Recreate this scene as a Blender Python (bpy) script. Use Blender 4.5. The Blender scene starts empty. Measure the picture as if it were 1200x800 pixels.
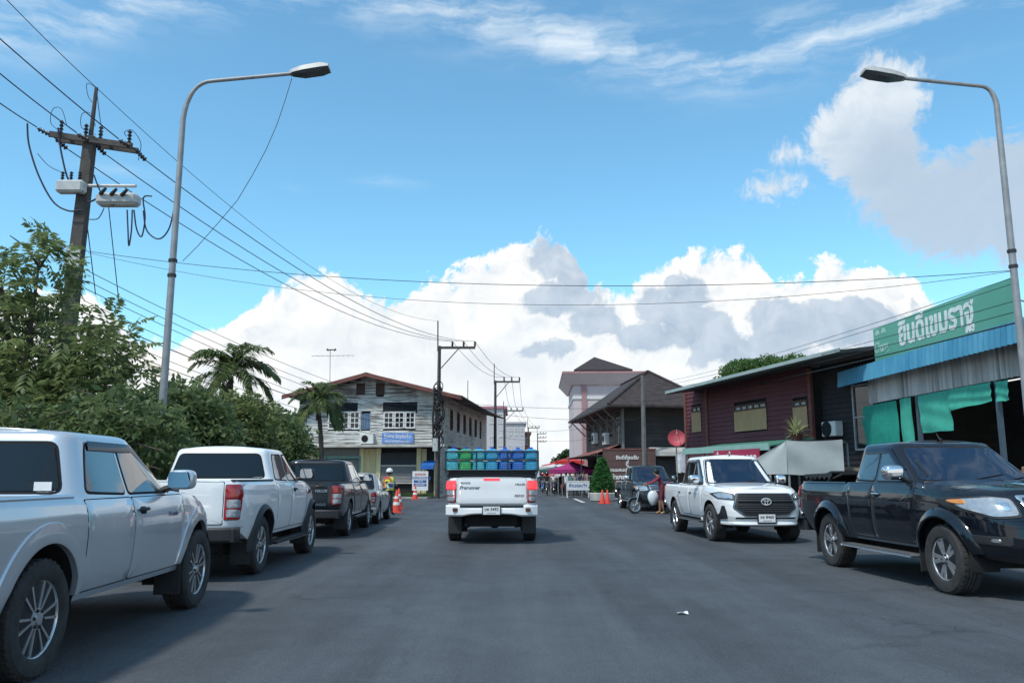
import bpy, bmesh, math, random
import numpy as np
from mathutils import Vector, Matrix, Euler, noise as mnoise
R = math.radians
PI = math.pi
random.seed(7)
sc = bpy.context.scene
COL = sc.collection

# ------------------------------------------------------------------ camera
F = 960.0                      # focal length of the photograph in its own 1200 px wide pixels
H = 1.35                       # eye height in metres
PITCH = math.atan(158 / F)     # horizon lies 158 px under the middle
def ray(px, py):
    x = (px - 600) / F
    y = -(py - 400) / F
    return Vector((x, math.cos(PITCH) - y * math.sin(PITCH), math.sin(PITCH) + y * math.cos(PITCH)))
def at(px, py, Y):             # point on the sight line at the distance Y
    d = ray(px, py)
    t = Y / d.y
    return Vector((d.x * t, Y, H + d.z * t))
def gnd(px, py, z=0.0):
    d = ray(px, py)
    t = (z - H) / d.z
    return Vector((d.x * t, d.y * t, z))
def on_plane(px, py, o, n):    # sight line with a plane
    d = ray(px, py)
    c = Vector((0, 0, H))
    t = (Vector(o) - c).dot(n) / d.dot(n)
    return c + d * t

# ------------------------------------------------------------------ naming
def tag(o, label=None, cat=None, group=None, kind=None):
    if label: o['label'] = label
    if cat: o['category'] = cat
    if group: o['group'] = group
    if kind: o['kind'] = kind
    return o
def thing(name, label, cat, loc=(0, 0, 0), rz=0, group=None):
    o = bpy.data.objects.new(name, None)
    COL.objects.link(o)
    o.location = loc
    o.rotation_euler = (0, 0, rz)
    o.empty_display_size = 0.2
    return tag(o, label, cat, group)
KIDS = {}
def link(name, me, parent=None):
    o = bpy.data.objects.new(name, me)
    COL.objects.link(o)
    if parent is not None:
        o.parent = parent
        KIDS.setdefault(parent.name, []).append(o)
    return o
def copy_tree(o, parent=None):
    c = o.copy()
    COL.objects.link(c)
    if parent is not None:
        c.parent = parent
    for ch in KIDS.get(o.name, []):
        k = copy_tree(ch, c)
        KIDS.setdefault(c.name, []).append(k)
    return c
def root_loc(o):
    while o.parent is not None:
        o = o.parent
    return Vector(o.location)

# ------------------------------------------------------------------ mesh builder
class MB:
    def __init__(s, frame=None):
        s.v = []; s.f = []; s.m = []; s.mi = 0
        s.M = frame if frame is not None else Matrix.Identity(4)
    def add(s, vs, fs):
        b = len(s.v)
        M = s.M
        s.v.extend([tuple(M @ Vector(p)) for p in vs])
        s.f.extend([tuple(b + i for i in f) for f in fs])
        s.m.extend([s.mi] * len(fs))
        return s
    def box(s, x0, x1, y0, y1, z0, z1, bev=0.0):
        if bev > 0:
            b = min(bev, abs(x1 - x0) * .45, abs(y1 - y0) * .45, abs(z1 - z0) * .45)
            vs = []; idx = {}
            for i, (X, sx) in enumerate(((x0, 1), (x1, -1))):
                for j, (Y, sy) in enumerate(((y0, 1), (y1, -1))):
                    for k, (Z, sz) in enumerate(((z0, 1), (z1, -1))):
                        idx[i, j, k, 0] = len(vs); vs.append((X, Y + sy * b, Z + sz * b))
                        idx[i, j, k, 1] = len(vs); vs.append((X + sx * b, Y, Z + sz * b))
                        idx[i, j, k, 2] = len(vs); vs.append((X + sx * b, Y + sy * b, Z))
            fs = []
            for i in (0, 1):
                fs.append([idx[i, 0, 0, 0], idx[i, 1, 0, 0], idx[i, 1, 1, 0], idx[i, 0, 1, 0]])
                fs.append([idx[0, i, 0, 1], idx[1, i, 0, 1], idx[1, i, 1, 1], idx[0, i, 1, 1]])
                fs.append([idx[0, 0, i, 2], idx[1, 0, i, 2], idx[1, 1, i, 2], idx[0, 1, i, 2]])
                for j in (0, 1):
                    fs.append([idx[i, j, 0, 0], idx[i, j, 1, 0], idx[i, j, 1, 1], idx[i, j, 0, 1]])
                    fs.append([idx[i, 0, j, 0], idx[i, 1, j, 0], idx[i, 1, j, 2], idx[i, 0, j, 2]])
                    fs.append([idx[0, i, j, 1], idx[1, i, j, 1], idx[1, i, j, 2], idx[0, i, j, 2]])
                    for k in (0, 1):
                        fs.append([idx[i, j, k, 0], idx[i, j, k, 1], idx[i, j, k, 2]])
            return s.add(vs, fs)
        vs = [(x, y, z) for x in (x0, x1) for y in (y0, y1) for z in (z0, z1)]
        return s.add(vs, [(0, 1, 3, 2), (4, 6, 7, 5), (0, 4, 5, 1), (2, 3, 7, 6), (0, 2, 6, 4), (1, 5, 7, 3)])
    def prism(s, poly, z0, z1, axis='z'):
        n = len(poly)
        def P(a, b, c):
            return {'z': (a, b, c), 'y': (a, c, b), 'x': (c, a, b)}[axis]
        vs = [P(a, b, z0) for a, b in poly] + [P(a, b, z1) for a, b in poly]
        fs = [tuple(range(n))[::-1], tuple(range(n, 2 * n))] + [(i, (i + 1) % n, n + (i + 1) % n, n + i) for i in range(n)]
        return s.add(vs, fs)
    def tube(s, pts, r, n=8, cap=True, closed=False):
        pts = [Vector(p) for p in pts]
        N = len(pts)
        rr = r if isinstance(r, (list, tuple)) else [r] * N
        vs = []; fs = []
        prev = None
        for i, p in enumerate(pts):
            if closed:
                t = (pts[(i + 1) % N] - pts[i - 1])
            else:
                t = (pts[min(i + 1, N - 1)] - pts[max(i - 1, 0)])
            if t.length < 1e-9: t = Vector((0, 0, 1))
            t.normalize()
            if prev is None:
                a = Vector((0, 0, 1)) if abs(t.z) < .9 else Vector((1, 0, 0))
                u = t.cross(a).normalized()
            else:
                u = (prev - t * prev.dot(t))
                u = u.normalized() if u.length > 1e-6 else t.orthogonal().normalized()
            prev = u
            w = t.cross(u)
            for k in range(n):
                a = 2 * PI * k / n
                vs.append(p + (u * math.cos(a) + w * math.sin(a)) * rr[i])
        for i in range(N if closed else N - 1):
            j = (i + 1) % N
            for k in range(n):
                fs.append((i * n + k, i * n + (k + 1) % n, j * n + (k + 1) % n, j * n + k))
        if cap and not closed:
            fs.append(tuple(range(n))[::-1]); fs.append(tuple(range((N - 1) * n, N * n)))
        return s.add(vs, fs)
    def lathe(s, prof, n=32, axis='z', c=(0, 0, 0)):      # prof: (radius, height)
        vs = []; fs = []
        for (r, h) in prof:
            for k in range(n):
                a = 2 * PI * k / n
                x, y = r * math.cos(a), r * math.sin(a)
                p = {'z': (x, y, h), 'y': (x, h, y), 'x': (h, x, y)}[axis]
                vs.append((p[0] + c[0], p[1] + c[1], p[2] + c[2]))
        for i in range(len(prof) - 1):
            for k in range(n):
                fs.append((i * n + k, i * n + (k + 1) % n, (i + 1) * n + (k + 1) % n, (i + 1) * n + k))
        if prof[0][0] > 1e-6: fs.append(tuple(range(n))[::-1])
        if prof[-1][0] > 1e-6: fs.append(tuple(range((len(prof) - 1) * n, len(prof) * n)))
        return s.add(vs, fs)
    def grid(s, fn, nu, nv):
        vs = [fn(i / nu, j / nv) for i in range(nu + 1) for j in range(nv + 1)]
        fs = [(i * (nv + 1) + j, (i + 1) * (nv + 1) + j, (i + 1) * (nv + 1) + j + 1, i * (nv + 1) + j + 1) for i in range(nu) for j in range(nv)]
        return s.add(vs, fs)
    def ball(s, c, r, n=12, sx=1, sy=1, sz=1):
        prof = [(max(1e-7, r * math.sin(PI * i / n)), -r * math.cos(PI * i / n)) for i in range(n + 1)]
        b = len(s.v)
        vs = []; fs = []
        k2 = n * 2
        for (q, h) in prof:
            for k in range(k2):
                a = 2 * PI * k / k2
                vs.append((c[0] + q * math.cos(a) * sx, c[1] + q * math.sin(a) * sy, c[2] + h * sz))
        for i in range(n):
            for k in range(k2):
                fs.append((i * k2 + k, i * k2 + (k + 1) % k2, (i + 1) * k2 + (k + 1) % k2, (i + 1) * k2 + k))
        return s.add(vs, fs)
    def mesh(s, name, mats, off=None, smooth=35, fix=True):
        me = bpy.data.meshes.new(name)
        vs = s.v if off is None else [(v[0] - off[0], v[1] - off[1], v[2] - off[2]) for v in s.v]
        me.from_pydata(vs, [], s.f)
        mats = mats if isinstance(mats, (list, tuple)) else [mats]
        for m in mats: me.materials.append(m)
        if len(mats) > 1:
            me.polygons.foreach_set('material_index', s.m)
        if fix:
            bm = bmesh.new(); bm.from_mesh(me)
            bmesh.ops.remove_doubles(bm, verts=bm.verts, dist=1e-5)
            bmesh.ops.recalc_face_normals(bm, faces=bm.faces)
            bm.to_mesh(me); bm.free()
        if smooth:
            me.polygons.foreach_set('use_smooth', [True] * len(me.polygons))
            me.set_sharp_from_angle(angle=R(smooth))
        me.update()
        return me
    def build(s, name, mats, parent=None, world=False, smooth=35, fix=True):
        off = root_loc(parent) if (world and parent is not None) else None
        return link(name, s.mesh(name, mats, off, smooth, fix), parent)

def frame(o, xd, zd=(0, 0, 1)):       # origin, x axis, up -> matrix (y = z cross x)
    x = Vector(xd).normalized(); z = Vector(zd)
    z = (z - x * z.dot(x)).normalized()
    y = z.cross(x)
    return Matrix(((x.x, y.x, z.x, o[0]), (x.y, y.y, z.y, o[1]), (x.z, y.z, z.z, o[2]), (0, 0, 0, 1)))

def text_mesh(name, body, size, m, parent, M, ext=0.004, bold=0.0, world=False, width=None, shear=0.0, uniform=False):
    """Flat lettering: x of M runs along the line, y of M is the letters' up, z of M points to the reader."""
    cu = bpy.data.curves.new('lettering', 'FONT')
    cu.body = body; cu.size = size; cu.align_x = 'CENTER'; cu.align_y = 'CENTER'; cu.shear = shear
    cu.extrude = ext; cu.offset = bold; cu.resolution_u = 3
    o = bpy.data.objects.new('lettering', cu)
    COL.objects.link(o)
    dg = bpy.context.evaluated_depsgraph_get()
    dg.update()
    me = bpy.data.meshes.new_from_object(o.evaluated_get(dg))
    bpy.data.objects.remove(o)
    if width:
        xs = [v.co.x for v in me.vertices]
        k = width / max(1e-6, max(xs) - min(xs)); mid = (max(xs) + min(xs)) / 2
        for v in me.vertices:
            v.co.x = (v.co.x - mid) * k
            if uniform: v.co.y *= k
    if world and parent is not None:
        M = Matrix.Translation(-root_loc(parent)) @ M
    me.transform(M)
    me.materials.clear(); me.materials.append(m)
    return link(name, me, parent)

# ------------------------------------------------------------------ materials
MATS = {}
def mat(name, col, rough=0.6, metal=0.0, var=0.12, scale=6.0, coat=0.0, bump=0.0, bscale=40.0, emit=0.0, spec=0.5, alpha=1.0, col2=None, trans=0.0, coords='Object', stretch=None, coat_rough=0.04, sharp=None, detail=6.0):
    """Principled material whose base colour wanders between two tones with a noise (dirt, wear, grain)."""
    if name in MATS: return MATS[name]
    m = bpy.data.materials.new(name); m.use_nodes = True
    nt = m.node_tree; N = nt.nodes; L = nt.links
    bs = N['Principled BSDF']
    tc = N.new('ShaderNodeTexCoord')
    src = tc.outputs[coords]
    if stretch:
        mp = N.new('ShaderNodeMapping'); mp.inputs['Scale'].default_value = stretch
        L.new(src, mp.inputs['Vector']); src = mp.outputs['Vector']
    nz = N.new('ShaderNodeTexNoise'); nz.inputs['Scale'].default_value = scale; nz.inputs['Detail'].default_value = detail; nz.inputs['Roughness'].default_value = .6
    L.new(src, nz.inputs['Vector'])
    rp = N.new('ShaderNodeValToRGB')
    lo, hi = sharp or (.3, .7)
    rp.color_ramp.elements[0].position = lo; rp.color_ramp.elements[1].position = hi
    c2 = col2 or tuple(min(1, c * (1 + var)) for c in col)
    c1 = col if col2 else tuple(c * (1 - var) for c in col)
    rp.color_ramp.elements[0].color = (*c1, 1); rp.color_ramp.elements[1].color = (*c2, 1)
    L.new(nz.outputs['Fac'], rp.inputs['Fac'])
    L.new(rp.outputs['Color'], bs.inputs['Base Color'])
    bs.inputs['Roughness'].default_value = rough; bs.inputs['Metallic'].default_value = metal
    bs.inputs['Specular IOR Level'].default_value = spec
    bs.inputs['Coat Weight'].default_value = coat; bs.inputs['Coat Roughness'].default_value = coat_rough
    bs.inputs['Alpha'].default_value = alpha; bs.inputs['Transmission Weight'].default_value = trans
    if emit:
        bs.inputs['Emission Color'].default_value = (*col, 1); bs.inputs['Emission Strength'].default_value = emit
    if bump:
        nb = N.new('ShaderNodeTexNoise'); nb.inputs['Scale'].default_value = bscale; nb.inputs['Detail'].default_value = 4
        L.new(src, nb.inputs['Vector'])
        bp = N.new('ShaderNodeBump'); bp.inputs['Strength'].default_value = bump; bp.inputs['Distance'].default_value = .02
        L.new(nb.outputs['Fac'], bp.inputs['Height']); L.new(bp.outputs['Normal'], bs.inputs['Normal'])
    MATS[name] = m
    return m

class S:                        # small arithmetic on shader sockets
    nt = None
    def __init__(s, k): s.k = k
    @staticmethod
    def op(o, *a, clamp=False):
        n = S.nt.nodes.new('ShaderNodeMath'); n.operation = o; n.use_clamp = clamp
        for i, x in enumerate(a):
            if isinstance(x, S): S.nt.links.new(x.k, n.inputs[i])
            else: n.inputs[i].default_value = float(x)
        return S(n.outputs[0])
    def __add__(s, o): return S.op('ADD', s, o)
    __radd__ = __add__
    def __sub__(s, o): return S.op('SUBTRACT', s, o)
    def __rsub__(s, o): return S.op('SUBTRACT', o, s)
    def __mul__(s, o): return S.op('MULTIPLY', s, o)
    __rmul__ = __mul__
    def __truediv__(s, o): return S.op('DIVIDE', s, o)
    def sat(s): return S.op('ADD', s, 0.0, clamp=True)
    def max(s, o): return S.op('MAXIMUM', s, o)
    def min(s, o): return S.op('MINIMUM', s, o)
    def step(s, lo, hi):
        n = S.nt.nodes.new('ShaderNodeMapRange'); n.interpolation_type = 'SMOOTHSTEP'
        n.inputs['From Min'].default_value = lo; n.inputs['From Max'].default_value = hi
        S.nt.links.new(s.k, n.inputs['Value'])
        return S(n.outputs['Result'])
# ------------------------------------------------------------------ camera, light, sky
cam = bpy.data.cameras.new('camera')
cam.sensor_fit = 'HORIZONTAL'; cam.sensor_width = 36; cam.lens = 36 * F / 1200
cam.clip_start = 0.05; cam.clip_end = 4000
co = bpy.data.objects.new('camera', cam); COL.objects.link(co)
co.location = (0, 0, H); co.rotation_euler = (PI / 2 + PITCH, 0, 0)
sc.camera = co
sc.view_settings.view_transform = 'Standard'; sc.view_settings.look = 'None'
sc.view_settings.exposure = 0.15; sc.view_settings.gamma = 1.0; sc.view_settings.use_curve_mapping = False
sc.render.film_transparent = False
try:
    sc.cycles.use_denoising = True
    sc.cycles.max_bounces = 6; sc.cycles.diffuse_bounces = 3; sc.cycles.glossy_bounces = 3
    sc.cycles.transparent_max_bounces = 12
except Exception: pass

SUN_EL, SUN_AZ = 56.0, -140.0        # azimuth from +Y towards +X: behind the camera, from the left
sd = Vector((math.sin(R(SUN_AZ)) * math.cos(R(SUN_EL)), math.cos(R(SUN_AZ)) * math.cos(R(SUN_EL)), math.sin(R(SUN_EL))))
sun = bpy.data.lights.new('sun', 'SUN'); sun.energy = 2.9; sun.angle = R(6); sun.color = (1.0, .95, .87)
so = bpy.data.objects.new('sun', sun); COL.objects.link(so)
so.rotation_euler = (-sd).to_track_quat('-Z', 'Y').to_euler()

def az_el(px, py):
    d = ray(px, py).normalized()
    return math.degrees(math.atan2(d.x, d.y)), math.degrees(math.asin(d.z))

def make_world():
    w = bpy.data.worlds.new('World'); sc.world = w; w.use_nodes = True
    nt = w.node_tree; S.nt = nt; N = nt.nodes; L = nt.links
    bg = N['Background']; STR = 0.15
    bg.inputs['Strength'].default_value = STR
    sky = N.new('ShaderNodeTexSky'); sky.sky_type = 'NISHITA'; sky.sun_disc = False
    sky.sun_elevation = R(SUN_EL); sky.sun_rotation = R(SUN_AZ); sky.air_density = 1.0; sky.dust_density = 0.3; sky.ozone_density = 2.0
    tc = N.new('ShaderNodeTexCoord'); sp = N.new('ShaderNodeSeparateXYZ')
    L.new(tc.outputs['Generated'], sp.inputs[0])
    x, y, z = (S(sp.outputs[i]) for i in range(3))
    el = S.op('ARCSINE', z) * 57.2958
    az = S.op('ARCTAN2', x, y) * 57.2958
    cmb = N.new('ShaderNodeCombineXYZ')
    L.new(az.k, cmb.inputs[0]); L.new(el.k, cmb.inputs[1])
    P = cmb.outputs[0]
    def vadd(v, dx, dy):
        n = N.new('ShaderNodeVectorMath'); n.operation = 'ADD'; L.new(v, n.inputs[0]); n.inputs[1].default_value = (dx, dy, 0); return n.outputs[0]
    def vscale(v, sx, sy):
        n = N.new('ShaderNodeVectorMath'); n.operation = 'MULTIPLY'; L.new(v, n.inputs[0]); n.inputs[1].default_value = (sx, sy, 1); return n.outputs[0]
    def noise(v, scale, detail=6, rough=.55, dist=0.0):
        n = N.new('ShaderNodeTexNoise'); n.noise_dimensions = '2D'; n.inputs['Scale'].default_value = scale
        n.inputs['Detail'].default_value = detail; n.inputs['Roughness'].default_value = rough; n.inputs['Distortion'].default_value = dist
        L.new(v, n.inputs['Vector']); return S(n.outputs['Fac'])
    def billow(v, scale, detail=3):
        n = N.new('ShaderNodeTexVoronoi'); n.voronoi_dimensions = '2D'; n.feature = 'SMOOTH_F1'
        n.inputs['Scale'].default_value = scale; n.inputs['Detail'].default_value = detail; n.inputs['Roughness'].default_value = .55
        n.inputs['Smoothness'].default_value = .35; n.normalize = True
        L.new(v, n.inputs['Vector']); return 1.0 - S(n.outputs['Distance'])
    # warp so that the billows are not round cells
    wn = N.new('ShaderNodeTexNoise'); wn.noise_dimensions = '2D'; wn.inputs['Scale'].default_value = .28; wn.inputs['Detail'].default_value = 5
    L.new(P, wn.inputs['Vector'])
    wv = N.new('ShaderNodeVectorMath'); wv.operation = 'MULTIPLY_ADD'; L.new(wn.outputs['Color'], wv.inputs[0]); wv.inputs[1].default_value = (2.6, 2.6, 0); L.new(P, wv.inputs[2])
    PW = wv.outputs[0]
    w2 = N.new('ShaderNodeVectorMath'); w2.operation = 'MULTIPLY_ADD'; L.new(wn.outputs['Color'], w2.inputs[0]); w2.inputs[1].default_value = (5.0, 1.0, 0); L.new(P, w2.inputs[2])
    PC = w2.outputs[0]
    def hfun(v):
        return billow(v, .30, 4) * .62 + noise(v, .55, 8, .6) * .38
    h0 = hfun(PW)
    h1 = hfun(vadd(PW, -.55, .75))           # the same billows seen a step nearer to the light
    def curve(pts, lo, hi, vlo, vhi, src=None):
        n = N.new('ShaderNodeFloatCurve'); c = n.mapping.curves[0]
        t = [((a - lo) / (hi - lo), (e - vlo) / (vhi - vlo)) for a, e in pts]
        c.points[0].location = t[0]; c.points[1].location = t[-1]
        for p in t[1:-1]: c.points.new(*p)
        for p in c.points: p.handle_type = 'AUTO_CLAMPED'
        n.mapping.update()
        L.new(((az if src is None else src) * (1 / (hi - lo)) - lo / (hi - lo)).k, n.inputs['Value'])
        return S(n.outputs[0]) * (vhi - vlo) + vlo
    tops = [(-60, 330), (60, 335), (140, 362), (200, 380), (262, 380), (285, 355), (325, 326), (370, 308), (420, 322), (440, 343), (485, 326), (540, 305), (590, 285), (628, 266), (664, 276), (688, 318), (716, 338), (742, 322), (790, 296), (850, 286), (892, 296), (908, 328), (930, 312), (985, 296), (1045, 318), (1092, 326), (1112, 365), (1180, 372), (1260, 350)]
    pr = [az_el(*p) for p in tops]
    pts = [(-180, 9), (-140, 16), (-110, 8), (-75, 14), (-50, 12)] + pr + [(60, 13), (90, 8), (130, 17), (160, 10), (180, 9)]
    top = curve(pts, -180, 180, -5, 30)
    d_bank = top - .7 - el + (h0 - .60) * 6.4 + (noise(PW, 1.6, 6, .6) - .5) * 1.1
    bank = d_bank.step(-.12, .50)
    def blobs(lst, amp=1.0):
        out = None
        for (px, py, rx, ry) in lst:
            a, e = az_el(px, py)
            ra, re = rx / 15.2, ry / 15.2
            dx = (az - a) * (1 / ra); dy = (el - e) * (1 / re)
            b = 1.0 - S.op('SQRT', dx * dx + dy * dy)
            b = b * (min(ra, re))
            out = b if out is None else out.max(b)
        return out + (h0 - .60) * amp * 1.5
    # the big shaded cloud at upper right
    d_up = blobs([(1030, 120, 42, 44), (998, 165, 44, 36), (1040, 195, 42, 46), (1085, 235, 60, 42), (1140, 250, 70, 44), (1190, 225, 60, 52), (926, 179, 14, 10), (905, 222, 32, 12), (1260, 240, 90, 60)], 2.4)
    up = (d_up + (noise(PW, 1.3, 7, .62) - .5) * 1.8).step(-.30, .85)
    up_grey = blobs([(1120, 245, 110, 60), (1200, 240, 110, 80), (1050, 200, 50, 40)], 2.4).step(-2.2, 2.0)
    # shaded lobes that stand before the bright bank
    grey = blobs([(640, 302, 26, 22), (674, 322, 20, 28), (660, 350, 36, 20), (694, 376, 32, 18), (770, 356, 26, 18), (805, 348, 28, 20), (818, 384, 40, 28), (764, 396, 34, 16), (908, 372, 32, 18), (952, 380, 48, 22), (885, 410, 70, 20), (1003, 386, 54, 26), (1052, 405, 62, 26), (640, 408, 24, 10), (1130, 408, 50, 30)], 3.0).step(-.12, .36) * (el - 2.0).step(.0, 6.5)
    wgrey = blobs([(420, 400, 90, 24), (470, 360, 60, 14), (560, 430, 90, 22), (560, 350, 40, 14)], 2.2).step(-.6, 1.2)
    # thin streaks of high cloud
    arc = curve([(-180, 40)] + [az_el(*p) for p in [(-100, 5), (250, -18), (420, -14), (560, 18), (640, 38), (740, 62), (850, 72), (930, 48), (1020, 26), (1120, 2), (1260, -40)]] + [(180, 40)], -180, 180, -10, 60)
    ci_n = noise(vscale(PC, .20, 1.0), .50, 8, .60, .0)
    dv = (el - arc) * (1 / 1.9)
    ci = S.op('EXPONENT', (dv * dv) * -1.0) * ci_n.step(.36, .80) * .95
    ci2 = (el - 32.5 + ci_n * 3).step(-.5, 4.5) * noise(vscale(PC, .25, .8), .42, 8, .62, .0).step(.40, .74) * .75
    ci3 = blobs([(448, 214, 46, 9), (305, 218, 50, 9), (520, 98, 26, 5), (150, 200, 60, 8)], .4).step(-.3, 1.4) * ci_n.step(.4, .8) * .55
    cir = ci.max(ci2).max(ci3)
    # far air near the horizon
    lit = ((h0 - h1) * 2.6 + .66).sat()
    def mix(f, a, b):
        n = N.new('ShaderNodeMix'); n.data_type = 'RGBA'
        L.new(f.k, n.inputs['Factor'])
        for i, q in ((6, a), (7, b)):
            if isinstance(q, tuple): n.inputs[i].default_value = (*[c / STR for c in q], 1)
            else: L.new(q, n.inputs[i])
        return n.outputs[2]
    tint = N.new('ShaderNodeMix'); tint.data_type = 'RGBA'; tint.blend_type = 'MULTIPLY'; tint.inputs['Factor'].default_value = 1.0
    L.new(sky.outputs[0], tint.inputs[6]); tint.inputs[7].default_value = SKY_TINT
    base = tint.outputs[2]
    white = mix(lit, (.66, .73, .81), (1.05, 1.03, .98))
    deep = (top - el).step(2.0, 9.5)
    white = mix(deep * .55, white, (.80, .86, .90))
    white = mix(wgrey * .5, white, (.66, .73, .80))
    greyc = mix(lit, (.32, .44, .58), (.50, .60, .72))
    bankc = mix(grey * .85, white, greyc)
    upw = mix(lit, (.56, .64, .73), (.78, .83, .87))
    upc = mix(up_grey * .85, upw, (.44, .54, .66))
    c = mix(cir * .8, base, (.88, .95, .98))
    c = mix(up * .90, c, upc)
    c = mix(bank, c, bankc)
    low = (el * -1.0).step(-2.2, .5)
    c = mix(low * .7, c, (.62, .72, .78))
    L.new(c, bg.inputs['Color'])
    w.cycles.sampling_method = 'MANUAL'; w.cycles.sample_map_resolution = 512
SKY_TINT = (.92, 1.38, 1.34, 1)
make_world()
# ------------------------------------------------------------------ vehicle materials
def paint(name, col, metal=0.0, rough=.35, var=.04):
    return mat(name, col, rough, metal, var, 1.7, coat=1.0, coat_rough=.03, spec=.12 if max(col) < .06 else .5)
M_SILVER = paint('silver paint', (.60, .63, .66), .55, .28)
M_WHITE = paint('white paint', (.80, .80, .79))
M_BLACK = paint('black paint', (.0035, .0055, .010), 0.0, .3, .2)
M_DARK = paint('dark grey paint', (.011, .013, .017), .0, .35, .2)
M_CHAMP = paint('pale champagne paint', (.40, .40, .38), .5, .4)
M_GLASS = mat('tinted glass', (.006, .008, .010), .03, 0, .1, 2, spec=.45)
M_GLASSB = mat('blue tinted glass', (.008, .020, .045), .03, 0, .1, 2, spec=.5)
M_GLASSR = mat('reflecting side glass', (.006, .009, .012), .015, 0, .1, 2, coat=1.0, spec=1.0)
M_SHADE = mat('smoked visor', (.008, .014, .030), .16, 0, .1, 2, spec=.4)
M_TRIM = mat('black plastic trim', (.022, .023, .025), .55, 0, .2, 12, bump=.15, bscale=160)
M_SEAM = mat('panel gap', (.006, .006, .007), .9, 0, .2, 8)
M_TYRE = mat('tyre rubber', (.035, .034, .033), .85, 0, .35, 9, bump=.3, bscale=60)
M_UNDER = mat('underbody', (.012, .012, .012), .9, 0, .3, 7)
M_ALLOY = mat('alloy', (.62, .63, .64), .28, .85, .1, 9)
M_ALLOYD = mat('dark alloy', (.03, .032, .035), .4, .5, .2, 9)
M_CHROME = mat('chrome', (.75, .76, .77), .08, 1.0, .03, 6)
M_RED = mat('red lens', (.38, .008, .012), .12, 0, .15, 14, coat=1)
M_REDLIT = mat('lit brake lamp', (1.0, .05, .06), .15, 0, .1, 14, emit=1.1)
M_CLEAR = mat('clear lens', (.36, .39, .42), .10, .25, .18, 18, coat=1)
M_AMBER = mat('amber lens', (.75, .26, .03), .15, 0, .15, 18, coat=1)
M_PLATE = mat('plate white', (.74, .75, .74), .35, 0, .05, 8)
M_INK = mat('black ink', (.015, .015, .018), .6, 0, .1, 8)
M_MIRROR = mat('mirror glass', (.55, .62, .70), .03, 1.0, .02, 4)
M_STEEL = mat('brushed steel', (.45, .45, .45), .35, .8, .15, 20)

def sgnpow(a, n): return math.copysign(abs(a) ** n, a)
def fillet(poly, r, k=4):
    out = []
    n = len(poly)
    for i in range(n):
        p0, p, p1 = Vector(poly[i - 1]), Vector(poly[i]), Vector(poly[(i + 1) % n])
        a = p0 - p; b = p1 - p
        rr = min(r, a.length * .45, b.length * .45)
        A = p + a.normalized() * rr; B = p + b.normalized() * rr
        for j in range(k + 1):
            t = j / k
            out.append((A * (1 - t) ** 2 + p * 2 * t * (1 - t) + B * t * t)[:])
    return out
def densify(poly, d):
    out = []
    n = len(poly)
    for i in range(n):
        a = Vector(poly[i]); b = Vector(poly[(i + 1) % n])
        k = max(1, int((b - a).length / d))
        for j in range(k): out.append((a.lerp(b, j / k))[:])
    return out
def patch(mb, poly, proj, off=.004, sink=.012, rnd=.02, d=.08, edge=.006, mid=None):
    """A panel lying on a curved surface: outline in the surface's two coordinates, PROJ gives the point and its outward normal."""
    o = densify(fillet(poly, rnd) if rnd else poly, d)
    c = mid or (sum(p[0] for p in o) / len(o), sum(p[1] for p in o) / len(o))
    vs = []; n = len(o)
    size = max(max(abs(p[0] - c[0]), abs(p[1] - c[1])) for p in o)
    rings = [(1.0, -sink), (1.0, off * .5), (1 - edge / size, off), (.75, off), (.5, off), (.25, off)]
    for s, h in rings:
        for p in o:
            P, nn = proj(c[0] + (p[0] - c[0]) * s, c[1] + (p[1] - c[1]) * s)
            vs.append(P + nn * h)
    P, nn = proj(*c); vs.append(P + nn * off)
    fs = []
    for r in range(len(rings) - 1):
        for i in range(n):
            fs.append((r * n + i, r * n + (i + 1) % n, (r + 1) * n + (i + 1) % n, (r + 1) * n + i))
    r = len(rings) - 1
    for i in range(n): fs.append((r * n + i, r * n + (i + 1) % n, len(vs) - 1))
    mb.add(vs, fs)

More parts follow.
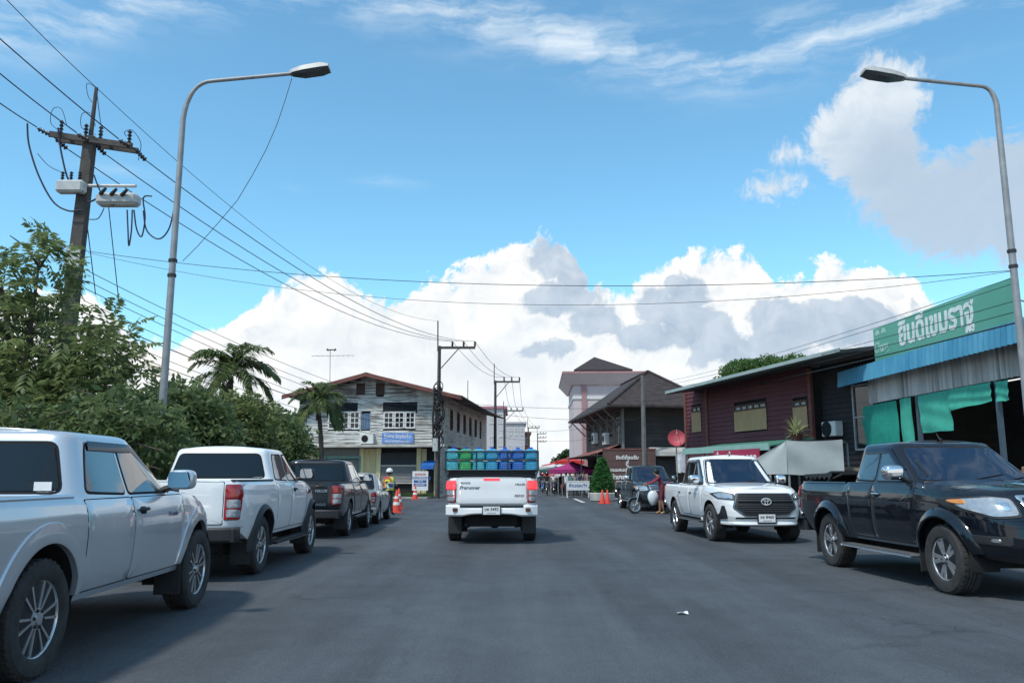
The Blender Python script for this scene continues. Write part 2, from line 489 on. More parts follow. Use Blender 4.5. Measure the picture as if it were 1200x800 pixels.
class Shell:
    """Body surface: rings of a superellipse, stacked from the sill to a top line that varies along the car."""
    def __init__(s, xr, xf, W, zb, zt, rows, nf=4.5, nr=13, crown=None):
        s.xr, s.xf, s.W, s.zb, s.zt, s.rows, s.nf, s.nr = xr, xf, W, zb, zt, rows, nf, nr
        s.crown = crown or (lambda x: 0.02)
        s.T = [r[0] for r in rows]
    def par(s, t):
        return [float(np.interp(t, s.T, [r[k] for r in s.rows])) for k in (1, 2, 3)]      # width factor, front inset, rear inset
    def pt(s, px, py, t):
        w, fi, ri = s.par(t)
        b = s.W * w; x1 = s.xf - fi; x0 = s.xr + ri
        xc, a = (x0 + x1) / 2, (x1 - x0) / 2
        n = s.nf if px > 0 else s.nr
        r = (abs(px) ** n + abs(py) ** n) ** (-1 / n)
        x = xc + a * px * r
        return x, b * py * r, s.z(x, t)
    def z(s, x, t): return s.zb(x) + t * (s.zt(x) - s.zb(x))
    def t_of(s, x, z): return max(0, min(1, (z - s.zb(x)) / (s.zt(x) - s.zb(x))))
    def y(s, x, z):
        t = s.t_of(x, z)
        w, fi, ri = s.par(t); b = s.W * w; x1 = s.xf - fi; x0 = s.xr + ri
        xc, a = (x0 + x1) / 2, (x1 - x0) / 2
        q = min(.9999, abs((x - xc) / a)); n = s.nf if x > xc else s.nr
        return b * (1 - q ** n) ** (1 / n)
    def side(s, sg):
        def f(x, z):
            y = s.y(x, z)
            e = .01
            dx = (s.y(x + e, z) - s.y(x - e, z)) / (2 * e); dz = (s.y(x, z + e) - s.y(x, z - e)) / (2 * e)
            return Vector((x, sg * y, z)), Vector((-dx, sg, -dz)).normalized()
        return f
    def xend(s, y, z, front):
        x = s.xf if front else s.xr
        for _ in range(3):
            t = s.t_of(x, z)
            w, fi, ri = s.par(t); b = s.W * w; x1 = s.xf - fi; x0 = s.xr + ri
            xc, a = (x0 + x1) / 2, (x1 - x0) / 2
            q = min(.999, abs(y) / b); n = s.nf if front else s.nr
            x = xc + (a if front else -a) * (1 - q ** n) ** (1 / n)
        return x
    def end(s, front):
        sg = 1 if front else -1
        def f(y, z):
            e = .01
            x = s.xend(y, z, front)
            dy = (s.xend(y + e, z, front) - s.xend(y - e, z, front)) / (2 * e)
            dz = (s.xend(y, z + e, front) - s.xend(y, z - e, front)) / (2 * e)
            return Vector((x, y, z)), Vector((sg, -sg * dy, -sg * dz)).normalized()
        return f
    def rect(s, k1=14, k2=84, k3=18):
        r = [(-1, -i / k1) for i in range(k1)] + [(-1 + 2 * i / k2, -1) for i in range(k2)] + [(1, -1 + i / k3) for i in range(k3 + 1)]
        return r
    def mesh_into(s, mb, nt=26, top_ins=((.985, .35), (.96, .7), (.90, 1)), cap=True):
        rt = s.rect(); full = rt + [(p[0], -p[1]) for p in rt[-2:0:-1]]
        n = len(full); vs = []; fs = []
        ts = sorted(set([i / nt for i in range(nt + 1)] + s.T))
        for t in ts:
            for p in full: vs.append(s.pt(p[0], p[1], t))
        for k in range(len(ts) - 1):
            for i in range(n): fs.append((k * n + i, k * n + (i + 1) % n, (k + 1) * n + (i + 1) % n, (k + 1) * n + i))
        # bottom and top closed across from side to side
        m = len(rt)
        def other(i): return (n - i) % n
        for i in range(m - 1):
            a, b, c, d = i, i + 1, other(i + 1), other(i)
            q = [a, b, c, d]; q = list(dict.fromkeys(q))
            if len(q) >= 3: fs.append(tuple(q[::-1]))
        K = 10
        base = (len(ts) - 1) * n
        cols = []
        for i in range(m):
            A = vs[base + i]; B = vs[base + other(i)]
            if i == other(i): cols.append([base + i]); continue
            row = [base + i]
            for k in range(1, K):
                u = k / K
                yy = A[1] + (B[1] - A[1]) * u
                v = 1 - (2 * u - 1) ** 2
                vs.append((A[0], yy, A[2] + s.crown(A[0]) * v ** .6)); row.append(len(vs) - 1)
            row.append(base + other(i)); cols.append(row)
        for i in range(m - 1):
            a, b = cols[i], cols[i + 1]
            if len(a) == 1: a = a * (K + 1)
            if len(b) == 1: b = b * (K + 1)
            for k in range(K):
                q = list(dict.fromkeys([a[k], b[k], b[k + 1], a[k + 1]]))
                if len(q) >= 3: fs.append(tuple(q))
        mb.add(vs, fs)

def boolean(o, cutters):
    for c in cutters:
        c.parent = o.parent
    for c in cutters:
        md = o.modifiers.new('cut', 'BOOLEAN'); md.operation = 'DIFFERENCE'; md.solver = 'EXACT'; md.object = c; md.material_mode = 'TRANSFER'
    dg = bpy.context.evaluated_depsgraph_get(); dg.update()
    me = bpy.data.meshes.new_from_object(o.evaluated_get(dg))
    o.modifiers.clear()
    old = o.data; o.data = me
    for c in cutters: bpy.data.objects.remove(c)
    me.polygons.foreach_set('use_smooth', [True] * len(me.polygons))
    me.set_sharp_from_angle(angle=R(32))
    me.name = o.name

# ------------------------------------------------------------------ wheels
WHEELS = {}
def wheel_meshes(style, r, w):
    key = (style, r, w)
    if key in WHEELS: return WHEELS[key]
    rr = r * (.66 if style != 'five' else .62)          # rim radius
    h = w / 2
    mb = MB()
    prof = [(rr * .96, -h * .8), (rr * 1.02, -h * .92), (rr + (r - rr) * .35, -h * 1.0), (r * .93, -h * .96), (r * .985, -h * .80), (r, -h * .55)]
    for q in (-.36, -.02, .30):
        prof += [(r, h * q), (r - .012, h * q + .002), (r - .012, h * (q + .06)), (r, h * (q + .06) + .002)]
    prof += [(r, h * .55), (r * .985, h * .80), (r * .93, h * .96), (rr + (r - rr) * .35, h * 1.0), (rr * 1.04, h * .94), (rr * .98, h * .84), (rr * .95, h * .5)]
    mb.lathe(prof, 56, 'y')
    # shoulder blocks of the tread
    for k in range(36):
        a = 2 * PI * k / 36
        for sg in (-1, 1):
            M0 = mb.M
            mb.M = Matrix.Rotation(a, 4, 'Y')
            mb.box(-.018, .018, sg * h * .62 - .022, sg * h * .62 + .022, r - .012, r + .004)
            mb.M = M0
    tyre = mb.mesh('tyre', M_TYRE, smooth=30)
    mb = MB()                                            # +y is the outer side
    lip = h * .86
    mb.mi = 0
    mb.lathe([(rr * .90, lip - .06), (rr * .955, lip - .012), (rr * 1.0, lip), (rr * 1.015, lip - .01), (rr * 1.0, lip - .03)], 48, 'y')
    mb.mi = 1
    mb.lathe([(0, lip - .10), (rr * .5, lip - .10), (rr * .93, lip - .11), (rr * .96, lip - .02)], 40, 'y')
    mb.mi = 0
    def spoke(a, w0, w1, r0, r1, y0, y1, th=.02):
        ca, sa = math.cos(a), math.sin(a)
        def P(rad, s, y): return (rad * ca - s * sa, y, rad * sa + s * ca)
        vs = [P(r0, -w0, y0), P(r0, w0, y0), P(r1, w1, y1), P(r1, -w1, y1), P(r0, -w0 * 1.25, y0 - th), P(r0, w0 * 1.25, y0 - th), P(r1, w1 * 1.25, y1 - th), P(r1, -w1 * 1.25, y1 - th)]
        mb.add(vs, [(0, 1, 2, 3), (7, 6, 5, 4), (0, 4, 5, 1), (1, 5, 6, 2), (2, 6, 7, 3), (3, 7, 4, 0)])
    hub = lip - .015
    if style == 'twin12':
        for k in range(6):
            for dlt in (-.20, .20):
                spoke(2 * PI * k / 6 + dlt, .007, .0095, rr * .22, rr * .95, hub, lip - .012)
    elif style == 'split6':
        for k in range(6):
            a = 2 * PI * k / 6
            spoke(a, .020, .018, rr * .2, rr * .6, hub, hub - .002)
            for dlt in (-.14, .14): spoke(a + dlt, .014, .018, rr * .5, rr * .95, hub - .002, lip - .012)
    elif style == 'five':
        for k in range(5):
            a = 2 * PI * k / 5 + .3
            for dlt in (-.22, .22): spoke(a + dlt * .8, .022, .024, rr * .2, rr * .95, hub - .004, lip - .012, .035)
            spoke(a, .03, .012, rr * .1, rr * .55, hub - .012, hub - .02, .03)
    else:
        for k in range(6): spoke(2 * PI * k / 6, .030, .022, rr * .2, rr * .95, hub, lip - .012)
    mb.lathe([(rr * .30, lip - .05), (rr * .27, hub + .002), (rr * .16, hub + .006), (rr * .15, hub + .016), (0.0, hub + .020)], 24, 'y')
    mb.mi = 1
    for k in range(6):
        a = 2 * PI * k / 6 + .26
        mb.lathe([(.012, 0), (.012, .012), (0, .016)], 8, 'y', (rr * .225 * math.cos(a), hub + .002, rr * .225 * math.sin(a)))
    rim = mb.mesh('rim', [M_ALLOY, M_ALLOYD], smooth=25)
    WHEELS[key] = (tyre, rim)
    return WHEELS[key]
def add_wheels(root, wb, track, r, w, style, steer=0.0):
    for ax in (0, wb):
        for sg in (-1, 1):
            ty, ri = wheel_meshes(style, r, w)
            o = link('wheel', ty, root)
            o.location = (ax, sg * track, r)
            st = steer if ax > 0 else 0
            o.rotation_euler = (0, random.random() * 0.0 + (.35 if ax else .1), (0 if sg > 0 else PI) + st)
            link('rim', ri, o)

# ------------------------------------------------------------------ pickup trucks
def g_cat(sp): return 'car' if sp.get('sedan') else 'pickup truck'
def lerp(a, b, t): return a + (b - a) * t
def pickup(name, label, loc, rz, sp, group=None):
    root = thing(name, label, g_cat(sp), loc, rz, group)
    g = sp.get
    wb = g('wb', 3.1); W = g('W', .925); PA = sp['paint']; r = g('r', .385); tw = g('tw', .265)
    xr = -g('ro', 1.22); xf = wb + g('fo', .95)
    ht = g('roof', 1.80); belt = g('belt', 1.16); rail = g('rail', 1.17); hood0 = g('hood0', 1.03); hood1 = g('hood1', 1.15)
    cowl = wb - g('cowl', .42); cabr = g('cabr', .62)
    up = g('sill', .46)
    zbx = [xr, xr + .25, -.55, .5, wb - .5, wb + .55, xf]; zbz = [up + .13, up + .10, up - .02, up - .02, up - .02, up - .04, up - .10]
    zb = lambda x: float(np.interp(x, zbx, zbz))
    ztx = [xr, cabr - .06, cabr + .05, cowl - .05, cowl + .08, lerp(cowl, xf, .45), xf - .30, xf - .05, xf]
    ztz = [rail, rail, belt, belt - .005, hood1, lerp(hood0, hood1, .62), hood0 + .02, hood0 - .05, hood0 - .09]
    zt = lambda x: float(np.interp(x, ztx, ztz))
    rows = g('rows') or [(0, .93, .10, .03), (.10, .955, .03, .01), (.25, .985, .0, .0), (.42, .995, .0, .005), (.60, 1.0, .02, .01), (.74, .998, .05, .01), (.84, .985, .09, .01), (.93, .962, .15, .015), (1, .925, .24, .02)]
    sh = Shell(xr, xf, W, zb, zt, rows, g('nf', 4.2), 16, lambda x: .055 if x > cowl else .014)
    mb = MB(); sh.mesh_into(mb)
    body = mb.build('body', PA, root, smooth=32)
    cut = []
    ra = r + g('gap', .075)
    for ax in (0, wb):
        for sg in (-1, 1):
            c = MB(); c.lathe([(ra, sg * .50), (ra, sg * 1.25)], 56, 'y', (ax, 0, r + .015)); cut.append(c.build('cutter', M_UNDER))
    if not g('sedan'): c = MB(); c.box(xr + .09, cabr - .03, -W + .17, W - .17, .80, 1.6); cut.append(c.build('cutter', PA))
    boolean(body, cut)
    # dark liners, chassis
    mb = MB()
    for ax in (0, wb):
        for sg in (-1, 1):
            pr = [(ax + (ra - .004) * math.cos(a), r + .015 + (ra - .004) * math.sin(a)) for a in [PI * (-.08 + 1.16 * k / 28) for k in range(29)]]
            y0, y1 = sg * .52, sg * (W * .93)
            vs = [(p[0], y, p[1]) for y in (y0, y1) for p in pr]
            mb = MB(); mb.add(vs, [(i, i + 1, 29 + i + 1, 29 + i) for i in range(28)])
            mb.build('wheel_arch', M_UNDER, root, fix=False)
    mb = MB()
    mb.box(xr + .25, xf - .45, -.52, .52, r - .06, up + .1, .03)
    mb.tube([(0, -.75, r), (0, .75, r)], .05, 10); mb.ball((0, -.05, r), .15, 8); mb.tube([(wb, -.75, r), (wb, .75, r)], .05, 10)
    for sg in (-1, 1):
        mb.box(-.62, .62, sg * .50 - .03, sg * .50 + .03, r - .10, r - .02)
    mb.tube([(-.2, .42, .42), (-.9, .50, .40), (xr + .10, .52, .38)], .03, 8)
    mb.box(xr + .06, xr + .2, -.55, .55, up - .04, up + .14, .02)
    mb.build('chassis', M_UNDER, root)
    # cab
    zc0 = belt - .05; ze = ht - .075
    A_top = cowl - g('rake', .80); rtop = cabr + g('rrake', .12)
    def cpar(z):
        t = (z - zc0) / (ze - zc0)
        fx = lerp(cowl + .03, A_top, t + .10 * t * (1 - t)); bx = lerp(cabr, rtop, t)
        b = lerp(W * .925, W * g('tumble', .735), t + .16 * t * (1 - t))
        return fx, bx, b
    NF, NR = 6.0, 9
    def cside(sg):
        def yy(x, z):
            fx, bx, b = cpar(z); xc, a = (fx + bx) / 2, (fx - bx) / 2
            q = min(.9995, abs((x - xc) / a)); n = NF if x > xc else NR
            return b * (1 - q ** n) ** (1 / n)
        def f(x, z):
            e = .01
            dx = (yy(x + e, z) - yy(x - e, z)) / (2 * e); dz = (yy(x, z + e) - yy(x, z - e)) / (2 * e)
            dx = max(-1.5, min(1.5, dx))
            return Vector((x, sg * yy(x, z), z)), Vector((-dx, sg, -dz)).normalized()
        return f
    def cend(front):
        sg = 1 if front else -1
        def xx(y, z):
            fx, bx, b = cpar(z); xc, a = (fx + bx) / 2, (fx - bx) / 2
            q = min(.9995, abs(y / b)); n = NF if front else NR
            return xc + sg * a * (1 - q ** n) ** (1 / n)
        def f(y, z):
            e = .008
            dy = (xx(y + e, z) - xx(y - e, z)) / (2 * e); dz = (xx(y, z + e) - xx(y, z - e)) / (2 * e)
            return Vector((xx(y, z), y, z)), Vector((sg, -sg * dy, -sg * dz)).normalized()
        return f
    mb = MB()
    rt = sh.rect(12, 40, 16); full = rt + [(p[0], -p[1]) for p in rt[-2:0:-1]]; n = len(full); m = len(rt)
    lev = [(zc0 + (ze - zc0) * k / 10, 0) for k in range(11)] + [(ze + .028, .018), (ze + .048, .05), (ze + .06, .11)]
    vs = []; fs = []
    for z, ins in lev:
        fx, bx, b = cpar(min(z, ze)); fx -= ins * 1.5; bx += ins * .8; b -= ins
        xc, a = (fx + bx) / 2, (fx - bx) / 2
        for px, py in full:
            nn = NF if px > 0 else NR
            q = (abs(px) ** nn + abs(py) ** nn) ** (-1 / nn)
            vs.append((xc + a * px * q, b * py * q, z))
    for k in range(len(lev) - 1):
        for i in range(n): fs.append((k * n + i, k * n + (i + 1) % n, (k + 1) * n + (i + 1) % n, (k + 1) * n + i))
    base = (len(lev) - 1) * n
    cols = []
    for i in range(m):
        j = (n - i) % n
        if i == j: cols.append([base + i] * 9); continue
        A, B = vs[base + i], vs[base + j]; row = [base + i]
        for k in range(1, 8):
            u = k / 8; v = 1 - (2 * u - 1) ** 2
            vs.append((A[0], A[1] + (B[1] - A[1]) * u, A[2] + .028 * v)); row.append(len(vs) - 1)
        cols.append(row + [base + j])
    for i in range(m - 1):
        for k in range(8):
            q = list(dict.fromkeys([cols[i][k], cols[i + 1][k], cols[i + 1][k + 1], cols[i][k + 1]]))
            if len(q) >= 3: fs.append(tuple(q))
    mb.add(vs, fs)
    mb.build('cab', PA, root, smooth=40)
    GL = g('glass', M_GLASS)
    # windscreen and rear window, each with a dark border
    def yb(z): return cpar(z)[2]
    z0, z1 = belt + .035, ze - .03
    def pane(nm, poly, proj, rnd=.05, rim=.022, m=None):
        cx = sum(p[0] for p in poly) / len(poly); cz = sum(p[1] for p in poly) / len(poly)
        sx = max(abs(p[0] - cx) for p in poly); sz = max(abs(p[1] - cz) for p in poly)
        big = [(cx + (p[0] - cx) * (1 + rim / sx), cz + (p[1] - cz) * (1 + rim / sz)) for p in poly]
        a = MB(); patch(a, big, proj, .003, .01, rnd + .015)
        o = a.build(nm, M_SEAM, root, smooth=30)
        a = MB(); patch(a, poly, proj, .007, .0, rnd)
        a.build('glass', m or GL, o, smooth=30)
        return o
    fw = .86
    pane('windshield', [(-yb(z0) * .90, z0), (yb(z0) * .90, z0), (yb(z1) * .89, z1), (-yb(z1) * .89, z1)], cend(True), .05)
    zr0 = belt + g('rwin', .07)
    pane('rear_window', [(-yb(zr0) * .86, zr0), (yb(zr0) * .86, zr0), (yb(z1) * .84, z1 - .015), (-yb(z1) * .84, z1 - .015)], cend(False), .06)
    a = MB(); P0 = [cend(True)(y, belt + .005)[0] for y in np.linspace(-.74, .74, 15)]
    a.tube([p + Vector((.02, 0, -.005)) for p in P0], .022, 6); 
    for y0 in (-.05, .45):
        q = [cend(True)(y0 + .5 * k / 6 - .1, belt + .03 + .012 * k)[0] + Vector((.012, 0, .01)) for k in range(7)]
        a.tube(q, .007, 5)
    a.build('wiper', M_TRIM, root)
    # doors
    dx0 = cowl - g('dfront', .10); dx1 = cowl - g('dmid', 1.18); dx2 = g('drear', cabr + .10)
    zlow = up + .035
    for sg in (-1, 1):
        P = sh.side(sg)
        outl = [[(dx1 + .004, zlow), (dx0 - .03, zlow), (dx0, zlow + .12), (dx0, belt - .02), (dx1 + .004, belt - .02)]]
        rear = [(dx2 + (.34 if g('double') else .0), zlow), (dx1 - .004, zlow), (dx1 - .004, belt - .02), (dx2, belt - .02), (dx2, zlow + (.40 if g('double') else .02))]
        outl.append(rear)
        for k, poly in enumerate(outl):
            cx = sum(p[0] for p in poly) / len(poly); cz = sum(p[1] for p in poly) / len(poly)
            big = [(p[0] + (.009 if p[0] > cx else -.009), p[1] + (.009 if p[1] > cz else -.009)) for p in poly]
            a = MB()
            a.mi = 1; patch(a, big, P, .0015, .01, .03, d=.06)
            a.mi = 0; patch(a, poly, P, .006, .0, .03, d=.06, edge=.008)
            d = a.build('door', [PA, M_SEAM], root, smooth=30)
            if k == 0 or g('double'):
                hx = dx1 + .16 if k == 0 else dx2 + .20
                hz = g('hz', belt - .16)
                hm = g('handle', PA)
                b = MB(); b.mi = 1
                patch(b, [(hx - .055, hz - .035), (hx + .075, hz - .035), (hx + .075, hz + .03), (hx - .055, hz + .03)], P, .009, .0, .03)
                b.mi = 0
                p = [P(hx - .10 + .2 * k / 6, hz + .004)[0] + P(hx, hz)[1] * (.02 + .018 * math.sin(PI * k / 6)) for k in range(7)]
                b.tube(p, [.010, .015, .016, .016, .016, .015, .010], 8)
                b.build('handle', [hm, M_SEAM], d)
                if k == 0 and g('side_mark'):
                    p_, n_ = P(dx0 - .34, hz - .06)
                    text_mesh('lettering', g('side_mark'), .06, mat('blue grey decal', (.06, .09, .16), .5), d, frame(p_ + n_ * .0075, (-sg, 0, 0), n_), .0008, .001, width=.26, shear=.2)
        # side glass
        C = cside(sg)
        zt_ = ze - .035
        zs = belt + .02
        def xa(z):                                         # a line just behind the windscreen pillar
            return cpar(z)[0] - .15
        xm = dx1 + .01
        pane('side_window', [(xm + .025, zs), (xa(zs) - .10, zs), (xa(zs + .10) - .07, zs + .10), (xa(zt_) - .10, zt_), (xm + .02 - .03, zt_)], C, .035, .02, M_GLASSR)
        rx0 = cpar(zs)[1] + g('cpil', .16); rx1 = cpar(zt_)[1] + g('cpil', .16)
        pane('side_window', [(rx0 + .02, zs + g('rlift', .02)), (xm - .04, zs), (xm - .075, zt_), (rx1 + .04, zt_ - .01)], C, .05, .018, M_GLASSR)
        if g('visor'):
            a = MB()
            top = []; 
            xs = [xa(zs + .14) - .06] + [lerp(xa(zs + .2) - .10, xa(zt_) - .08, k / 4) for k in range(5)] + [lerp(xa(zt_) - .14, rx1 + .06, k / 6) for k in range(7)]
            zz = [zs + .16] + [lerp(zs + .22, zt_ + .01, k / 4) for k in range(5)] + [zt_ + .02] * 7
            vs = []
            for k, (x, z) in enumerate(zip(xs, zz)):
                p, nn = C(x, z); 
                t = (Vector((xs[min(k + 1, len(xs) - 1)] - xs[max(k - 1, 0)], 0, zz[min(k + 1, len(zz) - 1)] - zz[max(k - 1, 0)]))).normalized()
                inn = Vector((t.z, 0, -t.x)); inn = inn if inn.z < 0 else -inn
                vs += [p + nn * .012, p + nn * .030 + inn * .03, p + nn * .038 + inn * .085]
            a.add(vs, [(i * 3 + j, i * 3 + j + 1, i * 3 + j + 4, i * 3 + j + 3) for i in range(len(xs) - 1) for j in range(2)])
            a.build('rain_visor', M_SHADE, root, fix=False)
        # mirror
        my = sh.y(dx0 - .25, belt - .02)
        mx = cowl - g('mx', .42); mz = belt + .13
        a = MB(); a.mi = 0
        def se(u, v, sx=.085, sy=.125, sz=.095, e=.55):
            th = -PI + 2 * PI * u; ph = -PI / 2 + PI * v
            return (mx + sx * sgnpow(math.cos(ph), e) * sgnpow(math.cos(th), e), sg * (my + .12) + sy * sgnpow(math.cos(ph), e) * sgnpow(math.sin(th), e), mz + sz * sgnpow(math.sin(ph), e))
        a.grid(se, 28, 14)
        mr = a.build('mirror', g('mirror', PA), root, smooth=50)
        a = MB(); a.tube([(mx + .02, sg * (my - .10), mz - .11), (mx + .01, sg * (my + .02), mz - .07), (mx, sg * (my + .10), mz - .05)], [.035, .03, .03], 8)
        a.build('mirror_stalk', M_TRIM, mr)
        a = MB(); a.prism(fillet([(-.105, -.075), (.105, -.075), (.105, .075), (-.105, .075)], .04), -.004, .004, 'x')
        for v in range(len(a.v)): a.v[v] = (a.v[v][0] + mx - .087, a.v[v][1] + sg * (my + .12), a.v[v][2] + mz)
        a.build('mirror_glass', M_MIRROR, mr)
        # arches
        fs_ = g('flare')
        if fs_:
            fm = {'body': PA, 'black': M_TRIM}[fs_]
            wd = g('flare_w', .10); bl = g('flare_out', .035)
            for ax in (0, wb):
                a = MB(); vs = []
                K = 36; prof = [(0, -.03), (0, bl), (.02, bl + .008), (wd * .6, bl * .8), (wd * .92, .012), (wd, -.012)]
                a0, a1 = g('flare_a', (-.04, 1.04) if fs_ == 'black' else (.05, .95))
                for k in range(K + 1):
                    an = PI * lerp(a0, a1, k / K)
                    for dr, of in prof:
                        x = ax + (ra + dr - .006) * math.cos(an); z = r + .015 + (ra + dr - .006) * math.sin(an)
                        zc = min(max(z, zb(x) + .01), zt(x) - .03)
                        p, nn = P(min(max(x, xr + .02), xf - .06), zc)
                        p = Vector((x if abs(x - p.x) < .2 else p.x, p.y, z))
                        vs.append(p + Vector((0, sg * of, 0)))
                q = len(prof)
                a.add(vs, [(i * q + j, i * q + j + 1, (i + 1) * q + j + 1, (i + 1) * q + j) for i in range(K) for j in range(q - 1)])
                a.build('fender_flare', fm, root, fix=False)
        # mud flaps
        if not g('sedan'):
            a = MB(); a.box(-ra - .03, -ra - .015, sg * .63, sg * .90, .17, .56, .006); a.build('mud_flap', M_TRIM, root)
            a = MB(); a.box(wb - ra - .03, wb - ra - .015, sg * .66, sg * .90, .20, .50, .006); a.build('mud_flap', M_TRIM, root)
        if g('step'):
            a = MB(); sx0, sx1 = ra + .06, wb - ra - .08
            if g('step') == 'board':
                a.mi = 0; a.box(sx0, sx1, sg * (W - .12), sg * (W + .045), .36, .40, .015)
                a.mi = 1; a.box(sx0 + .02, sx1 - .02, sg * (W + .046), sg * (W + .052), .366, .394)
            else:
                a.tube([(sx0, sg * (W - .10), .40), (sx0 + .12, sg * (W + .02), .385), (sx1 - .12, sg * (W + .02), .385), (sx1, sg * (W - .10), .40)], .035, 10)
                a.mi = 1; a.box(sx0 + .2, sx1 - .2, sg * (W - .03), sg * (W + .05), .415, .424)
            a.build('side_step', g('step_m', [M_TRIM, M_STEEL]), root)
        # bed rail cap
        a = MB(); q = [P(x, rail - .008)[0] for x in np.linspace(xr + .06, cabr - .05, 14)]
        a.tube([p + Vector((0, -sg * .012, .010)) for p in q], .022, 6)
        a.build('bed_rail', g('rail_m', M_TRIM), root) if not g('sedan') else None
    add_wheels(root, wb, W - tw / 2 - .012, r, tw, g('rim', 'six'), g('steer', 0))
    # ------------------------------------------------ tail
    E = sh.end(False)
    zg0 = up + .21
    a = MB(); poly = [(-.70, zg0), (.70, zg0), (.70, rail - .015), (-.70, rail - .015)]
    a.mi = 1; patch(a, [(p[0] * 1.012, p[1] + (.009 if p[1] > .9 else -.009)) for p in poly], E, .0015, .01, .02)
    a.mi = 0; patch(a, poly, E, .010, .0, .02, edge=.012)
    tg = a.build('boot_lid' if g('sedan') else 'tailgate', [PA, M_SEAM], root, smooth=30)
    tlz0, tlz1 = g('tl', (zg0 - .01, rail - .06))
    for sg in (-1, 1):
        a = MB()
        lit = g('brake')
        zz = tlz1 - tlz0
        yi, yo = g('tly', (.725, W * .985))
        Pk = sh.side(sg)
        def wrap(u, z):                                    # from the rear face round the corner on to the side
            yc = W * .955
            if u <= yc: p, nn = E(sg * u, z)
            else:
                p, nn = Pk(xr + .035 + (u - yc), z)
            return p, nn
        cor = yi
        a.mi = 2; patch(a, [(yi - .006, tlz0 - .008), (yo + .07, tlz0 - .008), (yo + .11, tlz1 + .008), (yi - .006, tlz1 + .008)], wrap, .006, .01, .02, d=.03)
        a.mi = 0; patch(a, [(yi, tlz0 + zz * .62), (yo + .085, tlz0 + zz * .62), (yo + .10, tlz1), (yi, tlz1)], wrap, .022, .0, .02, d=.03)
        a.mi = 1
        for q0, q1 in ((.33, .58), (.06, .29)):
            patch(a, [(yi + .022, tlz0 + zz * q0), (yo - .03, tlz0 + zz * q0), (yo - .03, tlz0 + zz * q1), (yi + .022, tlz0 + zz * q1)], wrap, .024, .0, .025, d=.03)
        a.mi = 3
        patch(a, [(yi, tlz0), (yo + .06, tlz0), (yo + .085, tlz0 + zz * .61), (yi, tlz0 + zz * .61)], wrap, .014, .0, .02, d=.03)
        a.build('tail_light', [M_REDLIT if lit else M_RED, M_CLEAR, M_TRIM, M_RED], root, smooth=30)
    bst = g('bumper', 'black')
    a = MB()
    if bst == 'black':
        def bp(u, v):
            y = lerp(-W * .99, W * .99, u)
            x = xr - .08 + .14 * abs(2 * u - 1) ** 5
            ring = [(.16, up - .02), (.02, up - .02), (0, up + .01), (0, up + .145), (.02, up + .17), (.16, up + .17)]
            k = min(5, int(round(v * 5))); return (x + ring[k][0], y, ring[k][1])
        a.grid(bp, 30, 5); a.box(xr + .0, xr + .25, -W * .93, W * .93, up - .02, up + .16, .01)
        rb = a.build('rear_bumper', M_TRIM, root, smooth=30)
    else:
        def bp(u, v):
            y = lerp(-W * .985, W * .985, u); q = abs(2 * u - 1)
            x = xr - .075 + .15 * q ** 5
            dip = .07 * max(0, 1 - (q / .62) ** 4)
            cr_ = .05 * max(0, 1 - (q / .72) ** 8)
            ring = [(.2, up - .04 + dip * .6), (.03, up - .04 + dip * .6), (0, up - .01 + dip * .5), (.005, up + .15 - cr_), (.03, up + .18 - cr_), (.2, up + .18 - cr_)]
            k = min(5, int(round(v * 5))); return (x + ring[k][0], y, ring[k][1])
        a.grid(bp, 40, 5); rb = a.build('rear_bumper', PA, root, smooth=30)
        a = MB()
        a.box(xr - .06, xr + .02, -.64, .64, up + .135, up + .185, .008)
        a.build('step_pad', M_TRIM, rb)
        for sg in (-1, 1):
            a = MB(); a.box(xr - .062, xr - .0, sg * .735 - .05, sg * .735 + .05, up + .055, up + .125, .01)
            a.build('reflector', mat('brown reflector', (.10, .035, .02), .3, 0, .2, 20), rb)
    if g('rear_plate'):
        xp = xr - (.105 if bst != 'black' else .092); zp = g('rp_z', up + .075)
        a = MB(); a.box(xp - .006, xp, -.17, .17, zp - .078, zp + .078, .003)
        a.mi = 1; a.box(xp + .001, xp + .02, -.19, .19, zp - .095, zp + .09, .004)
        pl = a.build('license_plate', [M_PLATE, M_TRIM], root)
        Mx = frame((xp - .0065, 0, zp + .022), (0, -1, 0), (-1, 0, 0))
        text_mesh('lettering', g('rear_plate'), .085, M_INK, pl, Mx, .001, .002, width=.28)
        text_mesh('lettering', g('rear_prov', 'อุบลราชธานี'), .04, M_INK, pl, frame((xp - .0065, 0, zp - .05), (0, -1, 0), (-1, 0, 0)), .001, width=.17)
    for (body_, y, z, size, wdt, shear, mm) in g('marks', ()):
        xx = sh.xend(y, z, False) - .0125
        text_mesh('lettering', body_, size, mm, tg, frame((xx, y, z), (0, -1, 0), (-1, 0, 0)), .002, .001, width=wdt, shear=shear)
    a = MB()
    hz = rail - .12
    if g('tg_handle', not g('sedan')):
        patch(a, [(-.13, hz - .04), (.13, hz - .04), (.13, hz + .04), (-.13, hz + .04)], E, .020, .0, .02)
        a.build('handle', g('tgh', M_TRIM), tg)
    if g('top_lamp'):
        a = MB(); patch(a, [(-.17, rail - .055), (.17, rail - .055), (.17, rail - .015), (-.17, rail - .015)], E, .018, .0, .012)
        a.build('brake_light', M_REDLIT, tg)
    # ------------------------------------------------ nose
    FE = sh.end(True)
    fr = g('front')
    def on(nm, poly, m, off, par, rnd=.02, mid=None, d=.06, sink=.004, edge=.008):
        a = MB(); patch(a, poly, FE, off, sink, rnd, d=d, mid=mid, edge=edge); return a.build(nm, m, par, smooth=30)
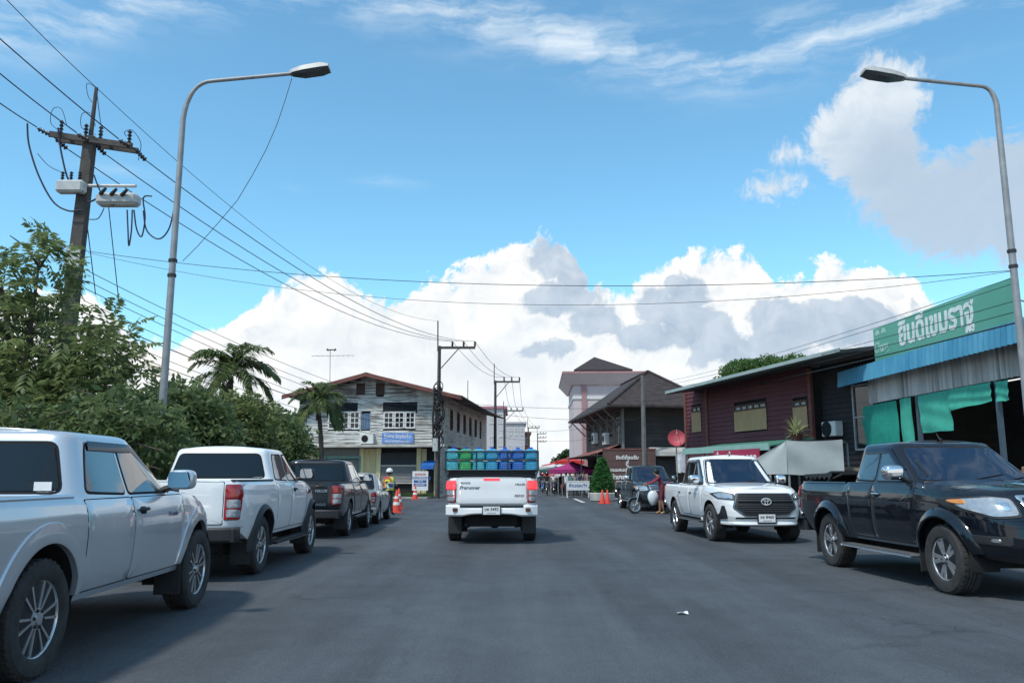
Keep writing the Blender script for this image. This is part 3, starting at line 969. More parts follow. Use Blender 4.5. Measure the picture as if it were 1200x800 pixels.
    if fr == 'hex':
        zb0 = zb(xf)
        gz0, gz1 = .60, .985
        gp = [(-.40, gz0), (.40, gz0), (.585, gz0 + .13), (.50, gz1), (-.50, gz1), (-.585, gz0 + .13)]
        big = [(-.45, gz0 - .045), (.45, gz0 - .045), (.66, gz0 + .11), (.57, gz1 + .022), (-.57, gz1 + .022), (-.66, gz0 + .11)]
        gr = on('grille', big, mat('smoked chrome', (.22, .225, .23), .25, .8, .1, 9), .022, root, .05, edge=.02)
        on('grille_frame', [(p[0] * 1.09, gz0 + (p[1] - gz0) * 1.05 - .022) for p in gp], M_TRIM, .030, gr, .05, edge=.02)
        on('grille_mesh', gp, mat('grille black', (.008, .008, .009), .6, 0, .2, 30), .034, gr, .04)
        a = MB()
        for k in range(9):
            z = gz0 + .04 + k * .041
            if abs(z - .83) < .035: continue
            hw = .42 + (.16 * min(1, (z - gz0) / .13) if z < gz0 + .13 else .16 - .07 * (z - gz0 - .13) / .25)
            a.tube([FE(y, z)[0] + FE(y, z)[1] * .036 for y in np.linspace(-hw, hw, 13)], .009, 4)
        a.build('grille_slat', M_TRIM, gr)
        a = MB(); z = .845
        a.tube([FE(y, z)[0] + FE(y, z)[1] * .046 for y in np.linspace(-.55, .55, 13)], .024, 6); a.build('grille_bar', M_TRIM, gr)
        # three-ellipse badge
        a = MB(); ox = FE(0, z)[0].x + .075
        def ell(ry, rz_, cz, rad):
            a.tube([(ox, ry * math.cos(t), z + cz + rz_ * math.sin(t)) for t in np.linspace(0, 2 * PI, 40, endpoint=False)], rad, 6, closed=True)
        ell(.098, .066, 0, .012); ell(.030, .060, 0, .009); ell(.062, .024, .030, .009)
        a.build('emblem', mat('badge silver', (.72, .73, .74), .3, .55, .05, 6), gr)
        for sg in (-1, 1):
            hl = [(sg * .60, .865), (sg * .86, .90), (sg * .905, 1.0), (sg * .80, 1.035), (sg * .585, .985)]
            h = on('headlight', hl, M_TRIM, .018, root, .03, d=.04)
            hi = [(sg * .63, .880), (sg * .845, .91), (sg * .885, .99), (sg * .79, 1.015), (sg * .62, .975)]
            on('lens', hi, M_CLEAR, .024, h, .03, d=.04)
            on('lens', [(sg * .66, .895), (sg * .74, .90), (sg * .74, .965), (sg * .66, .955)], M_CHROME, .032, h, .03)
            fg = [(sg * .73, .50), (sg * .87, .47), (sg * .88, .53), (sg * .83, .60), (sg * .81, .76), (sg * .775, .76)]
            f = on('fog_light', fg, M_TRIM, .016, root, .02, mid=(sg * .80, .56), d=.03)
        on('bumper_intake', [(-.62, .505), (.62, .505), (.60, .535), (-.60, .535)], M_SEAM, .008, root, .01)
        # lower lip
        a = MB()
        def lip(u, v):
            y = lerp(-W * .93, W * .93, u); q = abs(2 * u - 1)
            x = sh.xend(y, .42, True); k = min(4, int(round(v * 4)))
            ring = [(-.10, .36), (.02, .365), (.045, .39), (.03, .43), (-.06, .47)]
            return (x + ring[k][0], y * (1 + (.02 if 0 < k < 4 else 0)), ring[k][1] + (.02 * q ** 3))
        a.grid(lip, 36, 4); a.build('front_lip', PA, root, smooth=40)
        if g('front_plate'):
            xp = FE(0, .52)[0].x + .03; zp = .515
            a = MB(); a.box(xp, xp + .006, -.17, .17, zp - .078, zp + .078, .003)
            a.mi = 1; a.box(xp - .03, xp - .001, -.195, .195, zp - .10, zp + .10, .006)
            pl = a.build('license_plate', [M_PLATE, M_TRIM], root)
            text_mesh('lettering', g('front_plate'), .085, M_INK, pl, frame((xp + .0065, 0, zp + .022), (0, 1, 0), (1, 0, 0)), .001, .002, width=.28)
            text_mesh('lettering', 'อุบลราชธานี', .04, M_INK, pl, frame((xp + .0065, 0, zp - .05), (0, 1, 0), (1, 0, 0)), .001, width=.17)
    elif fr == 'bar':
        dh_ = hood0 - 1.03
        on_ = on
        def on(nm, poly, *q, **k): return on_(nm, [(p[0], p[1] + dh_ * (1 if p[1] > .75 else .4)) for p in poly], *q, **k)
        gp = [(-.40, .80), (.40, .80), (.46, 1.02), (-.46, 1.02)]
        gr = on('grille', gp, M_CHROME, .020, root, .03, edge=.02)
        on('grille_mesh', [(-.37, .825), (.37, .825), (.42, .985), (-.42, .985)], M_TRIM, .026, gr, .03)
        a = MB()
        for z in (.865 + dh_, .905 + dh_, .945 + dh_):
            a.tube([FE(y, z)[0] + FE(y, z)[1] * .03 for y in np.linspace(-.40, .40, 11)], .010, 5)
        a.build('grille_slat', M_CHROME, gr)
        for sg in (-1, 1):
            hl = [(sg * .49, .785), (sg * .74, .765), (sg * .90, .86), (sg * .905, .985), (sg * .72, 1.015), (sg * .50, .99)]
            h = on('headlight', hl, M_TRIM, .012, root, .04, d=.04)
            on('lens', [(sg * .515, .805), (sg * .73, .785), (sg * .87, .87), (sg * .875, .97), (sg * .71, .998), (sg * .52, .975)], M_CLEAR, .020, h, .04, d=.04)
            on('indicator', [(sg * .83, .91), (sg * .885, .92), (sg * .885, .965), (sg * .83, .975)], M_AMBER, .026, h, .02, d=.03)
            on('lens', [(sg * .56, .845), (sg * .68, .845), (sg * .68, .955), (sg * .56, .955)], M_CHROME, .024, h, .05)
            f = on('fog_light', [(sg * .62, .555), (sg * .86, .57), (sg * .86, .66), (sg * .62, .655)], M_TRIM, .010, root, .03)
            on('lens', [(sg * .70, .585), (sg * .76, .588), (sg * .76, .63), (sg * .70, .63)], M_STEEL, .016, f, .03)
        on('bumper_intake', [(-.52, .52), (.52, .52), (.50, .66), (-.50, .66)], M_TRIM, .008, root, .03)
        on('bumper_seam', [(-.90, .745), (.90, .745), (.90, .757), (-.90, .757)], M_SEAM, .003, root, 0)
    # bonnet shut line
    for sg in (-1, 1):
        a = MB(); q = []
        for k in range(16):
            x = lerp(cowl + .05, xf - .30, k / 15)
            y = sh.y(x, zt(x) - .001) - .028
            q.append(Vector((x, sg * y, zt(x) + .0035)))
        a.tube(q, .0055, 4); a.build('bonnet_seam', M_SEAM, root)
    if g('power_bulge'):
        pass
    a = MB(); p = Vector((A_top - .12, 0, ht + .01)); a.tube([p, p + Vector((-.05, 0, .02)), p + Vector((-.12, 0, .10))], [.02, .012, .005], 6); a.build('antenna', M_TRIM, root)
    if g('rails'):
        pass
    return root, sh
# ------------------------------------------------------------------ the vehicles where they stand
def car_at(rear_px, front_px, wb, W, right=True, rz=None):
    """Origin (middle of the rear axle) and heading from where the two visible tyres meet the road."""
    A, B = gnd(*rear_px), gnd(*front_px)
    d = (B - A).normalized()
    n = Vector((d.y, -d.x, 0)) if right else Vector((-d.y, d.x, 0))
    mid = (A + B) / 2
    c = mid - n * (W - .06) - d * wb / 2
    return c, math.atan2(d.y, d.x)

loc, rz = car_at((38, 795), (224, 712), 3.095, .93)
silver, _ = pickup('pickup_truck', 'silver extended cab pickup with multi spoke alloy wheels, rearmost of the parked row', loc, rz,
    dict(paint=M_SILVER, wb=3.095, W=.93, roof=1.72, belt=1.19, rail=1.20, hood1=1.18, hood0=1.06, r=.395, gap=.095, rim='twin12', flare='body', flare_w=.15, flare_out=.014, visor=True, handle=M_TRIM, cabr=.44, drear=.54, dmid=1.30, ro=1.20, rrake=.16, cpil=.20, tumble=.74, rwin=.05, rail_m=M_SILVER, hz=1.06, side_mark='Hi-Lander', rear_plate='บล 5174'))
a = MB(); P = Vector((.655, -.58, 1.235)); a.box(.425, .431, -.68, -.55, 1.245, 1.31)
st = a.build('window_sticker', M_PLATE, silver)

loc, rz = car_at((305.5, 670), (359, 648), 3.22, .935)
ranger, _ = pickup('pickup_truck', 'white extended cab pickup with black fender flares, parked ahead of the silver pickup', loc, rz,
    dict(paint=M_WHITE, wb=3.22, W=.935, roof=1.80, rim='split6', belt=1.27, hood1=1.25, hood0=1.13, sill=.53, mirror=M_TRIM, flare='black', flare_w=.085, flare_out=.05, step='board', step_m=[M_TRIM, M_TRIM], handle=M_TRIM, cabr=.66, ro=1.15, rail=1.29, r=.40, visor=False, bumper='black', tl=(.80, 1.24), hz=1.14, cpil=.2, tumble=.75))
a = MB(); a.box(2.72, 2.90, -.948, -.935, 1.06, 1.13, .004); a.build('fender_vent', M_TRIM, ranger)

loc, rz = car_at((408.7, 626.4), (429, 618), 3.085, .93)
pickup('pickup_truck', 'black double cab pickup with chrome tailgate letters, parked nose to tail before a silver sedan', loc, rz,
    dict(paint=M_DARK, wb=3.085, W=.93, roof=1.75, double=True, cabr=.30, belt=1.19, hood1=1.18, rail=1.20, rim='six', visor=False, handle=M_CHROME, bumper='black', rear_plate='กท 2218', tly=(.70, .915), tl=(.74, 1.15), rails=True,
         marks=[('HILUX', -.48, 1.035, .085, .26, 0, M_CHROME), ('VIGO', -.46, .74, .075, .24, 0, M_CHROME)], step='tube'))

loc, rz = car_at((442.5, 613), (455, 607.5), 2.6, .86)
pickup('parked_car', 'pale champagne sedan at the head of the parked row beside the traffic officer', loc, rz,
    dict(paint=M_CHAMP, sedan=True, wb=2.6, W=.86, roof=1.45, belt=.93, rail=.98, hood0=.74, hood1=.93, sill=.30, r=.31, tw=.20, ro=.95, fo=.85, cabr=-.05, rrake=.62, cpil=.30, rake=.95, cowl=.35, drear=.35, dmid=1.15, double=True, rim='six', bumper='white', tl=(.62, .90), rear_plate='กค 7096', gap=.05, hz=.80))

A, B = gnd(534.5, 630), gnd(620.5, 629)
mid = (A + B) / 2
centre, csh = pickup('pickup_truck', 'white pickup driving away in the middle of the road with a rack of water jugs', (mid.x, 18.1, 0), R(90.6),
    dict(paint=M_WHITE, wb=3.085, W=.945, roof=1.78, sill=.60, belt=1.28, hood1=1.27, hood0=1.15, r=.40, bumper='white', brake=True, top_lamp=True, rear_plate='บห 3492', tg_handle=False, cabr=.62, rail=1.32, tl=(.83, 1.26),
         marks=[('TOYOTA', .53, 1.215, .055, .2, 0, M_INK), ('Prerunner', .44, 1.125, .10, .42, .25, mat('dark green ink', (.02, .05, .05), .5)), ('HILUX', -.58, 1.19, .055, .2, 0, M_INK), ('REVO', -.56, .96, .07, .19, .2, M_INK)]))

loc, rz = car_at((793, 622.2), (834.4, 633.5), 3.085, .93, True)
oncoming, _ = pickup('pickup_truck', 'white double cab pickup coming towards us with a dark six sided grille', loc, rz,
    dict(paint=M_WHITE, wb=3.085, W=.93, double=True, cabr=.34, roof=1.83, front='hex', front_plate='ขข 8460', rim='six', step='board', visor=True, glass=M_GLASSB, mirror=M_CHROME, nf=5.2, hood0=1.08, hood1=1.17, steer=R(3)))

loc, rz = car_at((979, 663.3), (1109.8, 694.9), 3.0, .93, True)
blackp, bsh = pickup('pickup_truck', 'black extended cab pickup with chrome mirrors and a folded bed cover', loc, rz,
    dict(paint=M_BLACK, wb=3.0, W=.93, roof=1.83, belt=1.27, hood1=1.26, rail=1.25, sill=.50, front='bar', rim='five', flare='body', flare_w=.12, flare_out=.05, step='board', step_m=[M_STEEL, M_ALLOY], visor=True, r=.395, mirror=M_CHROME, handle=M_CHROME, cabr=.60, rail_m=M_DARK, nf=5.0, glass=M_GLASSB, hood0=1.15))
tb = thing('bed_cover', 'black folded bed cover with zigzag edge lying on the rear of the black pickup', 'bed cover', (loc.x, loc.y, 1.265), rz)
a = MB(); 
for k, (x0, dz) in enumerate(((-1.0, 0), (-.62, .05), (-.24, .02))):
    a.add([(x0, -.80, .01 + dz), (x0 + .55, -.80, .12 + dz), (x0 + .55, .80, .12 + dz), (x0, .80, .01 + dz), (x0, -.80, -.02 + dz), (x0 + .55, -.80, .09 + dz), (x0 + .55, .80, .09 + dz), (x0, .80, -.02 + dz)],
          [(0, 1, 2, 3), (7, 6, 5, 4), (0, 4, 5, 1), (1, 5, 6, 2), (2, 6, 7, 3), (3, 7, 4, 0)])
a.build('folded_panel', M_TRIM, tb)
a = MB(); zig = []
for k in range(13): zig.append((-1.02 + k * .085, .03 if k % 2 else .09))
a.prism([(-1.02, .12), (0.0, .14)] + zig[::-1], -.83, -.815, 'y'); a.build('zigzag_edge', M_TRIM, tb)

loc, rz = car_at((727.5, 595), (744.5, 598.5), 3.0, .92, True)
pickup('pickup_truck', 'dark blue grey pickup parked by the brown welcome sign behind the motorbike', loc, rz,
    dict(paint=paint('dark teal paint', (.02, .035, .045), .3, .35), wb=3.0, W=.92, front='bar', rim='six', glass=M_GLASSB, step='board', step_m=[M_STEEL, M_ALLOY], double=True, cabr=.34, mirror=M_CHROME))

# ------------------------------------------------------------------ rack of water jugs over the bed of the white pickup
ML = Matrix.Translation(centre.location) @ Matrix.Rotation(centre.rotation_euler.z, 4, 'Z')
rk = thing('jug_rack', 'dark steel rack on the bed of the driving white pickup', 'rack', centre.location, centre.rotation_euler.z)
M_RACK = mat('rack steel', (.03, .05, .06), .5, .3, .3, 14)
M_BOARD = mat('rack board', (.02, .02, .022), .7, 0, .3, 10)
rz0 = 1.46
a = MB()
for x in (-1.12, .55):
    for y in (-.95, .95): a.tube([(x, y * .93, 1.31), (x, y, rz0 + .02), (x, y * 1.0, rz0 + .40)], .017, 8)
for z in (rz0 + .02, rz0 + .22, rz0 + .40):
    q = fillet([(-1.14, -.96), (.57, -.96), (.57, .96), (-1.14, .96)], .12, 5)
    a.tube([(p[0], p[1], z) for p in q], .014, 6, closed=True)
for y in (-.32, .32): a.tube([(-1.145, y, rz0), (-1.145, y, rz0 + .40)], .012, 6)
a.build('rail', M_RACK, rk)
a = MB(); a.box(-1.13, .56, -.95, .95, rz0 - .03, rz0, .005); a.build('deck', M_BOARD, rk)
a = MB()
for x in (-1.05, .4):
    a = MB(); a.box(x - .03, x + .03, -.90, .90, 1.31, rz0 - .031, .006); a.build('bearer', M_BOARD, rk)
def jug_mat(n, c): return mat(n, c, .12, 0, .22, 9, coat=.6, spec=.6, trans=.25)
JM = [jug_mat('jug blue clear', (.03, .38, .62)), jug_mat('jug deep blue', (.02, .16, .56)), jug_mat('jug green', (.03, .42, .13)), jug_mat('jug teal', (.06, .48, .56))]
CAPM = mat('blue jug cap', (.02, .06, .55), .4, 0, .1, 10)
def jug_mesh():
    mb = MB(); pr = [(.10, .0), (.128, .01), (.134, .03)]
    for k in range(3):
        z = .05 + k * .06
        pr += [(.134, z), (.127, z + .012), (.127, z + .02), (.134, z + .032)]
    pr += [(.134, .235), (.128, .255), (.09, .285), (.045, .30), (.03, .31)]
    mb.lathe([(0, 0)] + pr + [(0, .31)], 32)
    def sq(x, y, z):
        n = 5 if z < .26 else 2.5; r = math.hypot(x, y)
        if r < .07: return x, y, z
        k = r / max(1e-6, (abs(x) ** n + abs(y) ** n) ** (1 / n)); return x * k * .985, y * k * .985, z
    mb.v = [sq(*v) for v in mb.v]
    return mb
def _sq(mb):
    mb.v = [(x, y, z * .72) for x, y, z in mb.v]; return mb
jug_me = {k: _sq(jug_mesh()).mesh('jug', m) for k, m in enumerate(JM)}
cap_mb = MB(); cap_mb.lathe([(0, .300), (.034, .300), (.036, .335), (.030, .345), (0, .345)], 16); cap_me = _sq(cap_mb).mesh('cap', CAPM)
tone = [3, 2, 3, 0, 1, 1, 0]
names = {0: 'clear blue', 1: 'deep blue', 2: 'green', 3: 'teal'}
for row in range(5):
    for lay in range(2):
        if lay == 0 and row > 1: continue
        for k in range(7):
            t = tone[k] if row == 0 else (tone[(k + row) % 7] if row % 2 else tone[k])
            p = ML @ Vector((-1.0 + row * .275, .81 - k * .27, rz0 + .002 + lay * .235))
            lab = '%s plastic water jug in the %s of the rack on the pickup' % (names[t], 'top layer' if lay else 'bottom layer')
            o = thing('water_jug', lab, 'water jug', p, R(90.6) + random.uniform(-.04, .04), 'water jugs in the pickup rack')
            link('bottle', jug_me[t], o); link('cap', cap_me, o)
# ------------------------------------------------------------------ ground and road
def sheet(name, poly, z, m, kind='structure'):
    a = MB(); n = len(poly)
    a.add([(p[0], p[1], z) for p in poly], [tuple(range(n))])
    o = a.build(name, m, smooth=0); 
    return tag(o, kind=kind)

def asphalt():
    m = bpy.data.materials.new('asphalt'); m.use_nodes = True
    nt = m.node_tree; N = nt.nodes; L = nt.links; bs = N['Principled BSDF']; S.nt = nt
    tc = N.new('ShaderNodeTexCoord')
    def nz(scale, det=6, rough=.6, stretch=None):
        src = tc.outputs['Object']
        if stretch:
            mp = N.new('ShaderNodeMapping'); mp.inputs['Scale'].default_value = stretch; L.new(src, mp.inputs['Vector']); src = mp.outputs['Vector']
        n = N.new('ShaderNodeTexNoise'); n.inputs['Scale'].default_value = scale; n.inputs['Detail'].default_value = det; n.inputs['Roughness'].default_value = rough
        L.new(src, n.inputs['Vector']); return S(n.outputs['Fac'])
    big = nz(.22, 5); streak = nz(.55, 6, .65, (2.2, .16, 1)); mid = nz(2.2, 5); fine = nz(70, 3, .7)
    vo = N.new('ShaderNodeTexVoronoi'); vo.inputs['Scale'].default_value = 95; L.new(tc.outputs['Object'], vo.inputs['Vector'])
    stone = S(vo.outputs['Distance'])
    v = big.step(.3, .7) * .024 + streak.step(.35, .75) * .032 + mid.step(.3, .7) * .010 + (fine - .5) * .075 + (stone - .35) * .05 + .043
    # old patch seams and darker repaired areas
    dark = nz(.11, 3, .5).step(.54, .60) * .012
    # tyre worn lanes, hairline cracks, oil spots
    sx = N.new('ShaderNodeSeparateXYZ'); L.new(tc.outputs['Object'], sx.inputs[0]); X = S(sx.outputs[0])
    wob = nz(.35, 4) * 1.2
    lane = S.op('SINE', (X + wob) * 2.5)
    v = v + lane * .0045
    vc = N.new('ShaderNodeTexVoronoi'); vc.feature = 'DISTANCE_TO_EDGE'; vc.inputs['Scale'].default_value = .33
    wv = N.new('ShaderNodeTexNoise'); wv.inputs['Scale'].default_value = 1.4; wv.inputs['Detail'].default_value = 6; L.new(tc.outputs['Object'], wv.inputs['Vector'])
    wa = N.new('ShaderNodeVectorMath'); wa.operation = 'MULTIPLY_ADD'; L.new(wv.outputs['Color'], wa.inputs[0]); wa.inputs[1].default_value = (1.3, 1.3, 0); L.new(tc.outputs['Object'], wa.inputs[2]); L.new(wa.outputs[0], vc.inputs['Vector'])
    crack = (1.0 - S(vc.outputs['Distance']).step(.0, .012)) * nz(.3, 3).step(.44, .56)
    v = v - crack * .018
    oil = nz(1.1, 2, .4, (1, .7, 1)).step(.70, .78)
    v = v - oil * .018 + nz(14, 4, .7).step(.62, .75) * .012 + (nz(26, 3, .8) - .5) * .05
    v = (v - dark).max(.014)
    cc = N.new('ShaderNodeCombineColor')
    L.new((v * .90).k, cc.inputs[0]); L.new((v * 1.0).k, cc.inputs[1]); L.new((v * 1.10).k, cc.inputs[2])
    L.new(cc.outputs[0], bs.inputs['Base Color'])
    L.new((.78 - big.step(.35, .7) * .14).k, bs.inputs['Roughness'])
    bs.inputs['Specular IOR Level'].default_value = .35
    bp = N.new('ShaderNodeBump'); bp.inputs['Strength'].default_value = .55; bp.inputs['Distance'].default_value = .012
    L.new((stone + fine).k, bp.inputs['Height']); L.new(bp.outputs['Normal'], bs.inputs['Normal'])
    return m
M_ASPH = asphalt()
M_DIRT = mat('dry soil', (.16, .13, .10), .95, 0, .3, .6, col2=(.24, .21, .17), bump=.4, bscale=8)
M_CONC = mat('old concrete', (.24, .23, .215), .9, 0, .2, .9, col2=(.34, .33, .31), bump=.2, bscale=30)
M_KERB = mat('kerb concrete', (.26, .255, .24), .85, 0, .25, 3, bump=.2, bscale=30)
M_PAINT = mat('worn road paint', (.42, .42, .41), .8, 0, .2, 9, col2=(.66, .66, .64), sharp=(.35, .6))
sheet('ground', [(-1500, -60), (1500, -60), (1500, 2500), (-1500, 2500)], -.012, M_DIRT)
road = [(-7.6, -30), (11.0, -30), (10.6, 20), (9.2, 30), (8.6, 38), (7.0, 46), (5.6, 54), (6.0, 62), (7.4, 90), (16, 300), (6, 300), (-1.0, 90), (-3.3, 62), (-4.6, 54), (-5.2, 51), (-9, 51.6), (-20, 53), (-60, 58), (-60, 40), (-20, 36), (-11, 33), (-8.2, 28), (-7.6, 20)]
sheet('road', road, 0.0, M_ASPH)
def kerb(name, pts, w=.16, h=.12):
    a = MB(); pts = [Vector((p[0], p[1], 0)) for p in pts]
    ring = []
    for i, p in enumerate(pts):
        t = (pts[min(i + 1, len(pts) - 1)] - pts[max(i - 1, 0)]).normalized(); n = Vector((-t.y, t.x, 0))
        ring.append([p + Vector((0, 0, -.05)), p + Vector((0, 0, h - .02)), p + n * .02 + Vector((0, 0, h)), p + n * w + Vector((0, 0, h)), p + n * w + Vector((0, 0, -.05))])
    vs = [q for r in ring for q in r]
    a.add(vs, [(i * 5 + j, i * 5 + j + 1, (i + 1) * 5 + j + 1, (i + 1) * 5 + j) for i in range(len(pts) - 1) for j in range(4)])
    return tag(a.build(name, M_KERB, smooth=25), kind='structure')
kerb('kerb', [(-7.6, -30), (-7.6, 20), (-8.2, 28), (-11, 33), (-20, 36), (-60, 40)])
kerb('kerb', [(-60, 58), (-20, 53), (-9, 51.6), (-5.2, 51), (-4.6, 54), (-3.3, 62), (-1.0, 90), (6, 300)])
def pave(pts, z, m, nm='pavement'): return sheet(nm, pts, z, m)
pave([(-60, 58.2), (-20, 53.2), (-9, 51.8), (-5.4, 51.2), (-4.8, 54), (-3.5, 62), (-1.2, 90), (-8, 90), (-9, 60), (-60, 66)], .11, M_CONC)
pave([(11.0, -30), (14, -30), (40, 10), (40, 60), (12, 110), (7.4, 90), (6.0, 62), (5.6, 54), (7.0, 46), (8.6, 38), (9.2, 30), (10.6, 20)], -.004, M_CONC)
M_GRASS = mat('grass blade', (.045, .085, .02), .8, 0, .35, 3)
def grass(poly_fn, n, h=.16):
    a = MB()
    for _ in range(n):
        p = poly_fn(); r_ = random.random() * PI; w = .012; hh = h * random.uniform(.5, 1.3)
        d = Vector((math.cos(r_), math.sin(r_), 0)); lean = Vector((random.uniform(-.5, .5), random.uniform(-.5, .5), 0)) * hh
        a.add([p - d * w, p + d * w, p + lean + Vector((0, 0, hh))], [(0, 1, 2)])
    return tag(a.build('grass', M_GRASS, smooth=0, fix=False), kind='stuff')
grass(lambda: Vector((random.uniform(-9.5, -4.9), 51.75 + random.random() ** 2 * 1.0, .11)), 3600, .22)
grass(lambda: Vector((-7.85 - random.random() ** 1.3 * 2.5, random.uniform(6, 27), -.01)), 7000, .24)
grass(lambda: Vector((lerp(9.6, 11.2, random.random()) + .5 * (random.random() ** 3), random.uniform(15, 31), -.004)), 2600, .16)
# worn line by the market barrier, scrap of paper in the road
p0, p1 = gnd(673, 584), gnd(684, 588.5)
d = (p1 - p0).normalized(); n_ = Vector((-d.y, d.x, 0)) * .10
sheet('road_marking', [(p0 - n_)[:2], (p0 + n_)[:2], (p1 + n_)[:2], (p1 - n_)[:2]], .004, M_PAINT)
p = gnd(800, 719.5)
a = MB(); a.grid(lambda u, v: (p.x - .055 + .11 * u, p.y - .035 + .07 * v, .006 + .012 * math.sin(u * 5) * math.sin(v * 4 + 1) + .012), 8, 5)
tag(a.build('paper_scrap', M_PLATE, fix=False), 'small crumpled white paper scrap lying on the asphalt', 'litter')

# ------------------------------------------------------------------ street lamps and wires
M_GALV = mat('galvanised steel', (.23, .24, .245), .55, .3, .12, 5, col2=(.33, .34, .345))
M_LAMPH = mat('lamp housing', (.42, .42, .40), .55, .1, .15, 8)
M_LENS = mat('lamp lens', (.05, .055, .06), .25, 0, .2, 20)
M_POLE = mat('pole concrete', (.16, .15, .14), .9, 0, .25, 2.5, col2=(.25, .235, .215), bump=.3, bscale=20)
M_POLED = mat('dark weathered pole', (.075, .066, .06), .9, 0, .3, 3, bump=.3, bscale=20)
M_WIRE = mat('cable black', (.012, .012, .014), .6, 0, .1, 2)
M_WIREB = mat('insulated cable', (.030, .028, .055), .45, 0, .1, 2)
M_INSUL = mat('insulator', (.018, .017, .018), .35, 0, .2, 12)
M_BOX = mat('equipment grey', (.46, .47, .46), .5, 0, .12, 6)
def lamp(px_base, py_low, px_top, py_top, px_bend, py_bend, head0, head1, Y, label):
    base = at(px_base, py_low, Y); base.z = 0
    top = at(px_top, py_top, Y)
    bend = at(px_bend, py_bend, Y); h0 = at(*head0, Y); h1 = at(*head1, Y)
    t = thing('street_lamp', label, 'street lamp', base, 0, 'street lamps beside the road')
    L = lambda v: Vector(v) - base
    a = MB(); pole_top = L((base.x + (top.x - base.x), Y, top.z))
    pts = [Vector((0, 0, 0)).lerp(pole_top, k / 8) for k in range(9)]
    b0 = pts[-1]; b2 = L(bend); b1 = Vector((b0.x + (b2.x - b0.x) * .12, 0, b2.z - abs(b2.x - b0.x) * .02))
    for k in range(1, 9):
        u = k / 8; pts.append(b0 * (1 - u) ** 2 + b1 * 2 * u * (1 - u) + b2 * u * u)
    arm = L(h0)
    for k in range(1, 5): pts.append(b2.lerp(arm, k / 4))
    n = len(pts)
    a.tube(pts, [lerp(.080, .046, min(1, i / 10)) if i < 12 else .037 for i in range(n)], 14)
    a.lathe([(.19, 0), (.19, .03), (.13, .05)], 16)
    a.build('pole', M_GALV, t)
    for z in (.62, .655):
        a = MB(); a.lathe([(.078, -.03), (.082, 0), (.078, .03)], 14, 'z', Vector((0, 0, 0)).lerp(pole_top, z)); a.build('clamp', M_TRIM, t)
    e = L(h1); ax = (e - arm).normalized(); M0 = frame(arm - ax * .02, ax)
    ln = (e - arm).length + .02; M0 = M0
    a = MB(M0)
    sec = [(0, .06, .05, .05), (.10 * ln, .11, .06, .05), (.35 * ln, .15, .085, .055), (.8 * ln, .165, .09, .055), (ln, .15, .045, .05)]
    vs = []
    for x, w, up_, dn in sec: vs += [(x, -w, -dn * .5), (x, -w * .72, up_), (x, w * .72, up_), (x, w, -dn * .5)]
    fs = [(i * 4 + j, i * 4 + (j + 1) % 4, (i + 1) * 4 + (j + 1) % 4, (i + 1) * 4 + j) for i in range(4) for j in range(4)] + [(3, 2, 1, 0), (16, 17, 18, 19)]
    a.add(vs, fs); a.build('housing', M_LAMPH, t, smooth=40)
    a = MB(M0)
    vs = []
    for x, w, dn in [(.06 * ln, .085, .04), (.35 * ln, .14, .085), (.8 * ln, .155, .08), (.985 * ln, .145, .045)]: vs += [(x, -w, -.028), (x, -w * .8, -dn), (x, w * .8, -dn), (x, w, -.028)]
    fs = [(i * 4 + j, i * 4 + j + 1, (i + 1) * 4 + j + 1, (i + 1) * 4 + j) for i in range(3) for j in range(3)] + [(0, 1, 2, 3), (15, 14, 13, 12), (0, 12, 15, 3)]
    a.add(vs, fs[:9] + fs[9:11]); a.build('lens', M_LENS, t, smooth=30)
    return t, base
lamp_l, lb = lamp(184, 560, 214.5, 140, 250, 95, (341, 86.5), (386, 80), 15.0, 'galvanised street lamp with its arm over the parked pickups, by the leafy hedge')
a = MB()
for z, h in ((1.92, .30), (1.58, .26)): a.box(-.075, .075, -.104, -.092, z, z + h)
a.build('notice', M_PLATE, lamp_l)
lamp_r, rb_ = lamp(1207, 500, 1168, 124, 1148, 101, (1060, 92), (1011, 84.5), 15.0, 'galvanised street lamp before the green shop sign, arm over the oncoming lane')

def sagline(A, B, sag, n=24):
    A, B = Vector(A), Vector(B)
    return [A.lerp(B, k / n) - Vector((0, 0, sag * 4 * (k / n) * (1 - k / n))) for k in range(n + 1)]
def wire(pts, r, label, name='power_line', m=None, group='overhead lines', seg=6, cat='cable'):
    a = MB(); a.tube(pts, r, seg)
    return tag(a.build(name, m or M_WIRE, smooth=60, fix=False), label, cat, group)

# ------------------------------------------------------------------ utility poles
PY = 19.5
pole_top = at(113, 103, PY); pole_low = at(78, 400, PY)
pb = Vector((pole_low.x - (pole_top.x - pole_low.x) / (pole_top.z - pole_low.z) * pole_low.z, PY, 0))
pt_ = thing('utility_pole', 'leaning concrete utility pole with grey switch boxes, rising behind the leafy tree', 'utility pole', pb)
ax_ = (pole_top - pb).normalized()
def up(z): return Vector((ax_.x / ax_.z * z, 0, z))
a = MB(); zc = at(108, 165, PY).z
vs = []
for z, w in ((0, .19), (zc + .1, .125)):
    c = up(z); vs += [(c.x - w, -w * .8, z), (c.x + w, -w * .8, z), (c.x + w, w * .8, z), (c.x - w, w * .8, z)]
a.add(vs, [(0, 1, 5, 4), (1, 2, 6, 5), (2, 3, 7, 6), (3, 0, 4, 7), (4, 5, 6, 7), (0, 3, 2, 1)])
a.tube([up(zc - .2), Vector(pole_top) - pb], [.06, .045], 8)
a.build('pole', M_POLED, pt_)
a = MB(); cz = up(zc)
LX = at(62, 160, PY) - pb; RX = at(158, 174, PY) - pb
dx = (RX - LX).normalized()
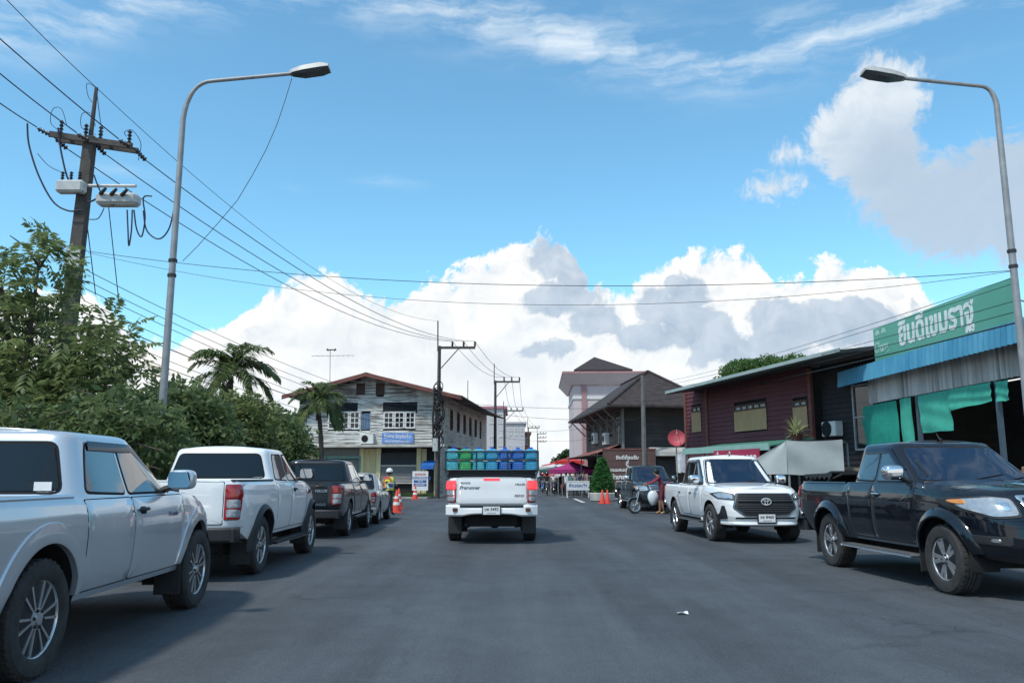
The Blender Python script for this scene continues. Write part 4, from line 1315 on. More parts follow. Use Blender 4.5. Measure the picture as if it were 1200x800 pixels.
for yy in (-.19, .13):
    a2 = MB(frame(LX + Vector((0, yy, 0)), dx)); a2.box(0, (RX - LX).length, 0, .07, -.07, .07); a.add(a2.v, a2.f)
a.build('crossarm', M_POLED, pt_)
def insul(mb, c, h=.30, r=.055, up_=1):
    pr = []
    for k in range(4):
        z = h * k / 4
        pr += [(r * .55, z), (r, z + h * .05), (r * .5, z + h * .14)]
    mb.lathe([(0, 0)] + [(q, z * up_) for q, z in pr] + [(0, h * up_)], 10, 'z', c)
for u in (.12, .42, .60, .95):
    a = MB(); insul(a, LX.lerp(RX, u) + Vector((0, -.1, .08)), .36, .06); a.build('insulator', M_INSUL, pt_)
for u in (.02, .5, 1.0):                                      # strain strings to both sides
    for sg in (-1, 1):
        a = MB(); c0 = LX.lerp(RX, u) + Vector((0, .0, -.02)); tip = c0 + (Vector((.10, .45, -.13)) if sg > 0 else Vector((-.20, -.42, .06)))
        a.tube([c0, tip], .018, 6)
        for k in range(4):
            q = c0.lerp(tip, .25 + k * .2); d_ = (tip - c0).normalized()
            a.tube([q - d_ * .03, q, q + d_ * .03], [.03, .065, .03], 10)
        a.build('strain_insulator', M_INSUL, pt_)
bz = up(at(95, 222, PY).z)
def boxat(px0, py0, px1, py1, y0, y1, nm, m, bev=.03, par=pt_):
    A = at(px0, py1, PY) - pb; B = at(px1, py0, PY) - pb
    a = MB(); a.box(A.x, B.x, y0, y1, A.z, B.z, bev); return a.build(nm, m, par)
boxat(74, 217, 107, 231, -.42, -.14, 'switch_box', M_BOX, .05)
sw = boxat(118, 230, 167, 244, -.34, .02, 'recloser_tank', M_BOX, .07)
for u in (0.25, .5, .75):
    a = MB(); c0 = (at(118, 233, PY) - pb).lerp(at(167, 236, PY) - pb, u); a.tube([c0 + Vector((-.1, -.34, .02)), c0 + Vector((.08, -.46, .12))], [.05, .035], 8); a.build('bushing', M_TRIM, sw)
a = MB(); a.tube([bz + Vector((0, -.12, .05)), at(162, 220, PY) - pb + Vector((0, -.12, 0))], .045, 8)
a.build('bracket', M_BOX, pt_)
for u in (80, 90, 100):
    a = MB(); insul(a, at(u, 217, PY) - pb + Vector((0, -.28, 0)), .26, .05); a.build('bushing', M_INSUL, pt_)
a = MB(); a.box(*[v for v in (up(at(90, 305, PY).z).x - .17, up(at(90, 305, PY).z).x + .17)], -.19, -.15, at(90, 315, PY).z, at(90, 292, PY).z); a.build('notice', M_BOX, pt_)
def img_tube(pts, r, Y, nm, par, m=M_WIRE):
    P = [at(x, y, Y) - pb for x, y in pts]
    out = []
    for i in range(len(P) - 1):                                # Catmull-Rom through the points
        p0, p1, p2, p3 = P[max(0, i - 1)], P[i], P[i + 1], P[min(len(P) - 1, i + 2)]
        for k in range(7):
            t = k / 7
            out.append(.5 * ((2 * p1) + (p2 - p0) * t + (2 * p0 - 5 * p1 + 4 * p2 - p3) * t * t + (3 * p1 - p0 - 3 * p2 + p3) * t ** 3))
    out.append(P[-1])
    a = MB(); a.tube(out, r, 6); a.build(nm, m, par, smooth=60, fix=False)
for pts, r in (([(32, 145), (34, 170), (45, 205), (62, 236), (80, 247), (96, 246)], .022), ([(68, 150), (72, 180), (82, 215), (102, 236), (120, 228)], .022),
               ([(110, 205), (118, 225), (130, 240), (140, 236)], .018), ([(149, 246), (150, 270), (151, 288), (154, 270), (155, 246)], .018), ([(157, 246), (160, 268), (166, 277), (170, 255), (168, 232), (178, 230)], .018),
               ([(168, 247), (172, 270), (186, 280), (198, 268), (205, 240)], .018), ([(104, 257), (115, 256), (122, 244)], .012),
               ([(76, 157), (60, 145), (62, 128), (72, 128), (78, 146)], .008), ([(112, 158), (96, 150), (96, 134), (106, 133), (112, 148)], .008), ([(148, 160), (146, 155), (155, 153), (165, 168), (162, 188)], .009),
               ([(113, 103), (102, 98), (103, 112), (108, 120)], .008), ([(113, 104), (116, 130), (120, 158)], .010), ([(44, 180), (58, 195), (78, 204)], .009)):
    img_tube(pts, r, PY - .25, 'jumper_cable', pt_, M_WIREB)
for x0, y0, x1, y1 in ((102, 262, 112, 345), (127, 240, 140, 360)):
    o = wire([at(x0, y0, PY + .3), at(x1, y1, PY + 1.5)], .012, 'thin guy wire running down from the leaning pole into the tree', 'guy_wire', group='guy wires of the leaning pole')

def small_pole(px, py_top, py_arm, px_arm1, Y, label, brace=True, r=.13, m=None, n_ins=3, arms=1):
    top = at(px, py_top, Y); arm = at(px, py_arm, Y); end = at(px_arm1, py_arm, Y)
    t = thing('utility_pole', label, 'utility pole', (arm.x, Y, 0), 0)
    L = lambda v: Vector(v) - Vector((arm.x, Y, 0))
    m = m or M_POLED
    a = MB(); a.tube([(0, 0, 0), (0, 0, arm.z + .1)], [r * 1.25, r * .8], 4 if Y < 120 else 6)
    a.tube([(-.1, 0, arm.z - .25), L((top.x - .1, Y, top.z))], r * .36, 6)
    a.build('pole', m, t)
    ends = []
    for q in range(arms):
        dz = -q * .9
        a = MB(); a.box(min(-.1, L(end).x), max(.1, L(end).x), -.08, .08, arm.z - .09 + dz, arm.z + .06 + dz); a.build('crossarm', m, t)
        if brace:
            a = MB(); a.tube([(0, -.1, arm.z - 1.5), (L(end).x * .55, -.1, arm.z - .06)], .035, 5); a.build('brace', m, t)
        for k in range(n_ins):
            u = (.36 + .63 * k / max(1, n_ins - 1))
            a = MB(); insul(a, (L(end).x * u, 0, arm.z + .05 + dz), .36, .10); a.build('insulator', M_INSUL, t)
            ends.append(Vector((arm.x + L(end).x * u, Y, arm.z + .40 + dz)))
    return t, Vector((arm.x - .1, Y, top.z)), ends, Vector((arm.x, Y, 0))
pole2, p2top, p2e, p2b = small_pole(515, 376, 407, 557, 52, 'dark utility pole with a tangle of cables beside the white wooden house')
pole3, p3top, p3e, p3b = small_pole(580.5, 426, 447, 609, 72, 'utility pole with a braced crossarm beyond the white wooden house')
pole4, p4top, p4e, p4b = small_pole(591, 470, 481, 613, 104, 'utility pole with a short crossarm before the white office blocks', r=.14)
pole5, p5top, p5e, p5b = small_pole(619, 490, 501, 632, 150, 'distant utility pole above the end of the street', brace=False, arms=1, r=.15)
pole6, p6top, p6e, p6b = small_pole(630, 500, 508, 640, 190, 'farthest utility pole with three crossarms at the street end', brace=False, arms=3, r=.16)
# the tangle on pole 2
for zlo, zhi, nn, rad, sd_ in ((3.4, 6.4, 36, .36, 1), (4.4, 7.0, 20, .28, 2)):
    rnd = random.Random(sd_)
    for k in range(nn // 2):
        a = MB(); z0_ = rnd.uniform(zlo, zhi); R0 = rnd.uniform(.2, rad); q = []
        ph = rnd.random() * 6; tx = rnd.uniform(-.6, .6)
        for j in range(15):
            u = j / 14 * 2 * PI
            q.append((R0 * math.cos(u + ph) + .1 * tx, R0 * .5 * math.sin(u + ph) - .12, z0_ + R0 * (1.2 + tx) * math.sin(u) + tx * .2 * math.cos(2 * u)))
        a.tube(q, rnd.uniform(.02, .05), 5, closed=False); a.build('cable_loop', M_WIRE, pole2, smooth=60, fix=False)
a = MB(); a.box(-.30, .02, -.42, -.14, 2.9, 3.7, .02); a.build('meter_box', M_BOX, pole2)
a = MB(); a.tube([(-.28, -.1, 3.5), (-.34, -.16, 5), (-.22, -.12, 6.9)], .07, 6); a.build('cable_duct', M_WIRE, pole2)

# ------------------------------------------------------------------ overhead lines
prim = 'primary power line strung from the leaning pole to the pole beside the white house'
starts = [LX.lerp(RX, u) + pb + Vector((.10, .5, -.14)) for u in (.02, .5, 1.0)]
for A, B in zip(starts, p2e): wire(sagline(A, B, 1.15), .013, prim, m=M_WIREB, group='primary power lines')
near = 'primary power line coming in overhead to the leaning pole'
for (px, py), u in zip(((-60, 76), (-60, 36), (-60, -8)), (.02, .5, 1.0)):
    wire(sagline(LX.lerp(RX, u) + pb + Vector((-.2, -.45, .06)), at(px, py, 15.2), .05), .014, near, m=M_WIREB, group='incoming primary lines')
wire(sagline(pole_top, at(-40, -50, 14), .05), .009, 'thin shield wire coming in to the tip of the leaning pole')
wire(sagline(pole_top, p2top, 1.4, 30), .008, 'thin shield wire from the tip of the leaning pole to the next pole')
for A, B in zip(p2e, p3e): wire(sagline(A, B, .7), .014, 'power line between the two poles by the white wooden house', group='lines between the poles')
for A, B in zip(p3e, p4e): wire(sagline(A, B, .8), .016, 'power line between the braced poles along the street', group='lines along the street')
for A, B in zip(p4e, p5e): wire(sagline(A, B, .9), .018, 'distant power line above the end of the street', group='distant lines')
# across the road
for (x0, y0, x1, y1, s, r) in ((100, 294, 1187, 317, .55, .007), (103, 296, 1185, 318, .95, .005)):
    wire(sagline(at(x0, y0, PY), at(x1, y1, 15.0), s, 30), r, 'thin line crossing the whole road from the leaning pole to the street lamp', group='lines crossing the road')
# bundle that runs down the right hand side
pend = at(760, 470, 48)
for k, (y0, y1, r) in enumerate(((324, 452, .009), (331, 456, .009), (352, 459, .010), (365, 464, .011), (378, 470, .022))):
    wire(sagline(at(1191, y0, 15.1), at(752, y1, 49.5), .25, 24), r * .7, 'low cable running from the street lamp past the shop to the dark wooden building', group='cables along the shop side')
# lower bundle on the left
for k, (x0, y0, x1, y1, s, r) in enumerate(((104, 318, 513, 478, .5, .012), (104, 330, 513, 486, .5, .012), (100, 338, 512, 494, .45, .012), (98, 352, 511, 500, .5, .012), (98, 366, 510, 507, .4, .020), (97, 380, 512, 512, .5, .012), (96, 392, 511, 520, .4, .016))):
    wire(sagline(at(x0, y0, PY + .1), at(x1, y1, 51.8), s * 1.3, 26), r * .7, 'sagging telephone cable from the leaning pole to the tangled pole', group='telephone cables')
# droop of thin wire from the lamp head
q = [at(x, y, 15.05) for x, y in ((342, 92), (335, 115), (325, 145), (312, 175), (296, 205), (278, 235), (255, 262), (232, 288), (214, 306))]
wire(q, .006, 'thin loose wire drooping from the lamp head down to its pole', 'loose_wire')
# steady lines that cross the street farther down
for (x0, y0, x1, y1, Y0, Y1, s) in ((520, 470, 744, 478, 52, 50, .2), (520, 476, 744, 492, 52, 50, .3), (585, 505, 700, 500, 72, 75, .2), (586, 512, 690, 514, 72, 80, .3)):
    wire(sagline(at(x0, y0, Y0), at(x1, y1, Y1), s), .012, 'thin service wire crossing the street between the poles and the dark house', group='service wires over the street')
# ------------------------------------------------------------------ buildings
def boards(name, col, wear, pitch, amount=(.5, .62), rough=.85, scale=1.1):
    """Painted boards: the paint has come off in streaks that follow the boards, bare weathered wood shows."""
    m = bpy.data.materials.new(name); m.use_nodes = True
    nt = m.node_tree; N = nt.nodes; L = nt.links; bs = N['Principled BSDF']; S.nt = nt
    tc = N.new('ShaderNodeTexCoord')
    def nz(sc_, det, st):
        mp = N.new('ShaderNodeMapping'); mp.inputs['Scale'].default_value = st; L.new(tc.outputs['Object'], mp.inputs['Vector'])
        n = N.new('ShaderNodeTexNoise'); n.inputs['Scale'].default_value = sc_; n.inputs['Detail'].default_value = det; n.inputs['Roughness'].default_value = .65
        L.new(mp.outputs['Vector'], n.inputs['Vector']); return S(n.outputs['Fac'])
    peel = nz(scale, 8, (.30, .30, 5.0)) * .6 + nz(.35, 3, (1, 1, 1)) * .4
    f = peel.step(*amount)
    grime = nz(.9, 5, (1.4, 1.4, .35))
    mx = N.new('ShaderNodeMix'); mx.data_type = 'RGBA'; L.new(f.k, mx.inputs['Factor'])
    mx.inputs[6].default_value = (*col, 1); mx.inputs[7].default_value = (*wear, 1)
    m2 = N.new('ShaderNodeMix'); m2.data_type = 'RGBA'; m2.blend_type = 'MULTIPLY'; L.new((grime.step(.40, .72) * .5).k, m2.inputs['Factor'])
    L.new(mx.outputs[2], m2.inputs[6]); m2.inputs[7].default_value = (.55, .52, .47, 1)
    L.new(m2.outputs[2], bs.inputs['Base Color']); bs.inputs['Roughness'].default_value = rough
    return m
def siding(a, x0, x1, z0, z1, pitch=.18, holes=(), top=None, y=0.0, t=.034):
    """Overlapping horizontal boards on the plane y = Y (outer face towards -y); HOLES are (x0, x1, z0, z1); TOP(z) clips the ends under a gable."""
    n = max(1, int(round((z1 - z0) / pitch))); ph = (z1 - z0) / n
    for k in range(n):
        za, zb_ = z0 + k * ph, z0 + (k + 1) * ph
        l, r = x0, x1
        if top:
            l, r = top(za + ph * .5)
            if r - l < .1: continue
        spans = [(l, r)]
        for (h0, h1, v0, v1) in holes:
            if zb_ > v0 + .02 and za < v1 - .02:
                nx = []
                for (p, q) in spans:
                    if h1 <= p or h0 >= q: nx.append((p, q)); continue
                    if h0 > p: nx.append((p, h0))
                    if h1 < q: nx.append((h1, q))
                spans = nx
        for p, q in spans:
            a.add([(p, y - t, za), (q, y - t, za), (q, y - .004, zb_), (p, y - .004, zb_), (p, y + .03, za), (q, y + .03, za), (q, y + .03, zb_), (p, y + .03, zb_)],
                  [(0, 1, 2, 3), (7, 6, 5, 4), (0, 4, 5, 1), (2, 6, 7, 3), (0, 3, 7, 4), (1, 5, 6, 2)])
def corrugated(a, x0, x1, p0, p1, period=.15, amp=.022, n=6, th=.004):
    """Ribbed sheet between the lines p0 and p1, each a point (y, z), ribs running from p0 to p1."""
    k = int((x1 - x0) / period * n)
    d = Vector((0, p1[0] - p0[0], p1[1] - p0[1])).normalized(); nn = Vector((0, -d.z, d.y))
    vs = []
    for i in range(k + 1):
        x = x0 + (x1 - x0) * i / k
        w = amp * math.cos(2 * PI * x / period)
        for p in (p0, p1): vs.append(Vector((x, p[0], p[1])) + nn * w)
    a.add(vs, [(i * 2, (i + 1) * 2, (i + 1) * 2 + 1, i * 2 + 1) for i in range(k)])
def framed_window(a_frame, a_glass, x0, x1, z0, z1, nx, nz_, fr=.05, bar=.03, y=-.03, d=.05):
    a_frame.box(x0, x0 + fr, y - .02, y + d, z0, z1); a_frame.box(x1 - fr, x1, y - .02, y + d, z0, z1)
    a_frame.box(x0 + fr, x1 - fr, y - .02, y + d, z0, z0 + fr); a_frame.box(x0 + fr, x1 - fr, y - .02, y + d, z1 - fr, z1)
    for i in range(1, nx):
        x = lerp(x0 + fr, x1 - fr, i / nx); a_frame.box(x - bar / 2, x + bar / 2, y - .008, y + d - .01, z0 + fr, z1 - fr)
    for j in range(1, nz_):
        z = lerp(z0 + fr, z1 - fr, j / nz_); a_frame.box(x0 + fr, x1 - fr, y - .003, y + d - .015, z - bar / 2, z + bar / 2)
    a_glass.box(x0 + fr, x1 - fr, y + d - .02, y + d - .012, z0 + fr, z1 - fr)
M_PANE = mat('window pane', (.018, .022, .026), .05, 0, .25, 3, spec=.7)
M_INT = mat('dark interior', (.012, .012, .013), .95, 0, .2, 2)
M_RUST = mat('rusty roof sheet', (.085, .066, .056), .8, .1, .3, 1.2, col2=(.15, .11, .09), stretch=(1, .25, 1))
M_DKROOF = mat('dark tile roof', (.022, .015, .015), .85, 0, .25, 3.4, col2=(.055, .040, .037), bump=.5, bscale=9)
M_BARGE = mat('red brown bargeboard', (.15, .055, .045), .8, 0, .25, 3)
M_WWHITE = boards('peeling white boards', (.56, .56, .53), (.17, .155, .14), .2, (.47, .56), scale=2.0)
M_WTRIM = mat('white window frame', (.62, .62, .59), .7, 0, .12, 6)
M_CREAM = mat('yellow cream doors', (.58, .51, .30), .8, 0, .15, 3, stretch=(6, 6, .4))
M_LEDGE = mat('stained concrete ledge', (.34, .32, .29), .9, 0, .3, 1.6, col2=(.52, .50, .46), bump=.2)
M_SHUT = mat('grey roller shutter', (.16, .17, .17), .6, .2, .15, 4)
M_SHUTD = mat('dark roller shutter', (.035, .042, .05), .55, .2, .2, 4)
M_GREENF = mat('green painted frame', (.12, .22, .18), .7, 0, .15, 5)
M_BLUES = mat('blue sign board', (.12, .25, .56), .6, 0, .12, 3)
M_SIGNW = mat('white sign board', (.66, .67, .68), .5, 0, .08, 3)
M_SIGNB = mat('navy lettering', (.03, .10, .30), .5, 0, .1, 5)
M_SIGNR = mat('red lettering', (.55, .05, .04), .5, 0, .1, 5)
M_AWB = mat('blue canvas', (.015, .12, .42), .7, 0, .15, 3)
M_ACW = mat('air conditioner casing', (.62, .62, .60), .5, 0, .08, 6)

def ac_unit(label, M, w=.85, h=.58, d=.30):
    loc = M.translation.copy()
    t = thing('air_conditioner', label, 'air conditioner', loc)
    f = Matrix.Translation(-loc) @ M
    a = MB(f); a.box(-w / 2, w / 2, -d, 0, 0, h, .02); a.build('casing', M_ACW, t)
    a = MB(f); a.lathe([(.0, -d - .004), (.235, -d - .004), (.24, -d + .03)], 28, 'y', (-w * .12, 0, h / 2)); b = a.build('fan_opening', M_INT, t)
    a = MB(f)
    for k in range(5): a.tube([(-w * .12 + (.05 + .045 * k) * math.cos(u), -d - .012, h / 2 + (.05 + .045 * k) * math.sin(u)) for u in np.linspace(0, 2 * PI, 25)[:-1]], .006, 5, closed=True)
    for k in range(8): a.tube([(-w * .12, -d - .012, h / 2), (-w * .12 + .24 * math.cos(k * PI / 4), -d - .012, h / 2 + .24 * math.sin(k * PI / 4))], .006, 5)
    a.build('fan_guard', M_TRIM, b)
    a = MB(f)
    for sx in (-w * .35, w * .35): a.box(sx - .02, sx + .02, -d + .02, .04, -.04, -.002)
    a.build('bracket', M_TRIM, t)
    return t

# --- white wooden house -----------------------------------------------------------------
ang = R(-7)
xh = Vector((math.cos(ang), math.sin(ang), 0)); yh = Vector((-math.sin(ang), math.cos(ang), 0))
rc = at(516, 540, 55.0); rc.z = 0
Wd = 9.9
o0 = rc - xh * Wd
hs = thing('wooden_house', 'two storey white wooden house with peeling boards behind the parked sedan', 'house', o0)
HM = frame(o0, xh)
def hz(px, py):                                             # picture point -> (x along the front, height)
    p = on_plane(px, py, o0, yh); d = p - o0
    return d.dot(xh), p.z
def lx(px, py=500): return hz(px, py)[0]
def hbuild(a, nm, m, par=hs, **k): return a.build(nm, m, par, world=True, **k)
zled = hz(430, 522)[1]; zap = hz(428, 439)[1]; zeL = hz(338, 467)[1]
Dp = 20.0
apx = Wd * .5
zw = zeL + .25                                              # wall height under the eaves
slope = (zap - zeL) / (apx + 1.3)
def gab(z):
    if z < zw: return 0, Wd
    q = (zap - .12 - z) / slope
    return max(0, apx - q), min(Wd, apx + q)
w1 = (lx(384), lx(422), hz(400, 503)[1], hz(400, 482)[1]); w2 = (lx(449), lx(487), hz(470, 502)[1], hz(470, 482)[1])
cur = (lx(423), lx(434), hz(430, 503)[1], hz(430, 484)[1])
v1 = (lx(417), lx(426), hz(420, 462)[1], hz(420, 449)[1]); v2 = (lx(440), lx(449), hz(445, 462)[1], hz(445, 449)[1])
lou1 = (w1[0] - .1, w1[1] - .2, w1[3] + .03, w1[3] + .52); lou2 = (w2[0] - .05, w2[1] + .1, w2[3] + .03, w2[3] + .55)
a = MB(HM); siding(a, 0, Wd, zled + .05, zap, .19, (w1, w2, cur, v1, v2, lou1, lou2), gab)
hbuild(a, 'front_wall', M_WWHITE, smooth=0, fix=False)
# core behind the boards (ground floor included), side walls
a = MB(HM); 
core = [(0, .05), (Wd, .05), (Wd, zw - .02), (apx, zap - .25), (0, zw - .02)]
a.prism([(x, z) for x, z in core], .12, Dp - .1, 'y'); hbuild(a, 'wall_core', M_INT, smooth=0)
sm = frame(o0 + xh * Wd, yh)                                 # right hand flank, outer face towards +xh
SMx = Matrix.Translation(sm.translation) @ Matrix(((yh.x, -xh.x, 0, 0), (yh.y, -xh.y, 0, 0), (0, 0, 1, 0), (0, 0, 0, 1)))
sw_ = [(3.0 + k * 2.6, 4.0 + k * 2.6, zled + 1.25, zled + 2.6) for k in range(6)]
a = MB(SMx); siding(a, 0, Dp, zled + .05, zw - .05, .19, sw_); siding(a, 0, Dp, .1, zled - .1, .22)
hbuild(a, 'flank_wall', boards('brightened cream flank boards', (.56, .53, .46), (.24, .215, .19), .2, (.50, .63), scale=2.0), smooth=0, fix=False)  # cream paint, its wear thinned and paled to make up for the shaded side
for (x0, x1, z0, z1) in sw_[:5]:
    f_, g_ = MB(SMx), MB(SMx); framed_window(f_, g_, x0, x1, z0, z1, 2, 2)
    w = hbuild(f_, 'window', M_BARGE, smooth=0); hbuild(g_, 'pane', M_PANE, w, smooth=0)
for nm, (x0, x1, z0, z1), cnt in (('w', w1, 3), ('w', w2, 3)):
    sp_ = (x1 - x0) / cnt
    for k in range(cnt):
        f_, g_ = MB(HM), MB(HM); framed_window(f_, g_, x0 + k * sp_ + .012, x0 + (k + 1) * sp_ - .012, z0, z1, 2, 3, .10, .055)
        w = hbuild(f_, 'window', M_WTRIM, smooth=0); hbuild(g_, 'pane', M_PANE, w, smooth=0)
for (x0, x1, z0, z1) in (lou1, lou2):
    a = MB(HM); n = 6
    a.box(x0, x1, .06, .10, z0, z1)
    for k in range(n):
        z = z0 + (z1 - z0) * k / n; a.add([(x0, -.03, z), (x1, -.03, z), (x1, .05, z + .07), (x0, .05, z + .07)], [(0, 1, 2, 3)])
    hbuild(a, 'louvre', M_SHUTD, smooth=0, fix=False)
a = MB(HM); (x0, x1, z0, z1) = cur; a.grid(lambda u, v: (x0 + (x1 - x0) * u, .02 + .02 * math.sin(u * 25), z0 + (z1 - z0) * v), 24, 2)
hbuild(a, 'curtain', mat('faded blue curtain', (.10, .16, .24), .9, 0, .2, 4), fix=False)
for (x0, x1, z0, z1) in (v1, v2):
    a = MB(HM); a.box(x0, x1, .01, .05, z0, z1)
    a.box(x0 - .04, x0 + .02, -.04, .06, z0 - .04, z1 + .04); a.box(x1 - .02, x1 + .04, -.04, .06, z0 - .04, z1 + .04)
    for k in range(5): z = lerp(z0, z1, k / 4); a.box(x0 + .021, x1 - .021, -.03, .008, z - .03, z + .03)
    hbuild(a, 'gable_vent', mat('dark brown wood', (.06, .035, .028), .8, 0, .25, 5), smooth=0)
# roof: two slopes, bargeboards
for sg in (-1, 1):
    a = MB(HM); xe = apx + sg * (apx + (.85 if sg < 0 else 1.35)); ze_ = zap - slope * (apx + (.85 if sg < 0 else 1.35)) ; th = .07
    if sg > 0: xe += .25; ze_ -= .25 * slope
    y0, y1 = -1.05, Dp + .6
    k = 60; vs = []
    for i in range(k + 1):
        y = lerp(y0, y1, i / k); sagz = -.10 * math.sin(PI * i / k)
        for j in range(7):
            u = j / 6; vs.append((lerp(apx, xe, u), y, lerp(zap, ze_, u) + .05 + sagz - .09 * math.sin(PI * u) + .025 * (i % 2)))
    b = len(vs)
    vs += [(x, y, z - th) for x, y, z in vs]
    q = []
    for i in range(k):
        for j in range(6):
            q.append((i * 7 + j, i * 7 + j + 1, (i + 1) * 7 + j + 1, (i + 1) * 7 + j)); q.append((b + i * 7 + j, b + (i + 1) * 7 + j, b + (i + 1) * 7 + j + 1, b + i * 7 + j + 1))
    for i in range(k): q.append((i * 7 + 6, b + i * 7 + 6, b + (i + 1) * 7 + 6, (i + 1) * 7 + 6))
    for j in range(6): q.append((j, b + j, b + j + 1, j + 1))
    a.add(vs, q); rf = hbuild(a, 'roof', M_RUST, smooth=0, fix=False)
    a = MB(HM); a.add([(apx, -1.06, zap + .02), (xe, -1.06, ze_ + .02), (xe, -1.06, ze_ - .26), (apx, -1.06, zap - .26), (apx, -1.10, zap + .02), (xe, -1.10, ze_ + .02), (xe, -1.10, ze_ - .24), (apx, -1.10, zap - .24)], [(0, 1, 2, 3), (7, 6, 5, 4), (0, 4, 5, 1), (2, 6, 7, 3), (1, 5, 6, 2), (0, 3, 7, 4)])
    hbuild(a, 'bargeboard', M_BARGE, rf, smooth=0)
# ledge between the floors, ground floor front
a = MB(HM); a.box(-.6, Wd + .5, -1.1, .1, zled - .14, zled + .03, .02); hbuild(a, 'ledge', M_LEDGE)
zg1 = zled - .16
a = MB(HM)
for u in (lx(358, 545), lx(424, 545), lx(444, 545), lx(491, 545), Wd - .25):
    a2 = MB(HM); a2.box(u - .14, u + .14, -.12, .11, 0.05, zg1 - .01); hbuild(a2, 'post', M_CREAM, smooth=0)
def shutter(x0, x1, z0, z1, m, nm='shutter', y=-.04, lam=.09, vertical=False):
    a = MB(HM); 
    if vertical:
        n = int((x1 - x0) / .12)
        a.grid(lambda u, v: (lerp(x0, x1, u), y + .035 * (1 if int(u * 2 * n + .5) % 2 else -1), lerp(z0, z1, v)), 2 * n, 1)
    else:
        n = max(2, int((z1 - z0) / lam)); a.grid(lambda u, v: (lerp(x0, x1, u), y + .014 * math.cos(v * n * 2 * PI), lerp(z0, z1, v)), 1, n * 6)
    return hbuild(a, nm, m, smooth=40, fix=False)
gs0, gs1 = lx(376, 545), lx(423, 545)
shutter(gs0 + .1, gs1 - .1, .06, zg1 - .75, M_SHUT)
a = MB(HM); a.box(gs0 - .02, gs1 + .0, -.16, -.06, zg1 - .72, zg1 - .50); a.box(gs0 - .02, gs0 + .09, -.16, -.06, .05, zg1 - .721); a.box(gs1 - .09, gs1 + .0, -.16, -.06, .05, zg1 - .721); hbuild(a, 'door_frame', M_GREENF, smooth=0)
a = MB(HM); a.box(gs0, gs1, -.03, .1, zg1 - .49, zg1 - .02); hbuild(a, 'transom', M_SHUT, smooth=0)
shutter(lx(426, 545), lx(443, 545), .08, zg1 - .04, M_CREAM, 'folding_door', vertical=True)
shutter(lx(360, 545), gs0 - .05, .08, zg1 - .1, M_CREAM, 'folding_door', vertical=True)
shutter(lx(492, 545), lx(500, 545), .08, zg1 - .06, M_CREAM, 'folding_door', vertical=True)
cs0, cs1 = lx(446, 545), lx(490, 545)
zmid = hz(465, 545)[1]; zop = hz(465, 565)[1]
shutter(cs0, cs1, zmid, zg1 - .3, M_SHUTD); shutter(cs0, cs1, max(.5, zop), zmid - .02, M_SHUT)
a = MB(HM); a.box(cs0, cs1, -.07, .0, zmid - .06, zmid + .03); a.box(cs0, cs1, -.07, .0, max(.5, zop) - .08, max(.5, zop)); hbuild(a, 'shutter_rail', M_LEDGE, smooth=0)
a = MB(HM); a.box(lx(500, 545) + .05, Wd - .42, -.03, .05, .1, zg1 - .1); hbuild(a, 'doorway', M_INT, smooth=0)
a = MB(HM); x0, x1 = lx(448, 513), lx(485, 513); z0, z1 = hz(465, 519)[1], hz(465, 507)[1]; a.box(x0, x1, -.10, -.06, z0, z1)
sg_ = hbuild(a, 'sign_board', M_BLUES, smooth=0)
text_mesh('lettering', 'ร้านขาย วัสดุก่อสร้าง', .34, M_SIGNW, sg_, HM @ frame(((x0 + x1) / 2, -.105, (z0 + z1) / 2 + .10), (1, 0, 0), (0, -1, 0)), .003, .006, world=True, width=(x1 - x0) * .86)
text_mesh('lettering', 'จำหน่ายสินค้าราคาถูก', .2, M_SIGNW, sg_, HM @ frame(((x0 + x1) / 2, -.105, z0 + .13), (1, 0, 0), (0, -1, 0)), .003, .003, world=True, width=(x1 - x0) * .8)
u, z = hz(431, 520)
ac_unit('white air conditioner hanging on the peeling boards beside the blue sign', HM @ Matrix.Translation((u, -.06, z)), .95, .68)
# small things before the house
u, z = hz(504, 545); a = MB(HM)
x0, x1 = lx(497, 545), lx(512, 545)
aw = thing('canvas_awning', 'small blue canvas awning over the doorway of the white wooden house', 'awning', HM @ Vector(((x0 + x1) / 2, -.1, z)))
a = MB(HM); a.add([(x0, -.13, z + .30), (x1, -.13, z + .30), (x1, -1.0, z - .02), (x0, -1.0, z - .02), (x1, -1.0, z - .26), (x0, -1.0, z - .26), (x0, -.13, z + .27), (x1, -.13, z + .27), (x1, -.97, z - .05), (x0, -.97, z - .05), (x1, -.97, z - .26), (x0, -.97, z - .26)],
     [(0, 1, 2, 3), (3, 2, 4, 5), (7, 6, 9, 8), (9, 11, 10, 8), (5, 4, 10, 11), (0, 3, 9, 6), (1, 7, 8, 2), (3, 5, 11, 9), (2, 8, 10, 4), (0, 6, 7, 1)])
a.build('canvas', M_AWB, aw, world=True, smooth=0)
x0, x1 = lx(490, 565), lx(508, 565); q0, q1 = hz(499, 574)[1], hz(499, 552)[1]
sgn = thing('notice_board', 'white notice board with blue bands standing before the white wooden house', 'sign', HM @ Vector(((x0 + x1) / 2, -1.6, .1)))
a = MB(HM); a.box(x0, x1, -1.62, -1.58, max(.35, q0), q1, .004); pnl = a.build('board', M_SIGNW, sgn, world=True)
a = MB(HM)
for x in (x0 + .1, x1 - .1): a2 = MB(HM); a2.box(x - .025, x + .025, -1.577, -1.53, .1, q1 - .1); a2.build('leg', M_TRIM, sgn, world=True)
hh = q1 - max(.35, q0)
for f0, f1 in ((.40, .54), (.22, .36)):
    a = MB(HM); a.box(x0 + .1, x1 - .1, -1.626, -1.6205, max(.35, q0) + hh * f0, max(.35, q0) + hh * f1); a.build('band', M_SIGNB, pnl, world=True, smooth=0)
